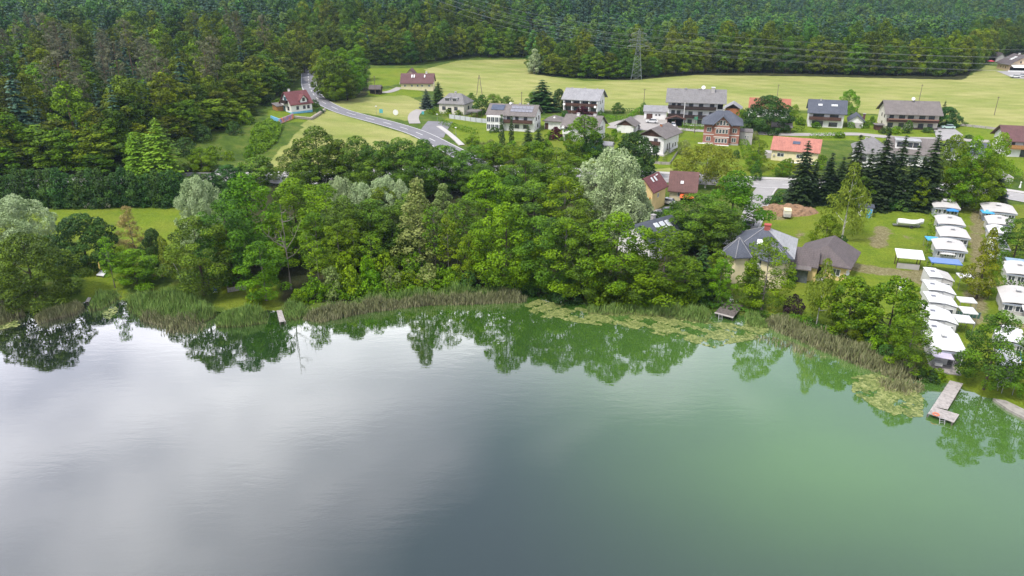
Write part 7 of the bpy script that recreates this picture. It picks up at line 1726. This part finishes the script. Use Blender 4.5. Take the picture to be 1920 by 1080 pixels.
# painted wall and stone wall of the slope house
m, nt, out = new_mat('painted_wall'); n1 = noise(nt, .9, 2, .5); vv = nd(nt, 'ShaderNodeTexVoronoi'); vv.inputs['Scale'].default_value = .8; t_ = nd(nt, 'ShaderNodeTexCoord'); nt.links.new(t_.outputs['Object'], vv.inputs['Vector'])
colr = ramp(nt, vv.outputs['Color'], [(.2, (.66, .16, .10)), (.45, (.72, .34, .22)), (.6, (.16, .22, .55)), (.8, (.70, .20, .12))]); bsdf(nt, out, mixc(nt, ramp(nt, n1, [(.5, 0.), (.62, .7)]), colr, (.62, .45, .40)), .8); GRAF = m
STONE = paint('field_stone', (0.42, 0.37, 0.32), .95, .35, 3)
def wall_run(px, h, t, mat, name, label, zup=0.0):
    P = [at(u, v) for u, v in px]; g0 = P[0]; o = tag(empty(name, g0), label, 'wall'); 
    for i, (a, b) in enumerate(zip(P[:-1], P[1:])):
        d = (b - a); nn = Vector((-d.y, d.x, 0)).normalized() * t; mt = mat[i % len(mat)] if isinstance(mat, list) else mat; a, b = a - g0, b - g0
        MB().add([a + Vector((0, 0, -.6)), b + Vector((0, 0, -.6)), b + Vector((0, 0, h)), a + Vector((0, 0, h)), a + nn + Vector((0, 0, -.6)), b + nn + Vector((0, 0, -.6)), b + nn + Vector((0, 0, h)), a + nn + Vector((0, 0, h))], [(0, 1, 2, 3), (7, 6, 5, 4), (0, 4, 5, 1), (3, 2, 6, 7), (0, 3, 7, 4), (1, 5, 6, 2)]).build('section', mt, o)
    return o
wall_run([(508, 226), (525, 232.5), (551, 222)], 1.6, .3, [BLUE, GRAF], 'painted_wall', 'garden wall painted with orange red and blue graffiti below the slope house')
o = wall_run([(552, 222), (584, 225), (610, 208)], .9, .4, STONE, 'stone_wall', 'low field stone wall right of the painted wall')
P = [at(552, 222), at(584, 225), at(610, 208)]; smesh = [MB().sphere((0, 0, 0), 1, 6, 4).mesh('stone', STONE) for _ in range(1)][0]; rs = random.Random(3)
for a, b in zip(P[:-1], P[1:]):
    n = int((b - a).length / .55)
    for i in range(n):
        for k in range(2):
            q = a.lerp(b, (i + .5 + .2 * k) / n) - P[0]; obj('stone', smesh, o, (q.x + .05, q.y - .02, q.z + .2 + .45 * k), (rs.uniform(-.2, .2), 0, rs.uniform(0, 3)), (.34 * rs.uniform(.8, 1.1), .26, .25 * rs.uniform(.8, 1.1)))
wall_run([(1466, 368), (1440, 352), (1433, 358)], .0, .0, STONE, 'x', 'x') if False else None
# blue pool, garden table, umbrella
p = at(1116, 281); o = tag(empty('paddling_pool', p), 'round blue paddling pool beside the bright garden tree', 'pool'); MB().tube((0, 0, -.2), (0, 0, .75), 1.75, n=20).build('pool_wall', BLUET, o); MB().tube((0, 0, .752), (0, 0, .77), 1.6, n=20).build('pool_cover', SKYT, o)
p = at(1465, 231); o = tag(empty('garden_umbrella', p), 'round white garden umbrella before the orange roofed house', 'umbrella'); MB().tube((0, 0, 0), (0, 0, 2.2), .04).build('pole', METAL, o); MB().chain([(0, 0, 2.0), (0, 0, 2.1), (0, 0, 2.45)], [1.55, 1.5, .05], 12).build('canopy', PVC, o)
S = House('play_house', 'small grey roofed garden hut beside the blue paddling pool', (1129, 284), 1146, -25, 2.6, 1.9, 'x', .8, GREYREN, R_LIGHT, .25, .25, cat='hut')
p = at(1893, 116) ; p = at(1856, 122); o = tag(empty('red_parasol', p), 'red parasol beside the far inn', 'parasol'); MB().tube((0, 0, 0), (0, 0, 2.4), .05).build('pole', METAL, o); MB().chain([(0, 0, 2.1), (0, 0, 2.2), (0, 0, 2.7)], [1.9, 1.85, .05], 8).build('canopy', paint('red_cloth', (.60, .07, .10), .7), o)
# ------------------------------------------------------------------ sheep on the left meadow: one skinned body each
WOOL = paint('wool', (0.70, 0.66, 0.56), .95, .12, 6)
def sheep_mesh(graze):
    hd = (-.62, 0, .25) if graze else (-.72, 0, .78)
    vs = [(.40, 0, .62), (0, 0, .64), (-.38, 0, .64), (-.56, 0, .52 if graze else .74), hd, (-.70 if graze else -.9, 0, hd[2] - .08), (.5, 0, .58), (.56, 0, .42)]
    ed = [(0, 1), (1, 2), (2, 3), (3, 4), (4, 5), (0, 6), (6, 7)]; rad = [.25, .30, .26, .14, .11, .07, .12, .05]
    for x, b in ((-.34, 2), (.36, 0)):
        for y in (-.15, .15):
            k = len(vs); vs += [(x, y, .42), (x + (.03 if x > 0 else 0), y, .22), (x, y, .02)]; ed += [(b, k), (k, k + 1), (k + 1, k + 2)]; rad += [.09, .05, .045]
    k = len(vs); vs += [(hd[0] + .06, -.16, hd[2] + .08), (hd[0] + .06, .16, hd[2] + .08)]; ed += [(4, k), (4, k + 1)]; rad += [.035, .035]
    me = bpy.data.meshes.new('sheep'); me.from_pydata(vs, ed, []); ob = bpy.data.objects.new('tmp', me); COL.objects.link(ob)
    ob.modifiers.new('s', 'SKIN'); 
    for i, r_ in enumerate(rad): me.skin_vertices[0].data[i].radius = (r_, r_)
    me.skin_vertices[0].data[1].use_root = True
    ob.modifiers.new('d', 'SUBSURF').levels = 1
    dg = bpy.context.evaluated_depsgraph_get(); out_ = bpy.data.meshes.new_from_object(ob.evaluated_get(dg)); bpy.data.objects.remove(ob); out_.materials.clear(); out_.materials.append(WOOL); return out_
SM = [sheep_mesh(True), sheep_mesh(False)]
for u, v, yw, k, lb in ((166, 390, .6, 0, 'leftmost white sheep grazing at the foot of the hedge row'), (174, 391, .2, 0, 'smallest white sheep second from the left by the hedge row'), (202, 390, .1, 1, 'broad white sheep in the middle of the five'), (212, 386.5, -.2, 0, 'pale sheep fourth from the left in the hedge shadow'), (228, 384.5, 3.0, 1, 'rightmost sheep standing close under the hedge row')):
    p = at(u, v); tag(obj('sheep', SM[k], None, p, (0, 0, yw), (.95 if u == 174 else 1.25,) * 3), lb, 'sheep', 'sheep on the left meadow')

# ------------------------------------------------------------------ hazy air
hz = MB().box(-4400, 4400, -950, 7400, -8, 230).mesh('haze', None)
m, nt, out = new_mat('hazy_air'); pv = nd(nt, 'ShaderNodeVolumePrincipled'); pv.inputs['Color'].default_value = (0.50, 0.68, 0.95, 1); pv.inputs['Density'].default_value = 0.0001; pv.inputs['Anisotropy'].default_value = 0.2
nt.links.new(pv.outputs[0], out.inputs['Volume']); hz.materials.append(m)
tag(obj('haze', hz), 'thin blue haze over the whole valley', 'haze', kind='stuff')

# things alike that stand in a row: tell them apart by their order from the left
ORD = 'first second third fourth fifth sixth seventh eighth ninth tenth eleventh twelfth thirteenth fourteenth fifteenth sixteenth seventeenth eighteenth nineteenth twentieth twenty-first twenty-second twenty-third twenty-fourth twenty-fifth twenty-sixth twenty-seventh twenty-eighth twenty-ninth thirtieth thirty-first thirty-second thirty-third thirty-fourth thirty-fifth thirty-sixth thirty-seventh thirty-eighth thirty-ninth fortieth'.split()
by = {}
for o in list(COL.objects):
    if o.parent is None and 'label' in o and 'group' in o: by.setdefault(o['label'], []).append(o)
for lb, os_ in by.items():
    if 1 < len(os_) <= 40:
        os_.sort(key=lambda o: float(project(np.array(o.location.x), np.array(o.location.y), np.array(o.location.z))[0]))
        base = lb.split()
        if len(base) > 12: base = base[:12]
        for i, o in enumerate(os_): o['label'] = ' '.join(base) + ', ' + ORD[i] + ' from the left'
